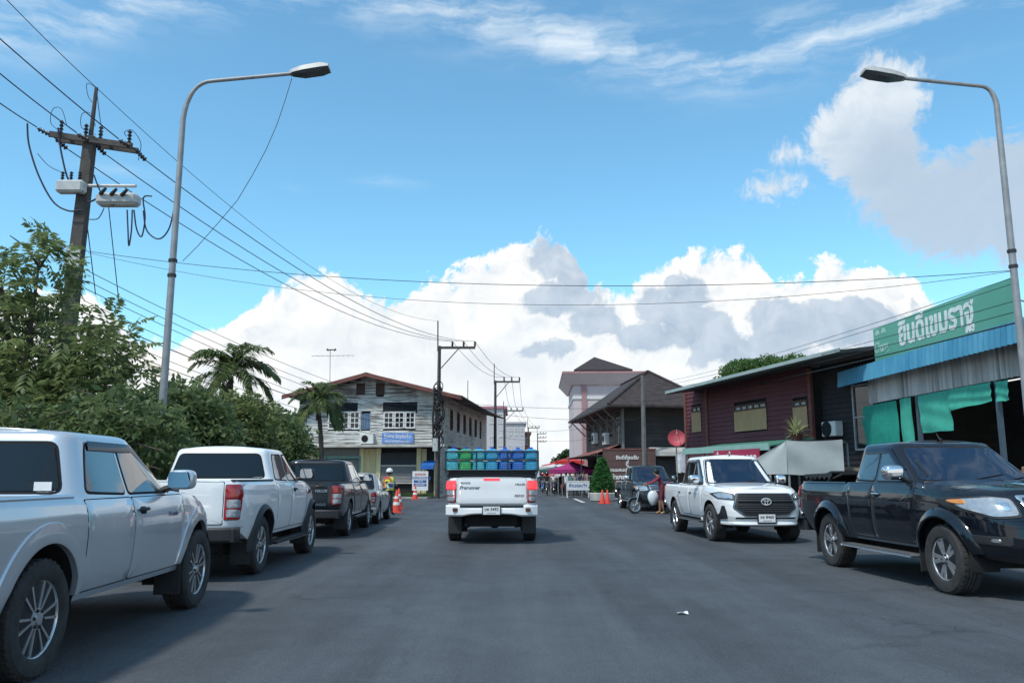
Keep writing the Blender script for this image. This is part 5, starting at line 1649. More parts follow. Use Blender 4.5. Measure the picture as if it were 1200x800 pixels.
for tx, f, s_, mm in (('จุดตรวจ', .84, .22, M_SIGNR), ('อำเภอเขมราฐ', .66, .26, M_SIGNB), ('ขับช้าๆ', .47, .13, M_SIGNW), ('ลดความเร็ว', .29, .13, M_SIGNW)):
    text_mesh('lettering', tx, s_, mm, pnl, HM @ frame(((x0 + x1) / 2, -1.629, max(.35, q0) + hh * f), (1, 0, 0), (0, -1, 0)), .002, .004, world=True)
# television aerial on the roof
p = at(387, 446, 58); an = thing('aerial', 'thin television aerial mast standing on the roof of the white wooden house', 'aerial', p)
q1_ = at(387, 410, 58) - p
a = MB(); a.tube([(0, 0, -1.0), q1_], .025, 6); a.build('mast', M_GALV, an)
a = MB(); z = (at(387, 417, 58) - p).z; L_ = (at(366, 418, 58) - p).x; R_ = (at(414, 419, 58) - p).x
a.tube([(L_, 0, z), (R_, 0, z + .05)], .018, 5)
for k in range(9):
    x = lerp(L_, R_, k / 8); a.tube([(x, -.35, z), (x, .35, z)], .010, 5)
a.build('boom', M_GALV, an)
a = MB(); zt_ = q1_.z
for dx in (-.22, .22): a.tube([(dx, 0, zt_ - .1), (dx * 1.4, 0, zt_ + .12)], .03, 5)
a.box(-.35, .35, -.05, .05, zt_ - .02, zt_ + .05); a.build('dipole', M_WIRE, an)

# --- grey shop house to the left of it --------------------------------------------------
p0 = at(338, 560, 60); p1 = at(359, 560, 59.2)
gh = thing('shop_house', 'grey flat roofed shop house beside the white wooden house', 'house', (p1.x, 60, 0))
GM = frame((p1.x - 9, 60.2, 0), (1, -.1, 0))
M_GREYW = mat('grey render', (.15, .165, .17), .85, 0, .2, 1.4)
zt0 = at(350, 490, 60).z
gw = [(5.7, 7.9, zt0 - 2.3, zt0 - .9)]
a = MB(GM); a.box(0, 8.9, 0, 12, .05, zt0 - .1); a.build('wall', M_GREYW, gh, world=True, smooth=0)
a = MB(GM); a.box(-.3, 9.0, -.7, 12.3, zt0 - .09, zt0 + .22, .02); a.build('roof', M_GREENF, gh, world=True)
a = MB(GM); a.box(-.3, 9.0, -1.6, -.01, at(350, 521, 60).z - .1, at(350, 521, 60).z + .12, .02); a.build('canopy', mat('grey canopy', (.19, .2, .2), .8), gh, world=True)
for x in (4.0, 6.6):
    f_, g_ = MB(GM), MB(GM); framed_window(f_, g_, x, x + 1.7, zt0 - 2.2, zt0 - .9, 3, 1, y=-.06); w = f_.build('window', M_BARGE, gh, world=True, smooth=0); g_.build('pane', M_PANE, w, world=True, smooth=0)
a = MB(GM)
a.box(2.0, 8.4, -.05, -.01, .1, 2.9); a.build('shutter', mat('maroon shutter', (.10, .03, .035), .7, 0, .2, 3), gh, world=True, smooth=0)

# --- pale office blocks up the street ----------------------------------------------------
M_OFFW = mat('pale office render', (.50, .48, .49), .85, 0, .08, .5)
M_OFFB = mat('red brown render', (.22, .09, .07), .85, 0, .12, .5)
def block(label, px0, px1, pytop, Y, depth, m, rows, cols, rim=None, nm='office_building', cat='building', wcol=None):
    A, B = at(px0, pytop, Y), at(px1, pytop, Y); zt = A.z
    t = thing(nm, label, cat, ((A.x + B.x) / 2, Y, 0))
    M0 = frame((A.x, Y, 0), (1, 0, 0)); w = B.x - A.x
    a = MB(M0); a.box(0, w, 0, depth, .02, zt - .35); a.build('wall', m, t, world=True, smooth=0)
    a = MB(M0); a.box(-.3, w + .3, -.3, depth + .3, zt - .349, zt, .03); a.build('parapet', rim or m, t, world=True)
    for j in range(rows):
        for i in range(cols):
            x0 = w * (i + .2) / cols; x1 = w * (i + .8) / cols; z1 = zt - 1.1 - j * 3.2; z0 = z1 - 1.4
            if z0 < 1: continue
            f_, g_ = MB(M0), MB(M0); framed_window(f_, g_, x0, x1, z0, z1, 2, 1, .09, .06, y=-.05, d=.10)
            wd = f_.build('window', M_WTRIM, t, world=True, smooth=0); g_.build('pane', M_PANE, wd, world=True, smooth=0)
    return t, M0, w, zt
M_PINKB = mat('faded pink band', (.40, .17, .22), .8, 0, .1, 1)
block('pale office block with a pink band under its flat roof, behind the braced poles', 540, 592, 476, 118, 14, M_OFFW, 3, 5, M_PINKB)
block('white flat roofed office block with dark windows, low beside the pink banded one', 588, 615, 494, 150, 14, M_OFFW, 3, 4)
block('narrow red brown building at the end of the street beside the white office block', 614, 621, 506, 165, 10, M_OFFB, 3, 1)
# radio mast behind
p = at(548, 476, 125); q = at(548, 446, 125); a = MB()
a.tube([(p.x, 125, p.z - 6), (p.x, 125, q.z)], .07, 5)
for k in range(8): z = lerp(p.z - 4, q.z - .5, k / 7); a.tube([(p.x - .35 + k * .04, 125, z), (p.x + .35 - k * .04, 125, z)], .03, 4)
tag(a.build('radio_mast', M_GALV, fix=False), 'thin radio mast rising behind the pale office block', 'mast')

# --- pink tower ---------------------------------------------------------------------------
M_PINK = mat('pale pink render', (.52, .44, .44), .85, 0, .08, .5)
M_PINKD = mat('dusty rose render', (.36, .20, .20), .85, 0, .1, .5)
Yt = 84
A = at(672, 470, Yt); B = at(742, 470, Yt)
tw_ = thing('tower_building', 'tall pale pink building with a dark hipped roof behind the dark wooden house', 'building', ((A.x + B.x) / 2, Yt, 0))
TM = frame((A.x, Yt, 0), (1, -.03, 0)); w = B.x - A.x; zt = at(700, 451, Yt).z
a = MB(TM); a.box(0, w, 0, 12, .02, zt); a.build('wall', M_PINK, tw_, world=True, smooth=0)
for z in (at(700, 465, Yt).z, at(700, 491, Yt).z):
    a = MB(TM); a.box(-.08, w + .08, -.10, 12.05, z - .22, z + .1); a.build('band', M_WTRIM, tw_, world=True, smooth=0)
for x in (1.1, w - .9):
    a = MB(TM); a.box(x - .25, x + .25, -.14, -.001, .05, zt - .02); a.build('pilaster', M_PINKD if x < 2 else M_PINK, tw_, world=True, smooth=0)
zc_ = at(700, 439, Yt).z
a = MB(TM); a.add([(-.2, -.2, zt + .002), (w + .2, -.2, zt + .002), (w + .2, 12.2, zt + .002), (-.2, 12.2, zt + .002), (-1.1, -1.1, zc_), (w + 1.1, -1.1, zc_), (w + 1.1, 13.1, zc_), (-1.1, 13.1, zc_)], [(3, 2, 1, 0), (0, 1, 5, 4), (1, 2, 6, 5), (2, 3, 7, 6), (3, 0, 4, 7), (4, 5, 6, 7)])
ev = a.build('eaves', M_PINK, tw_, world=True, smooth=0)
a = MB(TM); a.box(-1.15, w + 1.15, -1.15, 13.15, zc_ + .004, zc_ + .22); a.build('eaves_band', M_PINKD, ev, world=True, smooth=0)
zk = at(700, 433, Yt).z; za = at(701, 414, Yt).z
a = MB(TM); a.box(.7, w - .6, .5, 11.4, zc_ + .223, zk); a.build('attic', M_PINK, tw_, world=True, smooth=0)
a = MB(TM); a.add([(.1, -.1, zk), (w, -.1, zk), (w, 12, zk), (.1, 12, zk), (w * .42, 5.0, za + .35), (w * .46, 6.5, za + .35), (.1, -.1, zk - .12), (w, -.1, zk - .12), (w, 12, zk - .12), (.1, 12, zk - .12)], [(0, 1, 4), (1, 2, 5, 4), (2, 3, 5), (3, 0, 4, 5), (0, 6, 7, 1), (1, 7, 8, 2), (2, 8, 9, 3), (3, 9, 6, 0), (9, 8, 7, 6)])
a.build('roof', M_DKROOF, tw_, world=True, smooth=0)
for (x0, x1, y0, y1, nx) in ((702, 720, 452, 446, 3), (702, 708, 474, 480, 2), (724, 730, 474, 480, 2)):
    P = at(x0, max(y0, y1), Yt); Q = at(x1, min(y0, y1), Yt)
    f_, g_ = MB(TM), MB(TM); framed_window(f_, g_, P.x - A.x, Q.x - A.x, P.z, Q.z, nx, 1, .08, .05, y=-.06, d=.1); wd = f_.build('window', M_WTRIM, tw_, world=True, smooth=0); g_.build('pane', M_PANE, wd, world=True, smooth=0)
M_DISH = mat('red satellite dish', (.42, .06, .075), .55, 0, .15, 5)

# --- dark wooden house at the street corner ---------------------------------------------
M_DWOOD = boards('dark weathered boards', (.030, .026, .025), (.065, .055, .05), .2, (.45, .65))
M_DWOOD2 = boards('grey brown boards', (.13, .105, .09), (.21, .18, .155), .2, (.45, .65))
c0 = at(733, 560, 51.0); c0.z = 0
xd = Vector((math.cos(R(3)), math.sin(R(3)) * -1, 0)); yd = Vector((-.085, 1, 0)).normalized()
xd = Vector((yd.y, -yd.x, 0))
DM = frame(c0, xd)
dh = thing('wooden_house', 'dark weathered two storey wooden house with a hipped roof at the street corner', 'house', c0)
def dz(px, py):
    p = on_plane(px, py, c0, yd); return (p - c0).dot(xd), p.z
wid = dz(812, 500)[0]; dep = 13.5
zf = dz(760, 522)[1]; ze2 = dz(760, 471)[1]; zap2 = at(770, 438, 55).z
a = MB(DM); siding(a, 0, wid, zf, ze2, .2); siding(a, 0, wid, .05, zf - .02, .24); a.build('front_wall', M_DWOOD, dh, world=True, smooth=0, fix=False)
LMx = Matrix.Translation(c0) @ Matrix(((-yd.x, xd.x, 0, 0), (-yd.y, xd.y, 0, 0), (0, 0, 1, 0), (0, 0, 0, 1)))     # street flank: x runs away from us backwards
def flank(u): return u
a = MB(LMx); 
wins = [(-2.6, -1.0, zf + .15, ze2 - .35), (-4.9, -3.5, zf + .9, ze2 - .4), (-7.2, -5.8, zf + .9, ze2 - .4), (-9.8, -8.2, zf + .9, ze2 - .4), (-12.6, -11, zf + .9, ze2 - .4)]
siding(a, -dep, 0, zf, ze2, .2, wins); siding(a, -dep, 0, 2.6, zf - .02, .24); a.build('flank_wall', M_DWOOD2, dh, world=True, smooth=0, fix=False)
for (x0, x1, z0, z1) in wins:
    f_, g_ = MB(LMx), MB(LMx); framed_window(f_, g_, x0, x1, z0, z1, 3, 3, .09, .05); wd = f_.build('window', mat('weathered frame', (.16, .14, .12), .85, 0, .2, 5), dh, world=True, smooth=0); g_.build('pane', M_PANE, wd, world=True, smooth=0)
a = MB(DM); a.box(.06, wid - .02, .06, dep, .03, ze2 - .02); a.build('wall_core', M_INT, dh, world=True, smooth=0)
ov = 1.25
a = MB(DM); th = .12
e = [(-ov, -ov, ze2 - .28), (wid + ov, -ov, ze2 - .28), (wid + ov, dep + ov, ze2 - .28), (-ov, dep + ov, ze2 - .28)]
r1 = (wid * .52, wid * .62, zap2); r2 = (wid * .52, dep - wid * .6, zap2)
vs = e + [r1, r2] + [(x, y, z - th) for x, y, z in e]
a.add(vs, [(0, 1, 4), (1, 2, 5, 4), (2, 3, 5), (3, 0, 4, 5), (0, 6, 7, 1), (1, 7, 8, 2), (2, 8, 9, 3), (3, 9, 6, 0), (6, 9, 8, 7)])
rf = a.build('roof', M_DKROOF, dh, world=True, smooth=0)
a = MB(DM)
for s0, s1 in ((e[0], r1), (e[1], r1), (r1, r2)): a.tube([Vector(s0) + Vector((0, 0, .04)), Vector(s1) + Vector((0, 0, .05))], .09, 6)
a.build('ridge', M_DKROOF, rf, world=True)
for k in range(6):
    y = .6 + k * 2.6
    a = MB(DM); a.tube([(-.05, y, ze2 - 1.5), (-ov + .1, y, ze2 - .42)], .05, 5); a.build('roof_strut', mat('grey timber', (.17, .16, .15), .85, 0, .2, 5), dh, world=True)
a = MB(DM); a.tube([(-.12, -.12, .1), (-.12, -.12, ze2 - .2)], .09, 8); a.build('post', mat('grey timber', (.17, .16, .15)), dh, world=True)
a = MB(DM); corrugated(a, -2.0, .0, (1.0, zf - .55), (13.0, zf - .55)); a.build('lean_to', M_RUST, dh, world=True, fix=False)
# small front canopy and doors below it
u0, z0 = dz(760, 529); u1, _ = dz(786, 529)
a = MB(DM); a.add([(u0, -.02, z0 + .28), (wid, -.02, z0 + .28), (wid, -1.2, z0 - .02), (u0, -1.2, z0 - .02), (u0, -1.2, z0 - .28), (wid, -1.2, z0 - .28), (u0, -.02, z0 + .2), (wid, -.02, z0 + .2)], [(0, 1, 2, 3), (3, 2, 5, 4), (4, 5, 7, 6), (0, 3, 4, 6), (1, 7, 5, 2)])
a.build('canopy', M_LEDGE, dh, world=True, smooth=0)
for k in range(3):
    x = u0 + .5 + k * 1.5
    if x + 1 > wid: break
    a = MB(DM); a.box(x, x + 1.1, -.05, .0, .1, z0 - .5); a.build('door', M_SHUTD, dh, world=True, smooth=0)
# laundry and bits hanging by the canopy
for k, (px, col) in enumerate(((789, (.6, .6, .6)), (795, (.35, .36, .4)), (800, (.62, .61, .58)), (804, (.05, .05, .06)))):
    P = dz(px, 533); a = MB(DM)
    a.grid(lambda u, v: (P[0] - .22 + .44 * u, -1.3 + .05 * math.sin(u * 9 + k) * (1 - v) , P[1] + .1 - 1.1 * (1 - v) - .1 * math.sin(u * 3)), 8, 8)
    tag(a.build('hanging_cloth', mat('cloth %d' % k, col, .9, 0, .3, 4), fix=False), ('white cloth', 'grey cloth', 'off white cloth', 'black cloth')[k] + ' hanging under the canopy of the dark wooden house', 'cloth')
# air conditioners on the street flank
for k, (px, py) in enumerate(((692, 520), (702, 521))):
    P = at(px, py, 60 - k * 4)
    loc = c0 + yd * (P.y - 51) - xd * .03; loc.z = P.z
    ac_unit(('round faced air conditioner on the street side of the dark house, farther one', 'air conditioner on the street side of the dark house, nearer the corner')[k], Matrix.Translation(loc) @ Matrix(((-yd.x, xd.x, 0, 0), (-yd.y, xd.y, 0, 0), (0, 0, 1, 0), (0, 0, 0, 1))), 1.0, .8)
# grey service post before it
sp_b = at(755, 560, 49); sp_t = at(753, 440, 49)
up_ = thing('utility_pole', 'grey concrete service pole before the dark wooden house', 'utility pole', (sp_b.x, 49, 0))
a = MB(); a.tube([(0, 0, 0), (sp_t.x - sp_b.x, 0, sp_t.z)], [.17, .12], 6); a.build('pole', mat('pale weathered pole', (.13, .125, .12), .9, 0, .25, 3), up_)
a = MB(); a.box(-.4, .4, -.06, .06, sp_t.z - .6, sp_t.z - .48); a.build('crossarm', M_POLED, up_)

# brown welcome sign
M_BSIGN = boards('brown sign boards', (.085, .042, .036), (.12, .065, .055), .2, (.4, .7), .6)
S0 = gnd(712, 584); 
Ys = 49.0
A = at(707, 560, Ys); B = at(769, 560, Ys); zt = at(738, 527, Ys).z
ws = thing('welcome_sign', 'big brown wooden welcome board with white lettering behind the parked dark pickup', 'sign', ((A.x + B.x) / 2, Ys, 0))
WM = frame((A.x, Ys, 0), (1, 0, 0)); w = B.x - A.x
a = MB(WM); siding(a, 0, w, .35, zt, .30, y=0, t=.012); a.box(0, w, .031, .09, .35, zt); pnl = a.build('board', M_BSIGN, ws, world=True, smooth=0, fix=False)
for x in (.1, w / 2, w - .1):
    a = MB(WM); a.box(x - .06, x + .06, .092, .2, 0, zt - .1); a.build('leg', M_DWOOD2, ws, world=True, smooth=0)
a = MB(WM); a.box(-.05, w + .05, -.04, .1, zt + .002, zt + .09); a.build('top_rail', M_BARGE, ws, world=True, smooth=0)
M_LET = mat('white letters', (.72, .70, .66), .6, 0, .08, 5)
for tx, py, wd in (('ยินดีต้อนรับ', 536, 26), ('สู่', 542.5, 3.6), ('ถนนคนเดินเขมราฐ', 550.5, 39), ('อำเภอเขมราฐ', 559, 37)):
    P = at(735, py, Ys); wpx = wd / F * (Ys * 1.0)
    text_mesh('lettering', tx, .72 if py < 556 else .42, M_LET, pnl, frame((P.x, Ys - .03, P.z), (1, 0, 0), (0, -1, 0)), .012, .018, world=True, width=wpx, uniform=True)

# --- maroon house --------------------------------------------------------------------------
M_MAR = boards('maroon boards', (.105, .026, .034), (.15, .06, .06), .2, (.5, .75), .75)
M_BAMB = mat('bamboo blind', (.36, .23, .12), .8, 0, .3, 3, col2=(.50, .35, .20), stretch=(14, 14, .6))
mc = at(955, 540, 26.5); mc.z = 0
mf = at(806, 540, 34.5); mf.z = 0
xm = (mc - mf).normalized(); ym = Vector((-xm.y, xm.x, 0)); wm = (mc - mf).length
MM = frame(mf, xm)
mh = thing('wooden_house', 'maroon wooden house with bamboo blinds between the dark house and the green shop', 'house', mf)
def mz(px, py):
    p = on_plane(px, py, mf, ym); return (p - mf).dot(xm), p.z
zb_m = mz(880, 523)[1]; zt_m = mz(880, 452)[1]
mw = [(mz(x0, 480)[0], mz(x1, 480)[0], mz((x0 + x1) / 2, y1)[1], mz((x0 + x1) / 2, y0)[1]) for x0, x1, y0, y1 in ((811, 822, 476, 505), (861, 899, 473, 503), (930, 947, 469, 500))]
a = MB(MM); siding(a, 0, wm, zb_m - .3, zt_m + .3, .16, mw); a.build('front_wall', M_MAR, mh, world=True, smooth=0, fix=False)
a = MB(MM); a.box(.03, wm - .03, .05, 8, .02, zt_m + .25); a.build('wall_core', M_INT, mh, world=True, smooth=0)
for (x0, x1, z0, z1) in mw:
    f_, g_ = MB(MM), MB(MM); zs_ = lerp(z0, z1, .76)
    framed_window(f_, g_, x0, x1, zs_, z1, max(2, int((x1 - x0) / .35)), 1, .06, .05); wd = f_.build('window', mat('brown frame', (.09, .05, .035), .8), mh, world=True, smooth=0); g_.build('pane', mat('frosted pane', (.30, .32, .33), .2, 0, .1, 3), wd, world=True, smooth=0)
    a = MB(MM); n = int((x1 - x0) / .05); a.grid(lambda u, v: (lerp(x0, x1, u), -.035 + .008 * (1 if int(u * 2 * n + .5) % 2 else -1), lerp(z0 - .04, zs_, v)), 2 * n, 1); a.build('blind', M_BAMB, wd, world=True, smooth=0, fix=False)
for x in (0.0, mz(829, 480)[0], wm):
    a = MB(MM); a.box(x - .07, x + .07, -.07, .04, .05, zt_m + .2); a.build('corner_post', M_BARGE, mh, world=True, smooth=0)
# low roof with pale edge
xa, xb = (on_plane(781, 465, mf - ym * 1.3, ym) - mf).dot(xm), wm + 3.2
a = MB(MM)
zl, zr = zt_m + .12, zt_m + .30
vs = []
K = 40
for k in range(K + 1):
    x = lerp(xa, xb, k / K); z = lerp(zl, zr, k / K)
    vs += [(x, -1.3, z), (x, 9, z + 1.5), (x, -1.3, z - .10), (x, 9, z + 1.4)]
a.add(vs, [q for k in range(K) for q in ((k * 4, k * 4 + 4, k * 4 + 5, k * 4 + 1), (k * 4 + 2, k * 4 + 3, k * 4 + 7, k * 4 + 6), (k * 4, k * 4 + 2, k * 4 + 6, k * 4 + 4))] + [(0, 1, 3, 2), (K * 4, K * 4 + 2, K * 4 + 3, K * 4 + 1)])
rf = a.build('roof', mat('dark sheet roof', (.035, .036, .038), .6, .2, .25, 1.5), mh, world=True, smooth=0)
a = MB(MM); a.add([(xa, -1.32, zl + .05), (xb, -1.32, zr + .05), (xb, -1.32, zr - .06), (xa, -1.32, zl - .06), (xa, -1.36, zl + .05), (xb, -1.36, zr + .05), (xb, -1.36, zr - .06), (xa, -1.36, zl - .06)], [(0, 1, 2, 3), (7, 6, 5, 4), (0, 4, 5, 1), (2, 6, 7, 3), (0, 3, 7, 4), (1, 5, 6, 2)])
a.build('gutter', mat('pale green gutter', (.30, .38, .36), .6, 0, .15, 3), rf, world=True, smooth=0)
# darker bay to the right with a door opening
a = MB(MM); siding(a, wm + .08, wm + 3.0, .1, zt_m + .3, .16, y=.35); a.build('side_bay', mat('blackened boards', (.022, .020, .024), .85, 0, .3, 2), mh, world=True, smooth=0, fix=False)
u0, u1 = mz(985, 500)[0], mz(1004, 500)[0]
f_, g_ = MB(MM), MB(MM); framed_window(f_, g_, wm + 1.6, wm + 2.5, zb_m - .3, zt_m - .5, 1, 2, .06, .05, y=.28); wd = f_.build('window', M_GALV, mh, world=True, smooth=0); g_.build('pane', M_PANE, wd, world=True, smooth=0)
P = mz(971, 511); ac_unit('white air conditioner hanging on the dark bay of the maroon house', MM @ Matrix.Translation((wm + .75, .30, P[1])), .66, .46)
# green fascia with red shop sign under the maroon wall
def mo(px, py, off):
    o_ = mf + ym * off; p = on_plane(px, py, o_, ym); return (p - o_).dot(xm), p.z
P0 = mo(800, 528, -1.75); zf_ = mo(868, 523, -1.75)[1]
fa = thing('shop_awning', 'green edged awning under the maroon wall, above the noodle sign', 'awning', MM @ Vector((P0[0], -1, zf_)))
a = MB(MM); a.add([(P0[0], -.05, zf_ + .25), (wm + .1, -.05, zf_ + .25), (wm + .1, -1.7, zf_), (P0[0], -1.7, zf_), (P0[0], -1.7, zf_ - .05), (wm + .1, -1.7, zf_ - .05), (P0[0], -.05, zf_ + .2), (wm + .1, -.05, zf_ + .2)], [(0, 1, 2, 3), (4, 5, 7, 6), (3, 2, 5, 4), (0, 3, 4, 6), (1, 7, 5, 2)])
a.build('canopy', mat('awning green', (.06, .20, .15), .7, 0, .15, 2), fa, world=True, smooth=0)
a = MB(MM); a.box(P0[0], wm + .1, -1.76, -1.703, zf_ - .16, zf_ + .06); a.build('fascia', mat('pale green fascia', (.24, .42, .36), .6, 0, .15, 2), fa, world=True, smooth=0)
for x in (P0[0] + .1, wm * .5, wm - .1):
    a = MB(MM); a.tube([(x, -1.6, 0), (x, -1.6, zf_ - .06)], .04, 8); a.build('post', M_GALV, fa, world=True)
x0, x1 = mo(836, 527, -1.9)[0], mo(889, 527, -1.9)[0]
M_REDS = mat('crimson sign board', (.36, .022, .07), .5, 0, .15, 2)
a = MB(MM); a.box(x0, x1, -1.90, -1.86, zf_ - .80, zf_ - .10)
ns = tag(a.build('noodle_sign', M_REDS, None, smooth=0), 'crimson shop sign with white Thai lettering under the green awning', 'sign')
text_mesh('lettering', 'ก๋วยเตี๋ยวยกครก', .52, M_LET, ns, MM @ frame(((x0 + x1) / 2, -1.905, zf_ - .44), (1, 0, 0), (0, -1, 0)), .004, .012, width=(x1 - x0) * .9)
# dish on its post
P = at(793, 513, 41); ds = thing('satellite_dish', 'red satellite dish above the canopy of the dark wooden house', 'satellite dish', P)
nd = Vector((-.15, -.9, .30)).normalized()
Mz = Matrix(((1, 0, 0), (0, 1, 0), (0, 0, 1))).to_4x4()
Mq = nd.to_track_quat('Z', 'Y').to_matrix().to_4x4()
a = MB(Mq); a.lathe([(0, -.14), (.2, -.12), (.34, -.06), (.42, .0), (.43, -.01), (.35, -.08), (.2, -.145), (0, -.165)], 30); a.build('dish', M_DISH, ds, smooth=60)
a = MB(Mq); a.tube([(.0, .44, .03), (0, .1, .44)], .012, 5); a.tube([(0, .1, .44), (0, .1, .36)], .035, 8); a.build('feed_arm', M_GALV, ds)
a = MB(); a.tube([(0, .1, -.05), (0, .16, -.3), (0, .16, -P.z)], .03, 8); a.build('mount', M_GALV, ds)

# --- green shop -----------------------------------------------------------------------------
M_CORB = mat('blue ribbed sheet', (.03, .20, .34), .55, .1, .18, 2, col2=(.09, .32, .46), stretch=(3, 1, .3))
M_CORG = mat('grey ribbed sheet', (.20, .195, .18), .6, .1, .2, 1.6, col2=(.52, .525, .51), stretch=(5, 1, .16), sharp=(.36, .60))
M_SGREEN = mat('green sign sheet', (.085, .32, .235), .55, 0, .10, .6, col2=(.12, .38, .28))
M_TARP = mat('green shade cloth', (.035, .34, .24), .75, 0, .12, 5, col2=(.06, .42, .31))
M_TARPD = mat('deep green shade cloth', (.010, .27, .20), .75, 0, .15, 5)
X0 = at(1005, 475, 25.2); _e = lambda px, py: ray(px, py).z / ray(px, py).y
X1 = at(1190, 440, 25.2 * _e(1005, 475) / _e(1190, 440))
d = X1 - X0; xs_ = Vector((d.x, d.y, 0)).normalized(); ys_ = Vector((-xs_.y, xs_.x, 0))
SO = Vector((X0.x, X0.y, 0)); SM = frame(SO, xs_)
sp = thing('shop_building', 'ribbed sheet shop with a long green sign above a blue awning', 'shop', SO)
def sz(px, py, off=0.0):
    o_ = SO + ys_ * off
    p = on_plane(px, py, o_, ys_); return (p - o_).dot(xs_), p.z
Ls = sz(1190, 440)[0] + 3.0
zp0 = sz(1100, 458)[1]; zp1 = sz(1100, 424)[1]
a = MB(SM); corrugated(a, 0, Ls, (0, zp0), (0, zp1 + .4), .21, .036); a.build('front_panel', M_CORG, sp, world=True, fix=False)
a = MB(SM); a.box(0, Ls, .04, .10, zp0 - .03, zp1 + .3); a.build('panel_backing', M_INT, sp, world=True, smooth=0)
# blue awning roof: near edge at -1.35
yo = -.5
u_, ze_b = sz(982, 454, yo); _, zt_b = sz(982, 436, yo)
ua = u_
a = MB(SM); corrugated(a, ua, Ls, (yo, ze_b), (yo + .04, zt_b), .20, .03)
aw = a.build('awning', M_CORB, sp, world=True, fix=False)
a = MB(SM); a.add([(ua, yo + .06, zt_b - .01), (Ls, yo + .06, zt_b - .01), (Ls, .0, zt_b + .16), (ua, .0, zt_b + .16), (ua, yo + .06, zt_b - .06), (Ls, yo + .06, zt_b - .06), (Ls, .0, zt_b + .10), (ua, .0, zt_b + .10)], [(0, 1, 2, 3), (7, 6, 5, 4), (0, 4, 5, 1), (2, 6, 7, 3), (0, 3, 7, 4), (1, 5, 6, 2)]); a.build('awning_top', M_CORB, aw, world=True, smooth=0)
# green sign, set on the awning's back edge
ysn = -.35
s0, zs1 = sz(1024, 386, ysn); s1, _ = sz(1184, 330, ysn); _, zs0 = sz(1026, 424, ysn)
s1 += .1
a = MB(SM); a.box(s0, s1, ysn - .03, ysn + .03, zs0 - .2, zs1, .008); sgp = a.build('sign_panel', M_SGREEN, sp, world=True)
a = MB(SM)
for x in np.linspace(s0 + .2, s1 - .2, 5): a.tube([(x, ysn + .06, zs0 - .3), (x, ysn + .06, zs1 - .1)], .025, 5); a.tube([(x, ysn + .06, zs1 - .4), (x, .9, zt_b + .2)], .02, 5)
a.build('sign_frame', M_GALV, sp, world=True)
tx0, tz = sz(1097, 386, ysn); 
ta = sz(1055, 397, ysn)[0]; tb_ = sz(1144, 375, ysn)[0]
text_mesh('lettering', 'ยินดีเขมราฐ', .86, mat('sign lettering', (.66, .72, .70), .5), sgp, SM @ frame(((ta + tb_) / 2, ysn - .035, (sz(1059, 391, ysn)[1] + sz(1138, 367, ysn)[1]) / 2), (1, 0, 0), (0, -1, 0)), .004, .024, world=True, width=tb_ - ta)
ca = sz(1026, 406, ysn); cb = sz(1043, 401, ysn)
text_mesh('lettering', 'Chang', .42, mat('pale sign lettering', (.34, .55, .47), .5), sgp, SM @ frame(((ca[0] + cb[0]) / 2, ysn - .035, ca[1] - .08), (1, 0, 0), (0, -1, 0)), .003, .008, world=True, width=(cb[0] - ca[0]) * .95, shear=.15)
a = MB(SM)
for k, (dx, dzz, s_) in enumerate(((-.20, .30, .13), (.16, .30, .13))):
    c = ((ca[0] + cb[0]) / 2 + dx, ysn - .034, ca[1] + .06 + dzz)
    a.prism([(c[0] - s_, c[2] - s_ * .5), (c[0] + s_, c[2] - s_ * .5), (c[0] + s_ * .8, c[2] + s_ * .1), (c[0] + s_ * .2, c[2] + s_ * .6), (c[0] - s_ * .6, c[2] + s_ * .5), (c[0] - s_ * .9, c[2])], ysn - .036, ysn - .0305, 'y')
a.build('badge', MATS['pale sign lettering'], sgp, world=True, smooth=0)
# posts, shade cloths, back wall
M_POST = mat('painted steel post', (.06, .10, .13), .5, .2, .15, 6)
for x in (.15, sz(1065, 480)[0] - .02, sz(1077, 480)[0], sz(1171, 470)[0], Ls - .1):
    a = MB(SM); a.box(x - .05, x + .05, -.06, .03, 0, zp0 - .02); a.build('post', M_POST, sp, world=True, smooth=0)
def cloth(label, x0, x1, z0, z1, m, y=-.10, lean=0.0, ph=0.0, skew=0.0):
    a = MB(SM)
    def f(u, v):
        return (lerp(x0, x1, u) + lean * (1 - v), y + .022 * math.sin(u * 7 + ph) * (.4 + .6 * (1 - v)) + .012 * math.sin(v * 13 + u * 4 + ph), lerp(z0 + skew * u, z1, v) + .006 * math.sin(u * 11 + ph) * (1 - v))
    a.grid(f, 28, 16)
    return tag(a.build('shade_cloth', m, None, fix=False, smooth=60), label, 'shade cloth', None)
xA, xB, xC, xD = sz(1012, 490)[0], sz(1056, 490)[0], sz(1060, 490)[0], sz(1076, 490)[0]
cloth('deep green shade cloth at the far end of the shop front', xA, xB, .9, zp0 - .06, M_TARPD, lean=.08)
cloth('narrow green shade cloth folded beside the shop post', xC, xD - .08, .9, zp0 - .05, M_TARP, y=-.12, lean=.06, ph=2)
xE, xF = sz(1079, 480)[0], sz(1117, 480)[0]
cloth('wide light green shade cloth with a ragged edge', xE + .05, xF, sz(1090, 507)[1], zp0 - .04, M_TARP, y=-.10, lean=.10, ph=1)
xG, xH = sz(1117, 465)[0], sz(1171, 460)[0]
cloth('rolled up green shade cloth along the top of the open shop front', xG, xH - .08, zp0 - .55, zp0 - .04, M_TARP, y=-.13, ph=3, skew=.08)
cloth('short green shade cloth next to the street lamp', xH + .08, sz(1188, 452)[0], zp0 - .50, zp0 - .06, M_TARP, y=-.12, ph=4)
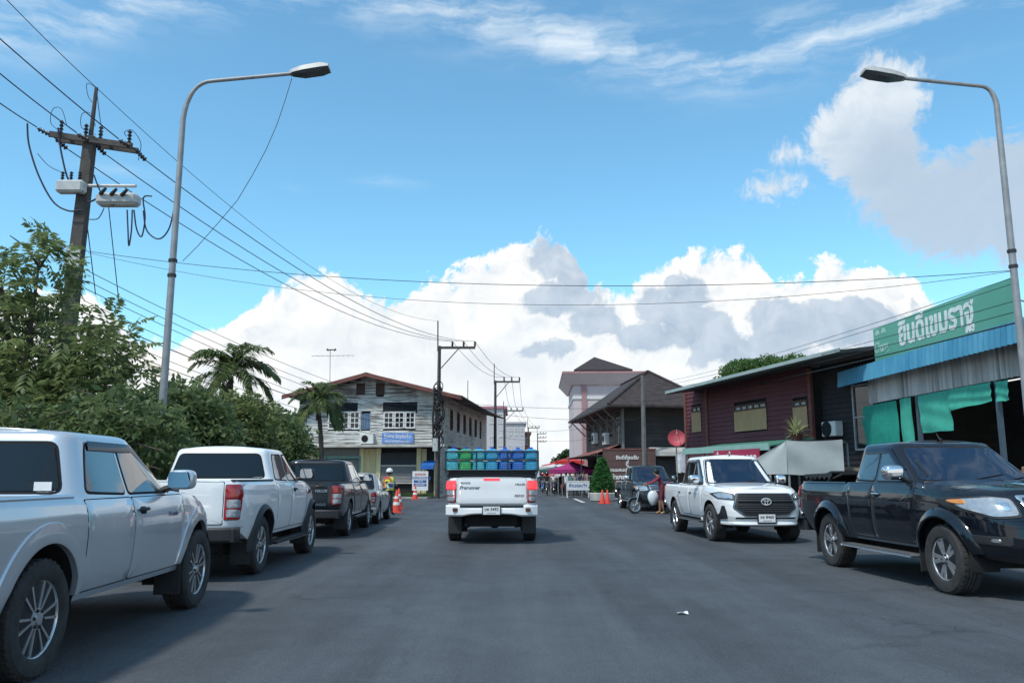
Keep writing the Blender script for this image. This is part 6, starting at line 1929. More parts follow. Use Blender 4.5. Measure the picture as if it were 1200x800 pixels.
a = MB(SM); a.box(-.2, Ls, 4.5, 4.6, .02, zp1); a.build('back_wall', mat('shop back wall', (.05, .055, .06), .9, 0, .3, 1), sp, world=True, smooth=0)
a = MB(SM); a.box(-.2, -.1, .0, 4.5, .02, zp1); a.build('end_wall', M_DWOOD, sp, world=True, smooth=0)
a = MB(SM); a.add([(-.3, -.1, zp1 + .42), (Ls, -.1, zp1 + .42), (Ls, 8, zp1 + 1.0), (-.3, 8, zp1 + 1.0), (-.3, -.1, zp1 + .36), (Ls, -.1, zp1 + .36), (Ls, 8, zp1 + .94), (-.3, 8, zp1 + .94)], [(0, 1, 2, 3), (7, 6, 5, 4), (0, 4, 5, 1), (2, 6, 7, 3), (0, 3, 7, 4), (1, 5, 6, 2)]); a.build('roof', M_CORG, sp, world=True, smooth=0)
# timber stacked by the shop, brick pile at the edge
M_TIMB = mat('grey lumber', (.22, .17, .13), .85, 0, .3, 4, stretch=(1, 8, 8))
lt = at(1000, 532, 24)
for k in range(7):
    a = MB(frame((lt.x - .9 + .1 * (k % 3), 24.2 - .1 * k, .55 + .17 * k), (1, -.25, .10 * (k % 3 - 1)))); a.box(0, 2.3, -.07, .07, 0, .09, .006)
    tag(a.build('timber_plank', M_TIMB), 'weathered plank in the loose pile between maroon house and shop', 'plank', 'planks piled by the shop')
a = MB(); a.box(lt.x - .8, lt.x + .9, 23.4, 24.6, 0, .55, .03); tag(a.build('timber_bench', M_DWOOD2), 'low dark timber bench under the loose planks by the shop', 'bench')
bp_ = at(1194, 528, 13.6)
M_BRK = mat('orange brown block', (.27, .16, .10), .9, 0, .3, 3, bump=.4)
a = MB()
nb = thing('brick_pile', 'pile of orange brown blocks at the shop front behind the black pickup', 'pile', (bp_.x + .3, 13.6, 0))
for j in range(8):
    for i in range(5):
        a = MB(); x = -.45 + i * .22 + (j % 2) * .06; a.box(x, x + .2, -.2 + random.uniform(-.03, .03), .2, j * .19, j * .19 + .18, .012)
        if j < 7 or i in (1, 2): a.build('block', M_BRK, nb)

# --- grey tarpaulin shelter -----------------------------------------------------------------
M_GTARP = mat('grey tarpaulin', (.26, .29, .29), .75, 0, .12, 1.4, col2=(.35, .38, .375), bump=.2, bscale=5)
Yg = 22.0
tA = at(905, 520, Yg + 1.4); tB = at(921, 516, Yg); tC = at(987, 512, Yg - .6); 
gt = thing('tarpaulin_shelter', 'grey tarpaulin shelter on steel legs between the white pickup and the black pickup', 'shelter', ((tB.x + tC.x) / 2, Yg, 0))
GMx = frame((tB.x, Yg, 0), (tC.x - tB.x, -.6, 0)); wg = math.hypot(tC.x - tB.x, .6)
zt = tB.z; zlow = at(950, 551, Yg).z - .1
def gp(u, v): return (lerp(0, wg, u), -.02 + .03 * math.sin(u * 9) * (1 - v) + .02 * math.sin(v * 6 + u * 5), lerp(zlow, zt, v) + .03 * math.sin(u * PI) * -1)
a = MB(GMx); a.grid(gp, 24, 10); a.build('front_sheet', M_GTARP, gt, world=True, smooth=60, fix=False)
a = MB(GMx); a.grid(lambda u, v: (lerp(-1.55, 0, v) + .02 * math.sin(u * 8), lerp(-.02, 2.4, u), lerp(zlow, zt, v) - .05 * math.sin(PI * v)), 14, 10); a.build('sloping_sheet', M_GTARP, gt, world=True, smooth=60, fix=False)
a = MB(GMx); a.grid(lambda u, v: (lerp(lerp(-1.5, 0, v), 0, u), -.03 + .02 * math.sin(u * 6), lerp(zlow, zt, v)), 8, 8); a.build('gable_sheet', mat('pale tarpaulin', (.40, .43, .42), .75, 0, .12, 1.4), gt, world=True, smooth=60, fix=False)
a = MB(GMx); a.grid(lambda u, v: (lerp(0, wg, u), lerp(-.02, 2.4, v), zt - .06 * math.sin(PI * u) * math.sin(PI * v)), 14, 10); a.build('top_sheet', M_GTARP, gt, world=True, smooth=60, fix=False)
for x, y, z in ((.03, .04, zt - .03), (wg - .03, .04, zt - .03), (.03, 2.35, zt - .03), (wg - .03, 2.35, zt - .03)):
    a = MB(GMx); a.tube([(x, y, 0), (x, y, z)], .03, 8); a.build('leg', M_GALV, gt, world=True)
a = MB(GMx); a.box(.2, wg - .15, .5, 1.4, .75, .80, .01)
for x in (.3, wg - .3):
    for y in (.6, 1.3): a.tube([(x, y, .01), (x, y, .75)], .025, 6)
tag(a.build('trestle_table', M_SIGNW), 'white topped trestle table under the grey tarpaulin shelter', 'table')
# ------------------------------------------------------------------ vegetation
def leaf_mat(name, col, col2, rough=.5):
    if name in MATS: return MATS[name]
    m = bpy.data.materials.new(name); m.use_nodes = True
    nt = m.node_tree; N = nt.nodes; L = nt.links; bs = N['Principled BSDF']; out = N['Material Output']
    ge = N.new('ShaderNodeNewGeometry'); tc = N.new('ShaderNodeTexCoord')
    nz = N.new('ShaderNodeTexNoise'); nz.inputs['Scale'].default_value = .9; nz.inputs['Detail'].default_value = 3; L.new(tc.outputs['Object'], nz.inputs['Vector'])
    ad = N.new('ShaderNodeMath'); ad.operation = 'MULTIPLY_ADD'; L.new(ge.outputs['Random Per Island'], ad.inputs[0]); ad.inputs[1].default_value = .55
    L.new(nz.outputs['Fac'], ad.inputs[2])
    rp = N.new('ShaderNodeValToRGB'); rp.color_ramp.elements[0].position = .40; rp.color_ramp.elements[1].position = 1.0
    rp.color_ramp.elements[0].color = (*col, 1); rp.color_ramp.elements[1].color = (*col2, 1); L.new(ad.outputs[0], rp.inputs['Fac'])
    L.new(rp.outputs['Color'], bs.inputs['Base Color']); bs.inputs['Roughness'].default_value = rough; bs.inputs['Specular IOR Level'].default_value = .35
    tr = N.new('ShaderNodeBsdfTranslucent'); hs_ = N.new('ShaderNodeHueSaturation'); hs_.inputs['Value'].default_value = 1.2; L.new(rp.outputs['Color'], hs_.inputs['Color']); L.new(hs_.outputs[0], tr.inputs['Color'])
    mx = N.new('ShaderNodeMixShader'); mx.inputs[0].default_value = .45; L.new(bs.outputs[0], mx.inputs[1]); L.new(tr.outputs[0], mx.inputs[2]); L.new(mx.outputs[0], out.inputs['Surface'])
    MATS[name] = m
    return m
M_BARK = mat('bark', (.085, .065, .05), .95, 0, .3, 5, bump=.6, bscale=14)
def np_mesh(name, V, Fq, m, parent=None, off=None, mi=None, mats=None):
    me = bpy.data.meshes.new(name)
    V = np.asarray(V, np.float32)
    if off is not None: V = V - np.asarray(off, np.float32)
    nf, k = Fq.shape
    me.vertices.add(len(V)); me.vertices.foreach_set('co', V.ravel())
    me.loops.add(nf * k); me.loops.foreach_set('vertex_index', Fq.astype(np.int32).ravel())
    me.polygons.add(nf); me.polygons.foreach_set('loop_start', np.arange(0, nf * k, k, dtype=np.int32))
    me.update(calc_edges=True); me.validate()
    for q in (mats or [m]): me.materials.append(q)
    if mi is not None: me.polygons.foreach_set('material_index', mi.astype(np.int32))
    return link(name, me, parent)
def sprays(rng, blobs, n, kind, size, droop=.35, shell=.55, holes=None):
    """Leaf sprays spread through a set of ellipsoids. kind 'pinnate': paired narrow leaflets on a rachis; 'tuft': a few broad leaves on a twig."""
    w = np.array([b[3] * b[4] * b[5] for b in blobs]) ** .75; w /= w.sum()
    idx = rng.choice(len(blobs), n, p=w); B = np.array(blobs)[idx]
    d = rng.normal(size=(n, 3)); d /= np.linalg.norm(d, axis=1)[:, None]
    rad = rng.random(n) ** (1 / 3); rad = shell + (1 - shell) * rad; rad *= rng.uniform(.80, 1.10, n)
    C = B[:, :3] + d * rad[:, None] * B[:, 3:6]
    out = d * .8 + rng.normal(size=(n, 3)) * .55; out[:, 2] += .15; out /= np.linalg.norm(out, axis=1)[:, None]
    V = []; Fq = []; b = 0
    up_ = np.array([0, 0, 1.0])
    side = np.cross(out, up_); side /= np.linalg.norm(side, axis=1)[:, None] + 1e-9
    nrm = np.cross(side, out)
    s = size * rng.uniform(.7, 1.3, n)
    if kind == 'pinnate':
        np_, LL, LW = 6, .42, .13
        leaves = [(i / np_, sg) for i in range(1, np_ + 1) for sg in (-1, 1)] + [(1.05, 0)]
        for (u, sg) in leaves:
            base = C + out * (u * s)[:, None] - up_ * (droop * u * u * s)[:, None]
            ld = out * (.55 if sg else 1.0) + side * (sg * .85) - up_ * (.25 + .35 * rng.random(n))[:, None]
            ld /= np.linalg.norm(ld, axis=1)[:, None]
            ll = LL * s * (1.0 - .35 * abs(u - .55)) * rng.uniform(.8, 1.15, n)
            wd = np.cross(ld, nrm + rng.normal(size=(n, 3)) * .25); wd /= np.linalg.norm(wd, axis=1)[:, None] + 1e-9
            lw = LW * s
            V += [base, base + ld * (ll * .5)[:, None] + wd * (lw * .5)[:, None], base + ld * ll[:, None] - up_ * (ll * .12)[:, None], base + ld * (ll * .5)[:, None] - wd * (lw * .5)[:, None]]
    else:
        k = 5
        for j in range(k):
            a_ = 2 * PI * j / k + rng.random(n) * 1.2
            ld = out * rng.uniform(.2, .9, n)[:, None] + side * np.cos(a_)[:, None] + nrm * np.sin(a_)[:, None] * .8 - up_ * .25
            ld /= np.linalg.norm(ld, axis=1)[:, None]
            base = C + out * (s * .5 * j / k)[:, None]
            ll = .55 * s * rng.uniform(.7, 1.2, n)
            wd = np.cross(ld, nrm + rng.normal(size=(n, 3)) * .5); wd /= np.linalg.norm(wd, axis=1)[:, None] + 1e-9
            lw = ll * rng.uniform(.36, .5, n)
            V += [base, base + ld * (ll * .5)[:, None] + wd * (lw * .5)[:, None], base + ld * ll[:, None], base + ld * (ll * .5)[:, None] - wd * (lw * .5)[:, None]]
    m = len(V) // 4
    V = np.concatenate(V)                                   # blocks of n
    base = np.arange(n)[:, None]
    Fq = np.concatenate([np.concatenate([base + (4 * j + q) * n for q in range(4)], axis=1) for j in range(m)])
    return V, Fq, C
def tree(name, label, cat, base, blobs, n, kind, size, m, trunk_r=.16, limbs=6, seed=1, group=None, shell=.45, droop=.35):
    rng = np.random.default_rng(seed); rnd = random.Random(seed)
    t = thing(name, label, cat, base, 0, group)
    V, Fq, C = sprays(rng, blobs, n, kind, size, droop, shell)
    np_mesh('crown', V, Fq, m, t, off=tuple(base))
    a = MB(); b = Vector(base)
    cz = sum(q[2] for q in blobs) / len(blobs); cx = sum(q[0] for q in blobs) / len(blobs); cy = sum(q[1] for q in blobs) / len(blobs)
    fork = Vector(((cx - b.x) * .3, (cy - b.y) * .3, max(.5, (cz - b.z) * .45)))
    a.tube([(0, 0, -.05), (0.03, 0.02, fork.z * .4), fork], [trunk_r * 1.3, trunk_r, trunk_r * .8], 9)
    for k, q in enumerate(sorted(blobs, key=lambda q: -q[3] * q[5])[:limbs]):
        e = Vector((q[0], q[1], q[2] + q[5] * .4)) - b
        mid = fork.lerp(e, .5) + Vector((rnd.uniform(-.2, .2), rnd.uniform(-.2, .2), .15))
        a.tube([fork * .97, fork.lerp(mid, .5) + Vector((0, 0, .08)), mid, mid.lerp(e, .5), e], [trunk_r * .6, trunk_r * .5, trunk_r * .38, trunk_r * .25, .02], 7)
        for j in range(5):                                  # twigs
            s0 = mid.lerp(e, rnd.random()); dd = Vector((rnd.uniform(-1, 1) * q[3], rnd.uniform(-1, 1) * q[4], rnd.uniform(-.3, 1) * q[5])) * .8
            a.tube([s0, s0 + dd * .5 + Vector((0, 0, .1)), s0 + dd], [trunk_r * .2, .02, .008], 5)
    a.build('trunk', M_BARK, t, smooth=60, fix=False)
    return t
LF1 = leaf_mat('pinnate leaf', (.066, .100, .040), (.20, .25, .095))
LF2 = leaf_mat('hedge leaf', (.055, .090, .040), (.165, .22, .085))
LF3 = leaf_mat('yellow green leaf', (.070, .102, .038), (.21, .25, .090))
LF5 = leaf_mat('bright crown leaf', (.045, .11, .025), (.12, .21, .05))
LF4 = leaf_mat('far leaf', (.020, .050, .014), (.055, .10, .030))
def pb(px, py, Y, rx, ry, rz): p = at(px, py, Y); return (p.x, p.y, p.z, rx, ry, rz)
# the big tree at the left edge
b = at(-8, 560, 16.5); b.z = 0
tree('leafy_tree', 'tall bushy tree with feathery paired leaves at the foot of the leaning pole', 'tree', b,
     [pb(0, 345, 16.5, .8, .9, .7), pb(45, 318, 16.3, .55, .7, .65), pb(-60, 400, 17, 1.6, 1.5, 1.5), pb(40, 400, 16.4, 1.35, 1.3, .85), pb(95, 420, 16.2, 1.0, 1.1, .75), pb(130, 400, 16.1, .50, .8, .62), pb(20, 460, 16.4, 1.6, 1.3, .85), pb(100, 470, 16.0, 1.25, 1.2, .75), pb(158, 440, 15.9, .42, .7, .62), pb(60, 300, 16.2, .25, .35, .48), pb(-20, 500, 16, 1.9, 1.3, .9), pb(85, 505, 15.9, 1.6, 1.2, .8)],
     1850, 'pinnate', .46, LF1, .15, 9, 3, shell=.25)
# bushy trees along the verge behind the white pickup
for k, (px, Y, bl, lab, mm, n) in enumerate((
    (214, 20.5, [pb(190, 500, 20, 1.1, 1.0, 1.0), pb(222, 496, 20.5, 1.0, 1.1, .9), pb(204, 530, 20, 1.5, 1.1, .9), pb(236, 520, 20.5, 1.0, 1.0, .9), pb(205, 470, 20.8, .50, .6, .6)], 'dense dark green bushy tree right behind the street lamp pole', LF2, 2100),
    (262, 25, [pb(255, 500, 25, 1.2, 1.2, .9), pb(285, 500, 25, 1.1, 1.2, 1.0), pb(262, 520, 24.6, 1.7, 1.3, 1.1), pb(240, 505, 25, .9, 1, .9), pb(294, 482, 25.2, .4, .6, .5)], 'dense bushy tree with olive leaves below the taller palm', LF3, 2100),
    (310, 29, [pb(302, 508, 29, 1.3, 1.2, 1.0), pb(324, 512, 29, 1.2, 1.2, 1.0), pb(312, 530, 28.5, 1.6, 1.3, 1.2), pb(338, 530, 28.6, .8, .9, .9), pb(316, 496, 29, .6, .7, .5)], 'dense bushy tree before the grey shop house', LF2, 2000))):
    b = at(px, 590, Y); b.z = 0
    tree('bushy_tree', lab, 'tree', b, bl, n, 'tuft', .34, mm, .11, 5, 11 + k, 'bushy trees along the verge', .3)
# hedge growth that closes the gap under the big tree
b = at(120, 560, 13.5); b.z = 0
tree('bushy_shrub', 'dark leafy shrub between the big tree and the street lamp', 'shrub', b, [pb(60, 520, 14, 1.5, .8, .7), pb(130, 510, 14, 1.3, .8, .8), pb(165, 530, 14.2, .8, .8, .8), pb(10, 530, 14, 1.6, .9, .8), pb(110, 545, 14.2, 1.9, .8, .8)], 1800, 'tuft', .30, LF2, .07, 4, 31, None, .2)
# tree top behind the maroon house
b = at(892, 560, 60); b.z = 0
tree('leafy_tree', 'round topped green tree rising behind the roof of the maroon house', 'tree', b, [pb(870, 438, 60, 1.5, 2, 1.0), pb(900, 433, 60, 1.7, 2, .95), pb(932, 430, 60, 1.1, 1.6, .85), pb(895, 448, 60, 3.4, 2.4, 1.5)], 4200, 'tuft', .42, LF5, .25, 4, 41, None, .5)
# trees at the end of the street
for k, (px, py, Y, r_) in enumerate(((672, 534, 150, 2.6), (660, 540, 170, 2.4), (690, 528, 135, 2.4), (650, 548, 210, 2.6))):
    b = at(px, 558, Y); b.z = 0
    tree('street_tree', ('dark tree crown above the market awnings, the broadest', 'low dark tree crown past the market awnings', 'ragged tree crown beside the pink tower', 'farthest small tree at the end of the street')[k], 'tree', b, [pb(px, py + 6, Y, r_, r_, r_ * .75), pb(px + 4, py + 2, Y, r_ * .5, r_ * .6, r_ * .7), pb(px - 6, py + 10, Y, r_ * .6, r_ * .6, r_ * .6)], 700, 'tuft', 1.1, LF4, .25, 3, 51 + k, 'trees at the street end', .4)

# palms
def palm(label, base, crown, nf, flen, seed, m, curve=0.0):
    rnd = random.Random(seed)
    t = thing('palm_tree', label, 'palm tree', base)
    c = crown - base
    a = MB(); pts = [Vector((c.x * u + curve * math.sin(PI * u), c.y * u, c.z * u)) for u in [k / 14 for k in range(15)]]
    a.tube(pts, [lerp(.17, .10, k / 14) + (.012 if k % 2 else 0) for k in range(15)], 10)
    a.tube([c - Vector((0, 0, .9)), c - Vector((0, 0, .4)), c], [.10, .12, .08], 8)
    a.build('trunk', M_BARK, t, smooth=60)
    V = []; Q = []
    for f in range(nf):
        az_ = 2 * PI * f / nf * 1.0 + rnd.uniform(-.25, .25); el_ = rnd.uniform(.05, 1.25) if f % 3 else rnd.uniform(.9, 1.4)
        L_ = flen * rnd.uniform(.8, 1.1)
        d = Vector((math.cos(az_) * math.cos(el_), math.sin(az_) * math.cos(el_), math.sin(el_)))
        p = c.copy(); K = 22; step = L_ / K; rach = [p.copy()]
        for k in range(K):
            d = (d + Vector((0, 0, -.085 - .05 * k / K))).normalized(); p = p + d * step; rach.append(p.copy())
        for k in range(2, K + 1):
            u = k / K; d = (rach[k] - rach[k - 1]).normalized(); sd_ = d.cross(Vector((0, 0, 1))); sd_ = sd_.normalized() if sd_.length > .05 else Vector((1, 0, 0))
            ll = L_ * .34 * (math.sin(PI * min(.97, .10 + u * .86)) ** .7)
            for sg in (-1, 1):
                for rep in range(2):
                    ld = (d * (.75 + rnd.uniform(-.1, .2)) + sd_ * sg * .8 + Vector((0, 0, rnd.uniform(-.45, .15)))).normalized()
                    b0 = rach[k].lerp(rach[k - 1], rep * .5); w = Vector((0, 0, 1)).cross(ld).normalized() * .042
                    mid = b0 + ld * ll * .55; tip = b0 + ld * ll - Vector((0, 0, ll * .28))
                    n = len(V); V += [b0 - w * .6, b0 + w * .6, mid + w, mid - w, tip]
                    Q += [(n, n + 1, n + 2, n + 3), (n + 3, n + 2, n + 4, n + 4)]
        for k in range(K):                                   # rachis
            n = len(V); w = Vector((-math.sin(az_), math.cos(az_), 0)) * (.03 * (1 - k / K) + .008)
            V += [rach[k] - w, rach[k] + w, rach[k + 1] + w * .9, rach[k + 1] - w * .9]; Q.append((n, n + 1, n + 2, n + 3))
    me = bpy.data.meshes.new('fronds'); me.from_pydata([tuple(v) for v in V], [], [tuple(dict.fromkeys(q)) for q in Q]); me.materials.append(m)
    link('fronds', me, t)
    return t
PL = leaf_mat('palm leaf', (.06, .10, .035), (.18, .23, .09), .45)
cr = at(270, 440, 36); b = Vector((cr.x - .2, 36, 0))
palm('taller palm with arching fronds rising over the bushy trees', b, cr, 22, 2.35, 5, PL, .2)
cr = at(373, 474, 46); b = at(377, 570, 46); b.z = 0
palm('shorter palm with drooping fronds before the white wooden house', b, cr, 22, 2.3, 9, PL, .1)
# clipped conical shrub
b = gnd(707, 583); b = Vector((at(706, 583, 46.5).x, 46.5, 0))
ct = thing('conical_shrub', 'clipped conical green shrub in a low planter beside the brown welcome sign', 'shrub', b)
rng = np.random.default_rng(5); n = 1500; hh = at(706, 538, 46.5).z; r0 = 13 / F * 46.5
u = rng.random(n) ** .8; ang_ = rng.random(n) * 2 * PI
prof = np.where(u < .25, .75 + u, 1.0 - (u - .25) / .75 * .92) 
rr = r0 * prof * rng.uniform(.72, 1.08, n)
Cc = np.stack([b.x + rr * np.cos(ang_), b.y + rr * np.sin(ang_), .45 + u * (hh - .45)], 1)
V, Fq, _ = sprays(rng, [(b.x, b.y, 1, 1, 1, 1)], n, 'tuft', .26); m_ = len(V) // n
V = V.reshape(m_, n, 3) - _[None] + Cc[None]
np_mesh('crown', V.reshape(-1, 3), Fq, leaf_mat('clipped leaf', (.03, .11, .03), (.08, .22, .06)), ct, off=tuple(b))
a = MB(); a.tube([(0, 0, 0), (0, 0, hh * .7)], [.09, .03], 8); a.build('trunk', M_BARK, ct)
a = MB(); a.lathe([(.62, 0), (.68, .04), (.74, .42), (.70, .46), (.62, .42), (0, .40)], 24); a.build('planter', M_LEDGE, ct)
# spiky plant by the maroon wall, yellow plant before the shutter
def spiky(label, base, n, L_, m, seed, up_=.5, w=.03, nm='spiky_plant'):
    rnd = random.Random(seed); a = MB()
    t = thing(nm, label, 'plant', base)
    for k in range(n):
        az_ = rnd.random() * 2 * PI; el_ = rnd.uniform(-.25, 1.4) * up_ + .25
        d = Vector((math.cos(az_) * math.cos(el_), math.sin(az_) * math.cos(el_), math.sin(el_))); s_ = Vector((-math.sin(az_), math.cos(az_), 0)) * w
        l = L_ * rnd.uniform(.7, 1.1); p = Vector((0, 0, .32)); q = []
        for j in range(6):
            ww = s_ * (1 - (j / 5) ** 2) if j else s_ * .7
            q += [p - ww, p + ww]; d = (d + Vector((0, 0, -.12))).normalized(); p = p + d * l / 5
        a.add(q, [(j * 2, j * 2 + 1, j * 2 + 3, j * 2 + 2) for j in range(5)])
    a.build('leaf_rosette', m, t, fix=False)
    a = MB(); a.lathe([(.14, 0), (.19, .28), (.21, .30), (.17, .29), (0, .27)], 16); a.build('pot', M_BARGE, t)
    return t
p = at(934, 513, 26.6); 
spt = at(934, 520, 26.3)
spiky('pale spiky potted plant on the green awning before the maroon wall', spt, 60, .62, leaf_mat('pale striped leaf', (.20, .25, .10), (.50, .52, .28)), 3, 1.0, .032)
p = gnd(391, 582); spiky('yellow green potted plant before the grey shutter of the white house', Vector((at(391, 570, 53).x, 53, .11)), 60, 1.6, leaf_mat('golden leaf', (.14, .17, .02), (.34, .33, .06)), 8, 1.1, .05, 'potted_plant')

# more of the verge trees, just outside the frame: the lorries and pickups mirror them
for k, (x, y, z_) in enumerate(((-15.0, 8.0, 1.1), (-15.4, 1.0, 1.15), (-15.0, -6.5, 1.05))):
    src = bpy.data.objects['leafy_tree']
    c = copy_tree(src); c.location = (x, y, 0); c.rotation_euler.z = 1.3 + 2 * k; c.scale = (z_, z_, z_ * .9); c['group'] = 'verge trees beside the parked row'
    c['label'] = ('leafy tree on the verge beside the silver pickup', 'leafy tree on the verge level with the viewer', 'leafy tree on the verge behind the viewer')[k]
# ------------------------------------------------------------------ people
SKIN = mat('brown skin', (.26, .13, .085), .55, 0, .1, 8)
HAIR = mat('black hair', (.012, .010, .009), .6, 0, .2, 20)
def cloth_mat(n, c): return mat('fabric ' + n, c, .9, 0, .2, 7)
def person(label, loc, rz, pose, shirt, trousers, h=1.66, shoes=None, group=None, long_sleeve=False, shorts=False):
    """One continuous figure grown from a skeleton; joints are (x, y, z) for a 1.70 m figure facing +x, y to its left."""
    t = thing('person', label, 'person', loc, rz, group)
    k = h / 1.70
    J = dict(pel=(0, 0, .93), spine=(.0, 0, 1.10), chest=(-.01, 0, 1.30), neck=(.0, 0, 1.46), head=(.03, 0, 1.57), crown=(.02, 0, 1.645), nose=(.115, 0, 1.565),
             shL=(0, .17, 1.39), elL=(-.02, .22, 1.12), wrL=(.06, .23, .88), haL=(.09, .23, .79), shR=(0, -.17, 1.39), elR=(-.02, -.22, 1.12), wrR=(.06, -.23, .88), haR=(.09, -.23, .79),
             hiL=(0, .09, .90), knL=(.02, .10, .50), anL=(-.02, .10, .09), toL=(.14, .11, .03), hiR=(0, -.09, .90), knR=(.02, -.10, .50), anR=(-.02, -.10, .09), toR=(.14, -.11, .03))
    J.update(pose)
    rad = dict(pel=(.125, .155), spine=(.11, .14), chest=(.115, .165), neck=(.055, .055), head=(.088, .078), crown=(.07, .065), nose=(.02, .018),
               shL=(.062, .062), elL=(.044, .044), wrL=(.03, .03), haL=(.036, .022), shR=(.062, .062), elR=(.044, .044), wrR=(.03, .03), haR=(.036, .022),
               hiL=(.085, .09), knL=(.06, .06), anL=(.042, .042), toL=(.038, .03), hiR=(.085, .09), knR=(.06, .06), anR=(.042, .042), toR=(.038, .03))
    E = [('pel', 'spine'), ('spine', 'chest'), ('chest', 'neck'), ('neck', 'head'), ('head', 'crown'), ('head', 'nose'), ('chest', 'shL'), ('shL', 'elL'), ('elL', 'wrL'), ('wrL', 'haL'), ('chest', 'shR'), ('shR', 'elR'), ('elR', 'wrR'), ('wrR', 'haR'),
         ('pel', 'hiL'), ('hiL', 'knL'), ('knL', 'anL'), ('anL', 'toL'), ('pel', 'hiR'), ('hiR', 'knR'), ('knR', 'anR'), ('anR', 'toR')]
    # five fingers on each hand
    for s in 'LR':
        w, hnd = Vector(J['wr' + s]), Vector(J['ha' + s]); d = (hnd - w).normalized(); sg = 1 if s == 'L' else -1
        sd_ = d.cross(Vector((0, sg, 0))); sd_ = sd_.normalized() if sd_.length > .05 else Vector((1, 0, 0))
        for i, (o, l) in enumerate(((-.028, .062), (-.010, .074), (.009, .070), (.027, .055))):
            n1, n2 = 'f%s%d' % (s, i), 'g%s%d' % (s, i)
            J[n1] = tuple(hnd + d * l * .55 + sd_ * o * 1.1); J[n2] = tuple(hnd + d * l + sd_ * o + Vector((0, -sg * .015, 0)))
            rad[n1] = (.0095, .0095); rad[n2] = (.008, .008); E += [('ha' + s, n1), (n1, n2)]
        n1, n2 = 't%s1' % s, 't%s2' % s
        J[n1] = tuple(w + d * .04 + sd_ * -.045); J[n2] = tuple(w + d * .085 + sd_ * -.058); rad[n1] = (.012, .012); rad[n2] = (.010, .010); E += [('wr' + s, n1), (n1, n2)]
    names = list(J); ix = {n: i for i, n in enumerate(names)}
    me = bpy.data.meshes.new('body'); me.from_pydata([Vector(J[n]) * k for n in names], [(ix[a], ix[b]) for a, b in E], [])
    o = bpy.data.objects.new('body', me); COL.objects.link(o)
    md = o.modifiers.new('skin', 'SKIN'); md.use_smooth_shade = True; md.branch_smoothing = .6
    sk = me.skin_vertices[0].data if me.skin_vertices else None
    if sk is None:
        me.skin_vertices.new() if hasattr(me.skin_vertices, 'new') else None
        bm = bmesh.new(); bm.from_mesh(me); bm.verts.layers.skin.verify(); bm.to_mesh(me); bm.free(); sk = me.skin_vertices[0].data
    for n in names:
        r = rad[n]; sk[ix[n]].radius = (r[0] * k, r[1] * k); sk[ix[n]].use_root = (n == 'pel')
    sb = o.modifiers.new('sub', 'SUBSURF'); sb.levels = 1; sb.render_levels = 1
    bpy.context.view_layer.update(); dg = bpy.context.evaluated_depsgraph_get()
    m2 = bpy.data.meshes.new_from_object(o.evaluated_get(dg)); bpy.data.objects.remove(o)
    m2.materials.clear()
    for m in (shirt, trousers, SKIN, shoes or M_TRIM): m2.materials.append(m)
    P = {n: Vector(J[n]) * k for n in names}
    segs = []
    for a, b in E:
        if a in ('neck', 'head') or b in ('neck', 'head'): z = 2
        elif a[0] in 'fgt' or b[0] in 'fg' or b in ('tL1', 'tR1', 'tL2', 'tR2') or b[:2] in ('ha',): z = 2
        elif b[:2] in ('wr',) : z = 0 if long_sleeve else 2
        elif b[:2] in ('to',): z = 3
        elif b[:2] == 'an': z = 2 if shorts else 1
        elif a[:2] == 'hi' or b[:2] == 'hi': z = 1
        else: z = 0
        segs.append((P[a], P[b], z))
    def cls(c):
        best = (9, 0)
        for A, B, z in segs:
            d = B - A; u = max(0, min(1, (c - A).dot(d) / max(1e-9, d.dot(d)))); q = (c - A - d * u).length
            if q < best[0]: best = (q, z)
        return best[1]
    for p in m2.polygons: p.material_index = cls(p.center); p.use_smooth = True
    m2.name = 'body'
    body = link('body', m2, t)
    return t, P, k
def add_hair(t, P, k, m=HAIR, long=False):
    a = MB(); h, c = P['head'], P['crown']
    ctr = h.lerp(c, .45) + Vector((-.018 * k, 0, .012 * k))
    def f(u, v):
        th = 2 * PI * u; ph = -.35 + (PI / 2 + .35) * v
        lim = math.cos(th) * .5
        z = max(math.sin(ph), lim * .9 - .35 if math.cos(th) > 0 else -.6)
        r = math.cos(ph)
        return ctr + Vector((.108 * r * math.cos(th) - .004, .096 * r * math.sin(th), .118 * z)) * k
    a.grid(f, 20, 8)
    a.ball(ctr + Vector((-.03, 0, -.02)) * k, .088 * k, 8, .95, .95, 1.15)
    a.build('hair', m, t, smooth=60, fix=False)
# traffic officer
YO = 29.5
p = at(455, 600, YO); p.z = 0
zt = at(455, 547.5, YO).z
off, P, k = person('traffic officer with white helmet and yellow and pink safety vest, back turned, by the cones', p, R(70),
    dict(haR=(.30, -.18, 1.10), wrR=(.22, -.20, 1.10), elR=(.02, -.25, 1.14), elL=(-.05, .27, 1.14), wrL=(.03, .30, .92), haL=(.06, .30, .83), anL=(-.06, .14, .09), toL=(.10, .16, .03), anR=(.05, -.13, .09), toR=(.20, -.15, .03)),
    cloth_mat('khaki', (.22, .21, .19)), cloth_mat('dark khaki', (.03, .03, .035)), zt / 1.045, None, 0 or None, True)
a = MB(); c = P['head'].lerp(P['crown'], .5)
M_HELM = mat('white helmet', (.78, .78, .77), .2, 0, .04, 4, coat=.6)
a.grid(lambda u, v: c + Vector((.135 * math.cos(2 * PI * u) * math.cos(-.15 + 1.72 * v), .128 * math.sin(2 * PI * u) * math.cos(-.15 + 1.72 * v), .02 + .135 * math.sin(-.15 + 1.72 * v))) * k, 24, 9)
hm = a.build('helmet', M_HELM, off, smooth=60, fix=False)
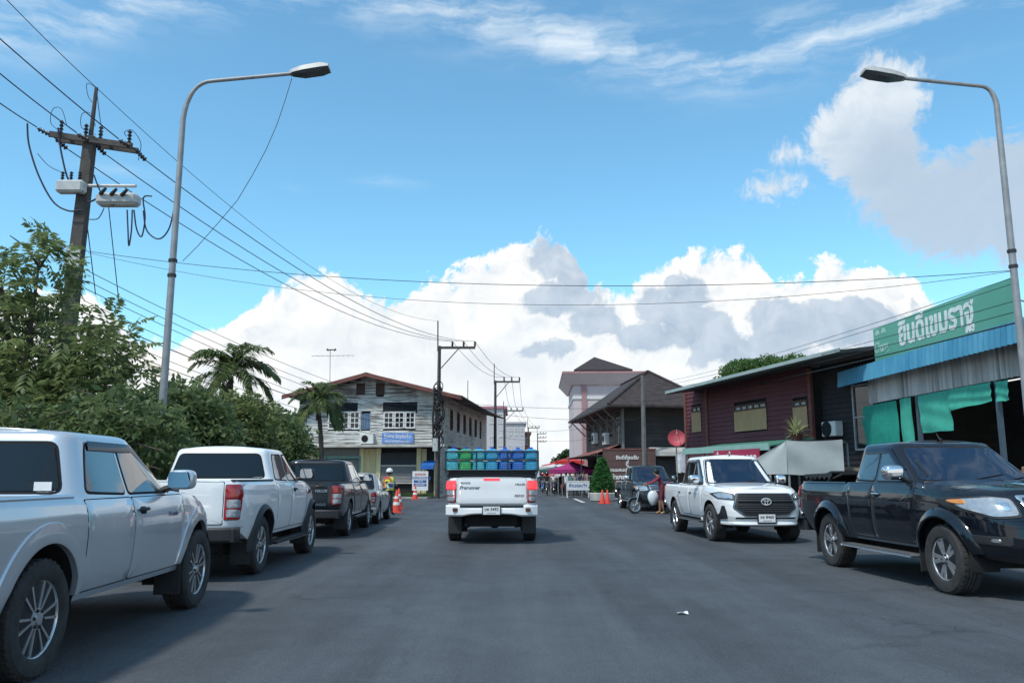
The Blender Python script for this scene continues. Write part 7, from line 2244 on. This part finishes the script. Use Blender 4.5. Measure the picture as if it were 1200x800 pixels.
a = MB(); a.grid(lambda u, v: c + Vector((.125 * math.cos(2 * PI * u), .118 * math.sin(2 * PI * u), lerp(-.05, .012, v))) * k, 20, 2); a.build('helmet_band', M_SEAM, hm, fix=False)
M_VY = mat('yellow vest', (.62, .72, .03), .7, 0, .08, 5); M_VP = mat('pink vest stripe', (.75, .10, .16), .7, 0, .08, 5)
a = MB()
def vest(u, v):
    th = 2 * PI * u; z = lerp(.93, 1.43, v); w = lerp(.20, .225, min(1, v * 1.3)); w = w * (1 if v < .8 else 1 - .35 * (v - .8) / .2)
    return Vector((lerp(.155, .15, v) * math.cos(th) * (1 if v < .85 else .75), w * math.sin(th), z)) * k
a.grid(vest, 28, 10); vs_ = a.build('safety_vest', M_VY, off, smooth=60, fix=False)
for (y0, z0, y1, z1) in ((.11, .95, .13, 1.40), (-.11, .95, -.13, 1.40)):
    a = MB(); a.grid(lambda u, v: Vector((-math.sqrt(max(.001, 1 - (lerp(y0, y1, v) / .235) ** 2)) * .158 - .004, lerp(y0, y1, v) + .035 * (u - .5) * 1.6, lerp(z0, z1, v))) * k, 2, 8); a.build('vest_stripe', M_VP, vs_, fix=False)
a = MB(); a.grid(lambda u, v: Vector((-.158 - .003, .17 * (u - .5) * 1.3, lerp(1.36, 1.43, v))) * k, 3, 2); a.build('vest_stripe', M_VP, vs_, fix=False)
a = MB(); a.lathe([(.045, -.165), (.06, -.166)], 18, 'x', (0, 0, 1.2 * k)); 
for v in range(len(a.v)): a.v[v] = (a.v[v][0] * k, a.v[v][1], a.v[v][2])
a.build('vest_emblem', M_INK, vs_, fix=False)

# cones
M_CONE = mat('orange red cone', (.62, .055, .03), .55, 0, .12, 6)
M_CONEW = mat('cone reflective band', (.74, .72, .70), .35, 0, .08, 8)
def cone(label, base, h, group=None, plain=False):
    t = thing('traffic_cone', label, 'traffic cone', base, random.random(), group)
    a = MB(); r = h * .21
    a.box(-h * .27, h * .27, -h * .27, h * .27, 0, h * .045, .01); a.lathe([(r, h * .046), (r * .985, h * .06), (h * .035, h * .985), (h * .02, h), (0, h)], 24); a.build('body', M_CONE, t)
    for z0, z1 in () if plain else ((.34, .47), (.62, .72)):
        a = MB(); f = lambda z: lerp(r * .985, h * .035, (z - .06) / .925) + .004
        a.lathe([(f(z0) - .003, h * z0), (f(z0), h * z0 + .002), (f(z1), h * z1 - .002), (f(z1) - .003, h * z1)], 24); a.build('reflective_band', M_CONEW, t)
for k_, (px, Y, h, lab) in enumerate(((464.5, 31.5, .85, 'red and white traffic cone right beside the officer, nearest of the row'), (467, 35.5, .85, 'red traffic cone standing just behind the nearest cone'))):
    q = at(px, 598, Y); cone(lab, (q.x, Y, 0), h, None)
q = at(486.5, 577, 49.5); cone('small faded cone before the roller shutter of the white house', (q.x, 49.5, 0), .85)
for k_, px in enumerate((706, 712)):
    q = at(px, 592, 42); cone(('red cone at the planter, left of a pair', 'red cone at the planter, right of a pair')[k_], (q.x, 42, 0), .70, None, True)

# ------------------------------------------------------------------ motorbikes
M_BIKEB = paint('bike black', (.015, .016, .02)); M_BIKER = paint('bike red', (.40, .02, .03)); M_BIKEU = paint('bike blue', (.03, .08, .30)); M_BIKEW = paint('bike white', (.65, .65, .65))
def motorbike(label, loc, rz, pm, group=None, lean=0.0):
    t = thing('motorbike', label, 'motorbike', loc, rz, group); t.rotation_euler = (lean, 0, rz)
    for x in (-.62, .62):
        a = MB(); a.tube([(x + .245 * math.cos(u), 0, .285 + .245 * math.sin(u)) for u in np.linspace(0, 2 * PI, 28)[:-1]], .042, 8, closed=True); w = a.build('wheel', M_TYRE, t, smooth=60)
        a = MB(); a.lathe([(.215, -.02), (.215, .02), (.19, .012), (.19, -.012), (.215, -.02)], 24, 'y', (x, 0, .285))
        for k in range(5): u = 2 * PI * k / 5; a.tube([(x, 0, .285), (x + .2 * math.cos(u), 0, .285 + .2 * math.sin(u))], .014, 5)
        a.lathe([(0, -.05), (.05, -.05), (.05, .05), (0, .05)], 12, 'y', (x, 0, .285)); a.build('rim', M_ALLOY, w)
    for sg in (-1, 1):
        a = MB(); a.tube([(.62, sg * .07, .285), (.50, sg * .07, .62), (.42, sg * .05, .90)], .022, 6); a.build('fork', M_STEEL, t)
    a = MB(); a.grid(lambda u, v: (.62 + .30 * math.cos(lerp(.35, 2.6, u)), .07 * math.sin(PI * (v - .5)), .285 + .30 * math.sin(lerp(.35, 2.6, u)) + .02 * math.cos(PI * (v - .5))), 10, 4); a.build('front_fender', pm, t, fix=False)
    a = MB()
    sec = [(.46, .92, .04, .06), (.44, .72, .13, .16), (.34, .52, .15, .14), (.10, .43, .12, .10), (-.15, .47, .12, .13), (-.35, .60, .13, .15), (-.65, .72, .12, .09), (-.88, .78, .05, .04)]
    vs = []; K = 12
    for x, z, wy, hz_ in sec:
        for j in range(K): u = 2 * PI * j / K; vs.append((x, wy * math.cos(u), z + hz_ * math.sin(u)))
    a.add(vs, [(i * K + j, i * K + (j + 1) % K, (i + 1) * K + (j + 1) % K, (i + 1) * K + j) for i in range(len(sec) - 1) for j in range(K)] + [tuple(range(K)), tuple(range((len(sec) - 1) * K, len(sec) * K))[::-1]])
    a.build('bodywork', pm, t, smooth=60)
    a = MB(); a.box(-.15, .30, -.09, .09, .20, .42, .04); a.tube([(.1, -.13, .25), (-.3, -.14, .27), (-.85, -.15, .38)], [.03, .045, .055], 8); a.build('engine', M_TRIM, t)
    a = MB()
    sec = [(-.05, .70, .10, .05), (-.25, .77, .13, .05), (-.55, .82, .13, .05), (-.85, .86, .09, .04)]; vs = []
    for x, z, wy, hz_ in sec:
        for j in range(K): u = 2 * PI * j / K; vs.append((x, wy * math.cos(u), z + hz_ * math.sin(u)))
    a.add(vs, [(i * K + j, i * K + (j + 1) % K, (i + 1) * K + (j + 1) % K, (i + 1) * K + j) for i in range(3) for j in range(K)] + [tuple(range(K)), tuple(range(3 * K, 4 * K))[::-1]]); a.build('seat', M_TRIM, t, smooth=60)
    a = MB(); a.tube([(.30, .34, 1.0), (.36, .22, 1.02), (.42, .06, .96), (.42, -.06, .96), (.36, -.22, 1.02), (.30, -.34, 1.0)], .014, 7); a.build('handlebar', M_STEEL, t)
    for sg in (-1, 1):
        a = MB(); a.tube([(.38, sg * .20, 1.02), (.36, sg * .28, 1.16)], .007, 5); a.ball((.35, sg * .29, 1.19), .05, 6, .4, 1.1, .8); a.build('mirror', M_TRIM, t)
    a = MB(); a.ball((.50, 0, .90), .085, 8, .8, 1.1, 1); a.build('headlight', M_CLEAR, t)
    a = MB(); a.ball((-.90, 0, .78), .05, 8, .6, 1.3, .8); a.build('tail_light', M_RED, t)
    return t
YB = 31.0
mb_ = at(762, 595, YB)
motorbike('parked motorbike loaded with a white plastic bag before the dark parked pickup', (mb_.x, YB, 0), R(196), M_BIKEB, None, .03)
bg = at(764, 590, YB); 
bag = thing('plastic_bag', 'white plastic shopping bag hanging on the motorbike beside the person in maroon', 'bag', (bg.x, YB - .25, .32))
a = MB(); a.grid(lambda u, v: (.20 * math.cos(2 * PI * u) * math.sin(PI * (.06 + .86 * v)) ** .6 * (1 + .12 * math.sin(6 * u * PI + v * 5)), .13 * math.sin(2 * PI * u) * math.sin(PI * (.06 + .86 * v)) ** .6, .52 * v + .02 * math.sin(8 * u)), 24, 12); a.build('bag_body', mat('white plastic film', (.62, .66, .68), .25, 0, .12, 12), bag, smooth=60, fix=False)
a = MB(); a.tube([(-.04, 0, .50), (0, 0, .66), (.04, 0, .50)], .012, 5); a.build('handle', mat('white plastic film', (.6, .6, .6)), bag)
pp = at(776, 602, YB - .6); pp.z = 0; zt = at(776, 552, YB - .6).z
man, P, k = person('person in maroon shirt and shorts leaning over the parked motorbike', pp, R(178),
    dict(pel=(-.05, 0, .92), spine=(.0, 0, 1.08), chest=(.08, 0, 1.27), neck=(.14, 0, 1.42), head=(.20, 0, 1.51), crown=(.21, 0, 1.585), nose=(.285, 0, 1.49), shL=(.09, .17, 1.35), elL=(.30, .24, 1.18), wrL=(.52, .22, 1.10), haL=(.60, .21, 1.08), shR=(.09, -.17, 1.35), elR=(.30, -.23, 1.19), wrR=(.52, -.20, 1.12), haR=(.60, -.19, 1.10), knL=(.04, .11, .50), anL=(-.08, .12, .09), toL=(.08, .13, .03), knR=(.06, -.10, .50), anR=(.06, -.10, .09), toR=(.22, -.11, .03)),
    cloth_mat('maroon', (.20, .035, .055)), cloth_mat('maroon dark', (.13, .025, .04)), 1.66, mat('tan sandals', (.35, .2, .09), .7), None, True, True)
add_hair(man, P, k)

# ------------------------------------------------------------------ the market street
def canopy(label, px, py_edge, py_peak, Y, half, m, group=None, rz=0.0):
    z0 = at(px, py_edge, Y).z; z1 = at(px, py_peak, Y).z; c = at(px, py_edge, Y)
    t = thing('market_canopy', label, 'canopy', (c.x, Y, 0), rz, group)
    a = MB(); K = 8
    def f(u, v):
        x = lerp(-half, half, u); y = lerp(-half, half, v); q = max(abs(x), abs(y)) / half
        return (x, y, lerp(z1, z0, q ** .8))
    a.grid(f, 12, 12)
    e = [(-half, -half), (half, -half), (half, half), (-half, half)]
    for i in range(4):
        p, q = e[i], e[(i + 1) % 4]; a.grid(lambda u, v: (lerp(p[0], q[0], u), lerp(p[1], q[1], u), z0 - .26 * v - .05 * abs(math.sin(u * 5 * PI)) * v), 20, 2)
    a.build('cloth_top', m, t, smooth=20, fix=False)
    for x, y in e:
        a = MB(); a.box(x * .98 - .025, x * .98 + .025, y * .98 - .025, y * .98 + .025, 0, z0 - .01); a.build('leg', M_GALV, t)
    return t
def parasol(label, px, py, Y, r_, m, group=None):
    c = at(px, py, Y); t = thing('parasol', label, 'parasol', (c.x, Y, 0), 0, group)
    a = MB(); K = 8; z = c.z
    vs = [(0, 0, z)]; 
    for k in range(K): u = 2 * PI * k / K; vs.append((r_ * math.cos(u), r_ * math.sin(u), z - r_ * .32))
    a.add(vs, [(0, 1 + k, 1 + (k + 1) % K) for k in range(K)]); 
    a.add([(v[0] * .99, v[1] * .99, v[2] - .18) for v in vs[1:]] + vs[1:], [(k, (k + 1) % K, K + (k + 1) % K, K + k) for k in range(K)]); a.build('cloth_top', m, t, smooth=0, fix=False)
    a = MB(); a.tube([(0, 0, 0), (0, 0, z - .02)], .03, 6); a.build('pole', M_GALV, t)
M_MAG = mat('magenta canvas', (.34, .03, .16), .8, 0, .1, 3); M_RCAN = mat('red canvas', (.52, .03, .03), .8, 0, .12, 3); M_WCAN = mat('white canvas', (.58, .58, .57), .8, 0, .1, 3); M_GCAN = mat('dark green canvas', (.03, .09, .07), .8, 0, .12, 3); M_PCAN = mat('pink canvas', (.55, .20, .26), .8, 0, .12, 3)
canopy('magenta peaked market canopy over the stall by the barriers', 671, 550, 540, 62, 1.75, M_MAG)
canopy('red market canopy behind the magenta one', 667, 540, 535, 78, 1.3, M_RCAN)
canopy('dark green market canopy along the street, nearer one', 652, 551, 546, 82, 2.3, M_GCAN)
canopy('pale market canopy along the street before the trees', 655, 547, 542, 100, 2.6, M_WCAN)
canopy('red market canopy far down the street', 649, 545, 541, 125, 1.8, M_RCAN)
canopy('dark green market canopy far down the street', 645, 549, 545, 140, 3.2, M_GCAN)
parasol('white parasol tilted low over the market street', 649, 546, 92, 1.7, M_WCAN)
parasol('pink parasol beside the magenta canopy', 659, 553, 72, 1.3, M_PCAN)
parasol('white parasol beside the magenta canopy', 665, 552, 66, 1.0, M_WCAN)
# corner awning of the dark house: rusty red sheet
A_ = at(681, 535, 66); B_ = at(722, 519, 52)
sa = thing('shop_awning', 'rusty red shop awning along the street side of the dark wooden house', 'awning', ((A_.x + B_.x) / 2, 58, 0))
a = MB(); a.grid(lambda u, v: (lerp(A_.x, B_.x, u) - 1.5 * (1 - v) + .3, lerp(A_.y, B_.y, u), lerp(at(681, 531, 66).z, at(722, 520, 52).z, u) - .55 * (1 - v) + .03 * math.cos(u * 140)), 160, 2); a.build('sheet', mat('rusty red sheet', (.26, .10, .085), .8, .1, .25, 1), sa, world=True, smooth=40, fix=False)
for u in (0.04, .5, .97):
    a = MB(); x, y = lerp(A_.x, B_.x, u) - 1.1, lerp(A_.y, B_.y, u); a.tube([(x, y, 0), (x, y, 2.9)], .045, 6); a.build('post', M_GALV, sa, world=True)
# white barrier with a sign board
for k_, px in enumerate((661.5, 693)):
    c = at(px, 583, 54.0)
    t = thing('street_barrier', ('grey tubular crowd barrier at the street mouth, left of the sign table', 'grey tubular crowd barrier at the street mouth, right of the sign table')[k_], 'barrier', (c.x, 54.0, 0))
    w = .40; a = MB(); q = fillet([(-w, 0), (w, 0), (w, 1.35), (-w, 1.35)], .12, 4); a.tube([(x, 0, z + .03) for x, z in q], .024, 6, closed=True); a.build('frame', M_GALV, t)
    for x in (-.13, .13): a = MB(); a.tube([(x, 0, .05), (x, 0, 1.36)], .018, 5); a.build('rail', M_GALV, t)
c = at(677, 578, 53.5); t = thing('sign_table', 'small table with a white notice board hanging at its front, between the barriers', 'table', (c.x, 53.5, 0))
a = MB(); a.box(-.75, .75, -.3, .3, 1.02, 1.07, .01); a.build('tabletop', M_WTRIM, t)
for x in (-.68, .68):
    for y in (-.25, .25): a = MB(); a.box(x - .025, x + .025, y - .025, y + .025, 0, 1.02); a.build('leg', M_WTRIM, t)
a = MB(); a.box(-.74, .74, -.335, -.305, .48, 1.0); bd = a.build('notice_board', M_SIGNW, t)
text_mesh('lettering', 'ห้ามรถเข้า', .26, M_SIGNB, bd, frame((0, -.338, .76), (1, 0, 0), (0, -1, 0)), .002, .008, width=1.15)
# people in the market street
SH = [cloth_mat('white', (.62, .62, .60)), cloth_mat('black', (.02, .02, .022)), cloth_mat('navy', (.03, .05, .12)), cloth_mat('pink', (.55, .22, .25)), cloth_mat('teal', (.05, .20, .22)), cloth_mat('grey', (.22, .22, .23)), cloth_mat('yellow', (.55, .42, .08))]
TR = [cloth_mat('dark jeans', (.025, .03, .05)), cloth_mat('charcoal', (.02, .02, .02)), cloth_mat('beige', (.25, .20, .14))]
walk = dict(knL=(.14, .09, .52), anL=(.16, .09, .10), toL=(.30, .10, .05), knR=(-.06, -.09, .50), anR=(-.26, -.09, .14), toR=(-.14, -.10, .04), elL=(-.12, .21, 1.13), wrL=(-.08, .22, .90), haL=(-.06, .22, .81), elR=(.08, -.21, 1.13), wrR=(.20, -.21, .93), haR=(.24, -.21, .85))
pol = [(663.5, 54.8, 200, 0, 1, 'person in a white shirt and dark trousers standing behind the barrier', {}), (685, 56, 190, 1, 1, 'person in black standing under the magenta canopy by the table', {}),
       (674, 57.5, 270, 5, 0, 'person in a grey shirt behind the sign table', {}), (679, 59, 90, 2, 0, 'person in navy buying at the stall under the magenta canopy', {}), (668, 60, 270, 4, 2, 'person in a teal shirt beside the white parasol', {}),
       (655, 66, 90, 1, 1, 'person in black walking up the market street', walk), (651, 74, 95, 3, 0, 'person in a pink shirt walking up the market street', walk), (660, 78, 270, 0, 0, 'person in white coming down the market street', walk),
       (646, 92, 270, 6, 1, 'person in yellow far down the market street', walk), (653, 98, 90, 2, 0, 'person in navy far down the market street', walk), (641, 105, 270, 5, 1, 'person in grey farthest down the market street', walk)]
for (px, Y, deg, s_, tr, lab, pose) in pol:
    q = at(px, 580, Y); t, P, k = person(lab, (q.x, Y, 0), R(deg), pose, SH[s_], TR[tr], random.uniform(1.55, 1.72), None, 'people in the market street')
    add_hair(t, P, k)
# riders on motorbikes
sit = dict(pel=(-.05, 0, .92), spine=(-.03, 0, 1.08), chest=(.02, 0, 1.28), neck=(.05, 0, 1.44), head=(.09, 0, 1.55), crown=(.085, 0, 1.625), nose=(.175, 0, 1.545), shL=(.03, .17, 1.37), elL=(.20, .26, 1.17), wrL=(.42, .30, 1.06), haL=(.50, .30, 1.04), shR=(.03, -.17, 1.37), elR=(.20, -.26, 1.17), wrR=(.42, -.30, 1.06), haR=(.50, -.30, 1.04), hiL=(.0, .10, .90), knL=(.36, .19, .80), anL=(.22, .19, .42), toL=(.36, .20, .38), hiR=(.0, -.10, .90), knR=(.36, -.19, .80), anR=(.22, -.19, .42), toR=(.36, -.20, .38))
for k_, (px, Y, deg, pm, s_, lab1, lab2) in enumerate(((641, 62, 268, M_BIKEB, 1, 'black motorbike coming out of the market street with a rider in black', 'rider in black on the motorbike nearest in the market street'),
        (636, 70, 268, M_BIKEU, 2, 'blue motorbike in the market street behind the black one', 'rider in navy on the blue motorbike'), (648, 69, 92, M_BIKER, 0, 'red motorbike heading into the market street', 'rider in white on the red motorbike'),
        (634, 84, 270, M_BIKEW, 4, 'white motorbike far in the market street', 'rider in teal on the white motorbike'), (642, 80, 270, M_BIKEB, 5, 'black motorbike farther back in the market street with a rider in grey', 'rider in grey on the farther black motorbike'))):
    q = at(px, 580, Y); motorbike(lab1, (q.x, Y, 0), R(deg), pm, None)
    d = Vector((math.cos(R(deg)), math.sin(R(deg)), 0)) * -.22
    t, P, k = person(lab2, (q.x + d.x, Y + d.y, 0.0), R(deg), sit, SH[s_], TR[k_ % 3], 1.66, None, None)
    a = MB(); c = P['head'].lerp(P['crown'], .5); a.ball(c, .14 * k, 10, 1.05, .95, 1.0); a.build('helmet', (M_BIKEB, M_BIKER, M_HELM)[k_ % 3], t, smooth=60)

# the market's crowd thickens down the street
for k_, (px, py, Y, r_, m, lab) in enumerate(((656, 549, 86, 1.5, M_PCAN, 'pink parasol farther up the market street'), (647, 549, 110, 1.7, M_RCAN, 'red parasol far up the market street'), (661, 545, 95, 1.6, M_MAG, 'magenta parasol behind the red canopy'), (643, 551, 130, 1.8, M_WCAN, 'white parasol at the far end of the market'), (652, 552, 74, 1.2, M_RCAN, 'small red parasol near the parked motorbikes'))):
    parasol(lab, px, py, Y, r_, m)
for k_, (px, Y, src, lab) in enumerate(((652, 64, 'motorbike.001', 'black motorbike parked in a row along the market street, nearest'), (650, 67, 'motorbike.002', 'blue motorbike parked in a row along the market street'), (656, 71, 'motorbike.003', 'red motorbike parked behind the blue one in the market row'), (647, 76, 'motorbike.004', 'white motorbike parked farther along the market row'), (638, 77, 'motorbike.001', 'black motorbike parked at the opposite kerb of the market street'), (645, 88, 'motorbike.002', 'blue motorbike parked farthest along the market row'))):
    q = at(px, 580, Y); c = copy_tree(bpy.data.objects[src]); c.location = (q.x, Y, 0); c.rotation_euler.z = R(255 + 9 * k_); c['label'] = lab; c['group'] = 'motorbikes parked along the market'
folk = [o for o in bpy.data.objects if o.get('group') == 'people in the market street']
for k_, (px, Y, i, lab) in enumerate(((658, 63, 5, 'person in black walking between parked motorbikes at the market mouth'), (649, 70, 3, 'person in navy standing by the parked motorbikes'), (662, 70, 2, 'person in grey under the pink parasol'), (657, 83, 6, 'person in pink by the farther pink parasol'), (649, 84, 7, 'person in white walking behind the motorbike row'), (639, 95, 4, 'person in teal at the opposite side of the market street'), (647, 115, 5, 'person in black at the red parasol far up the street'), (643, 122, 8, 'person in yellow by the farthest stalls'))):
    q = at(px, 580, Y); c = copy_tree(folk[i % len(folk)]); c.location = (q.x, Y, 0); c.rotation_euler.z += .5 + k_; c['label'] = lab
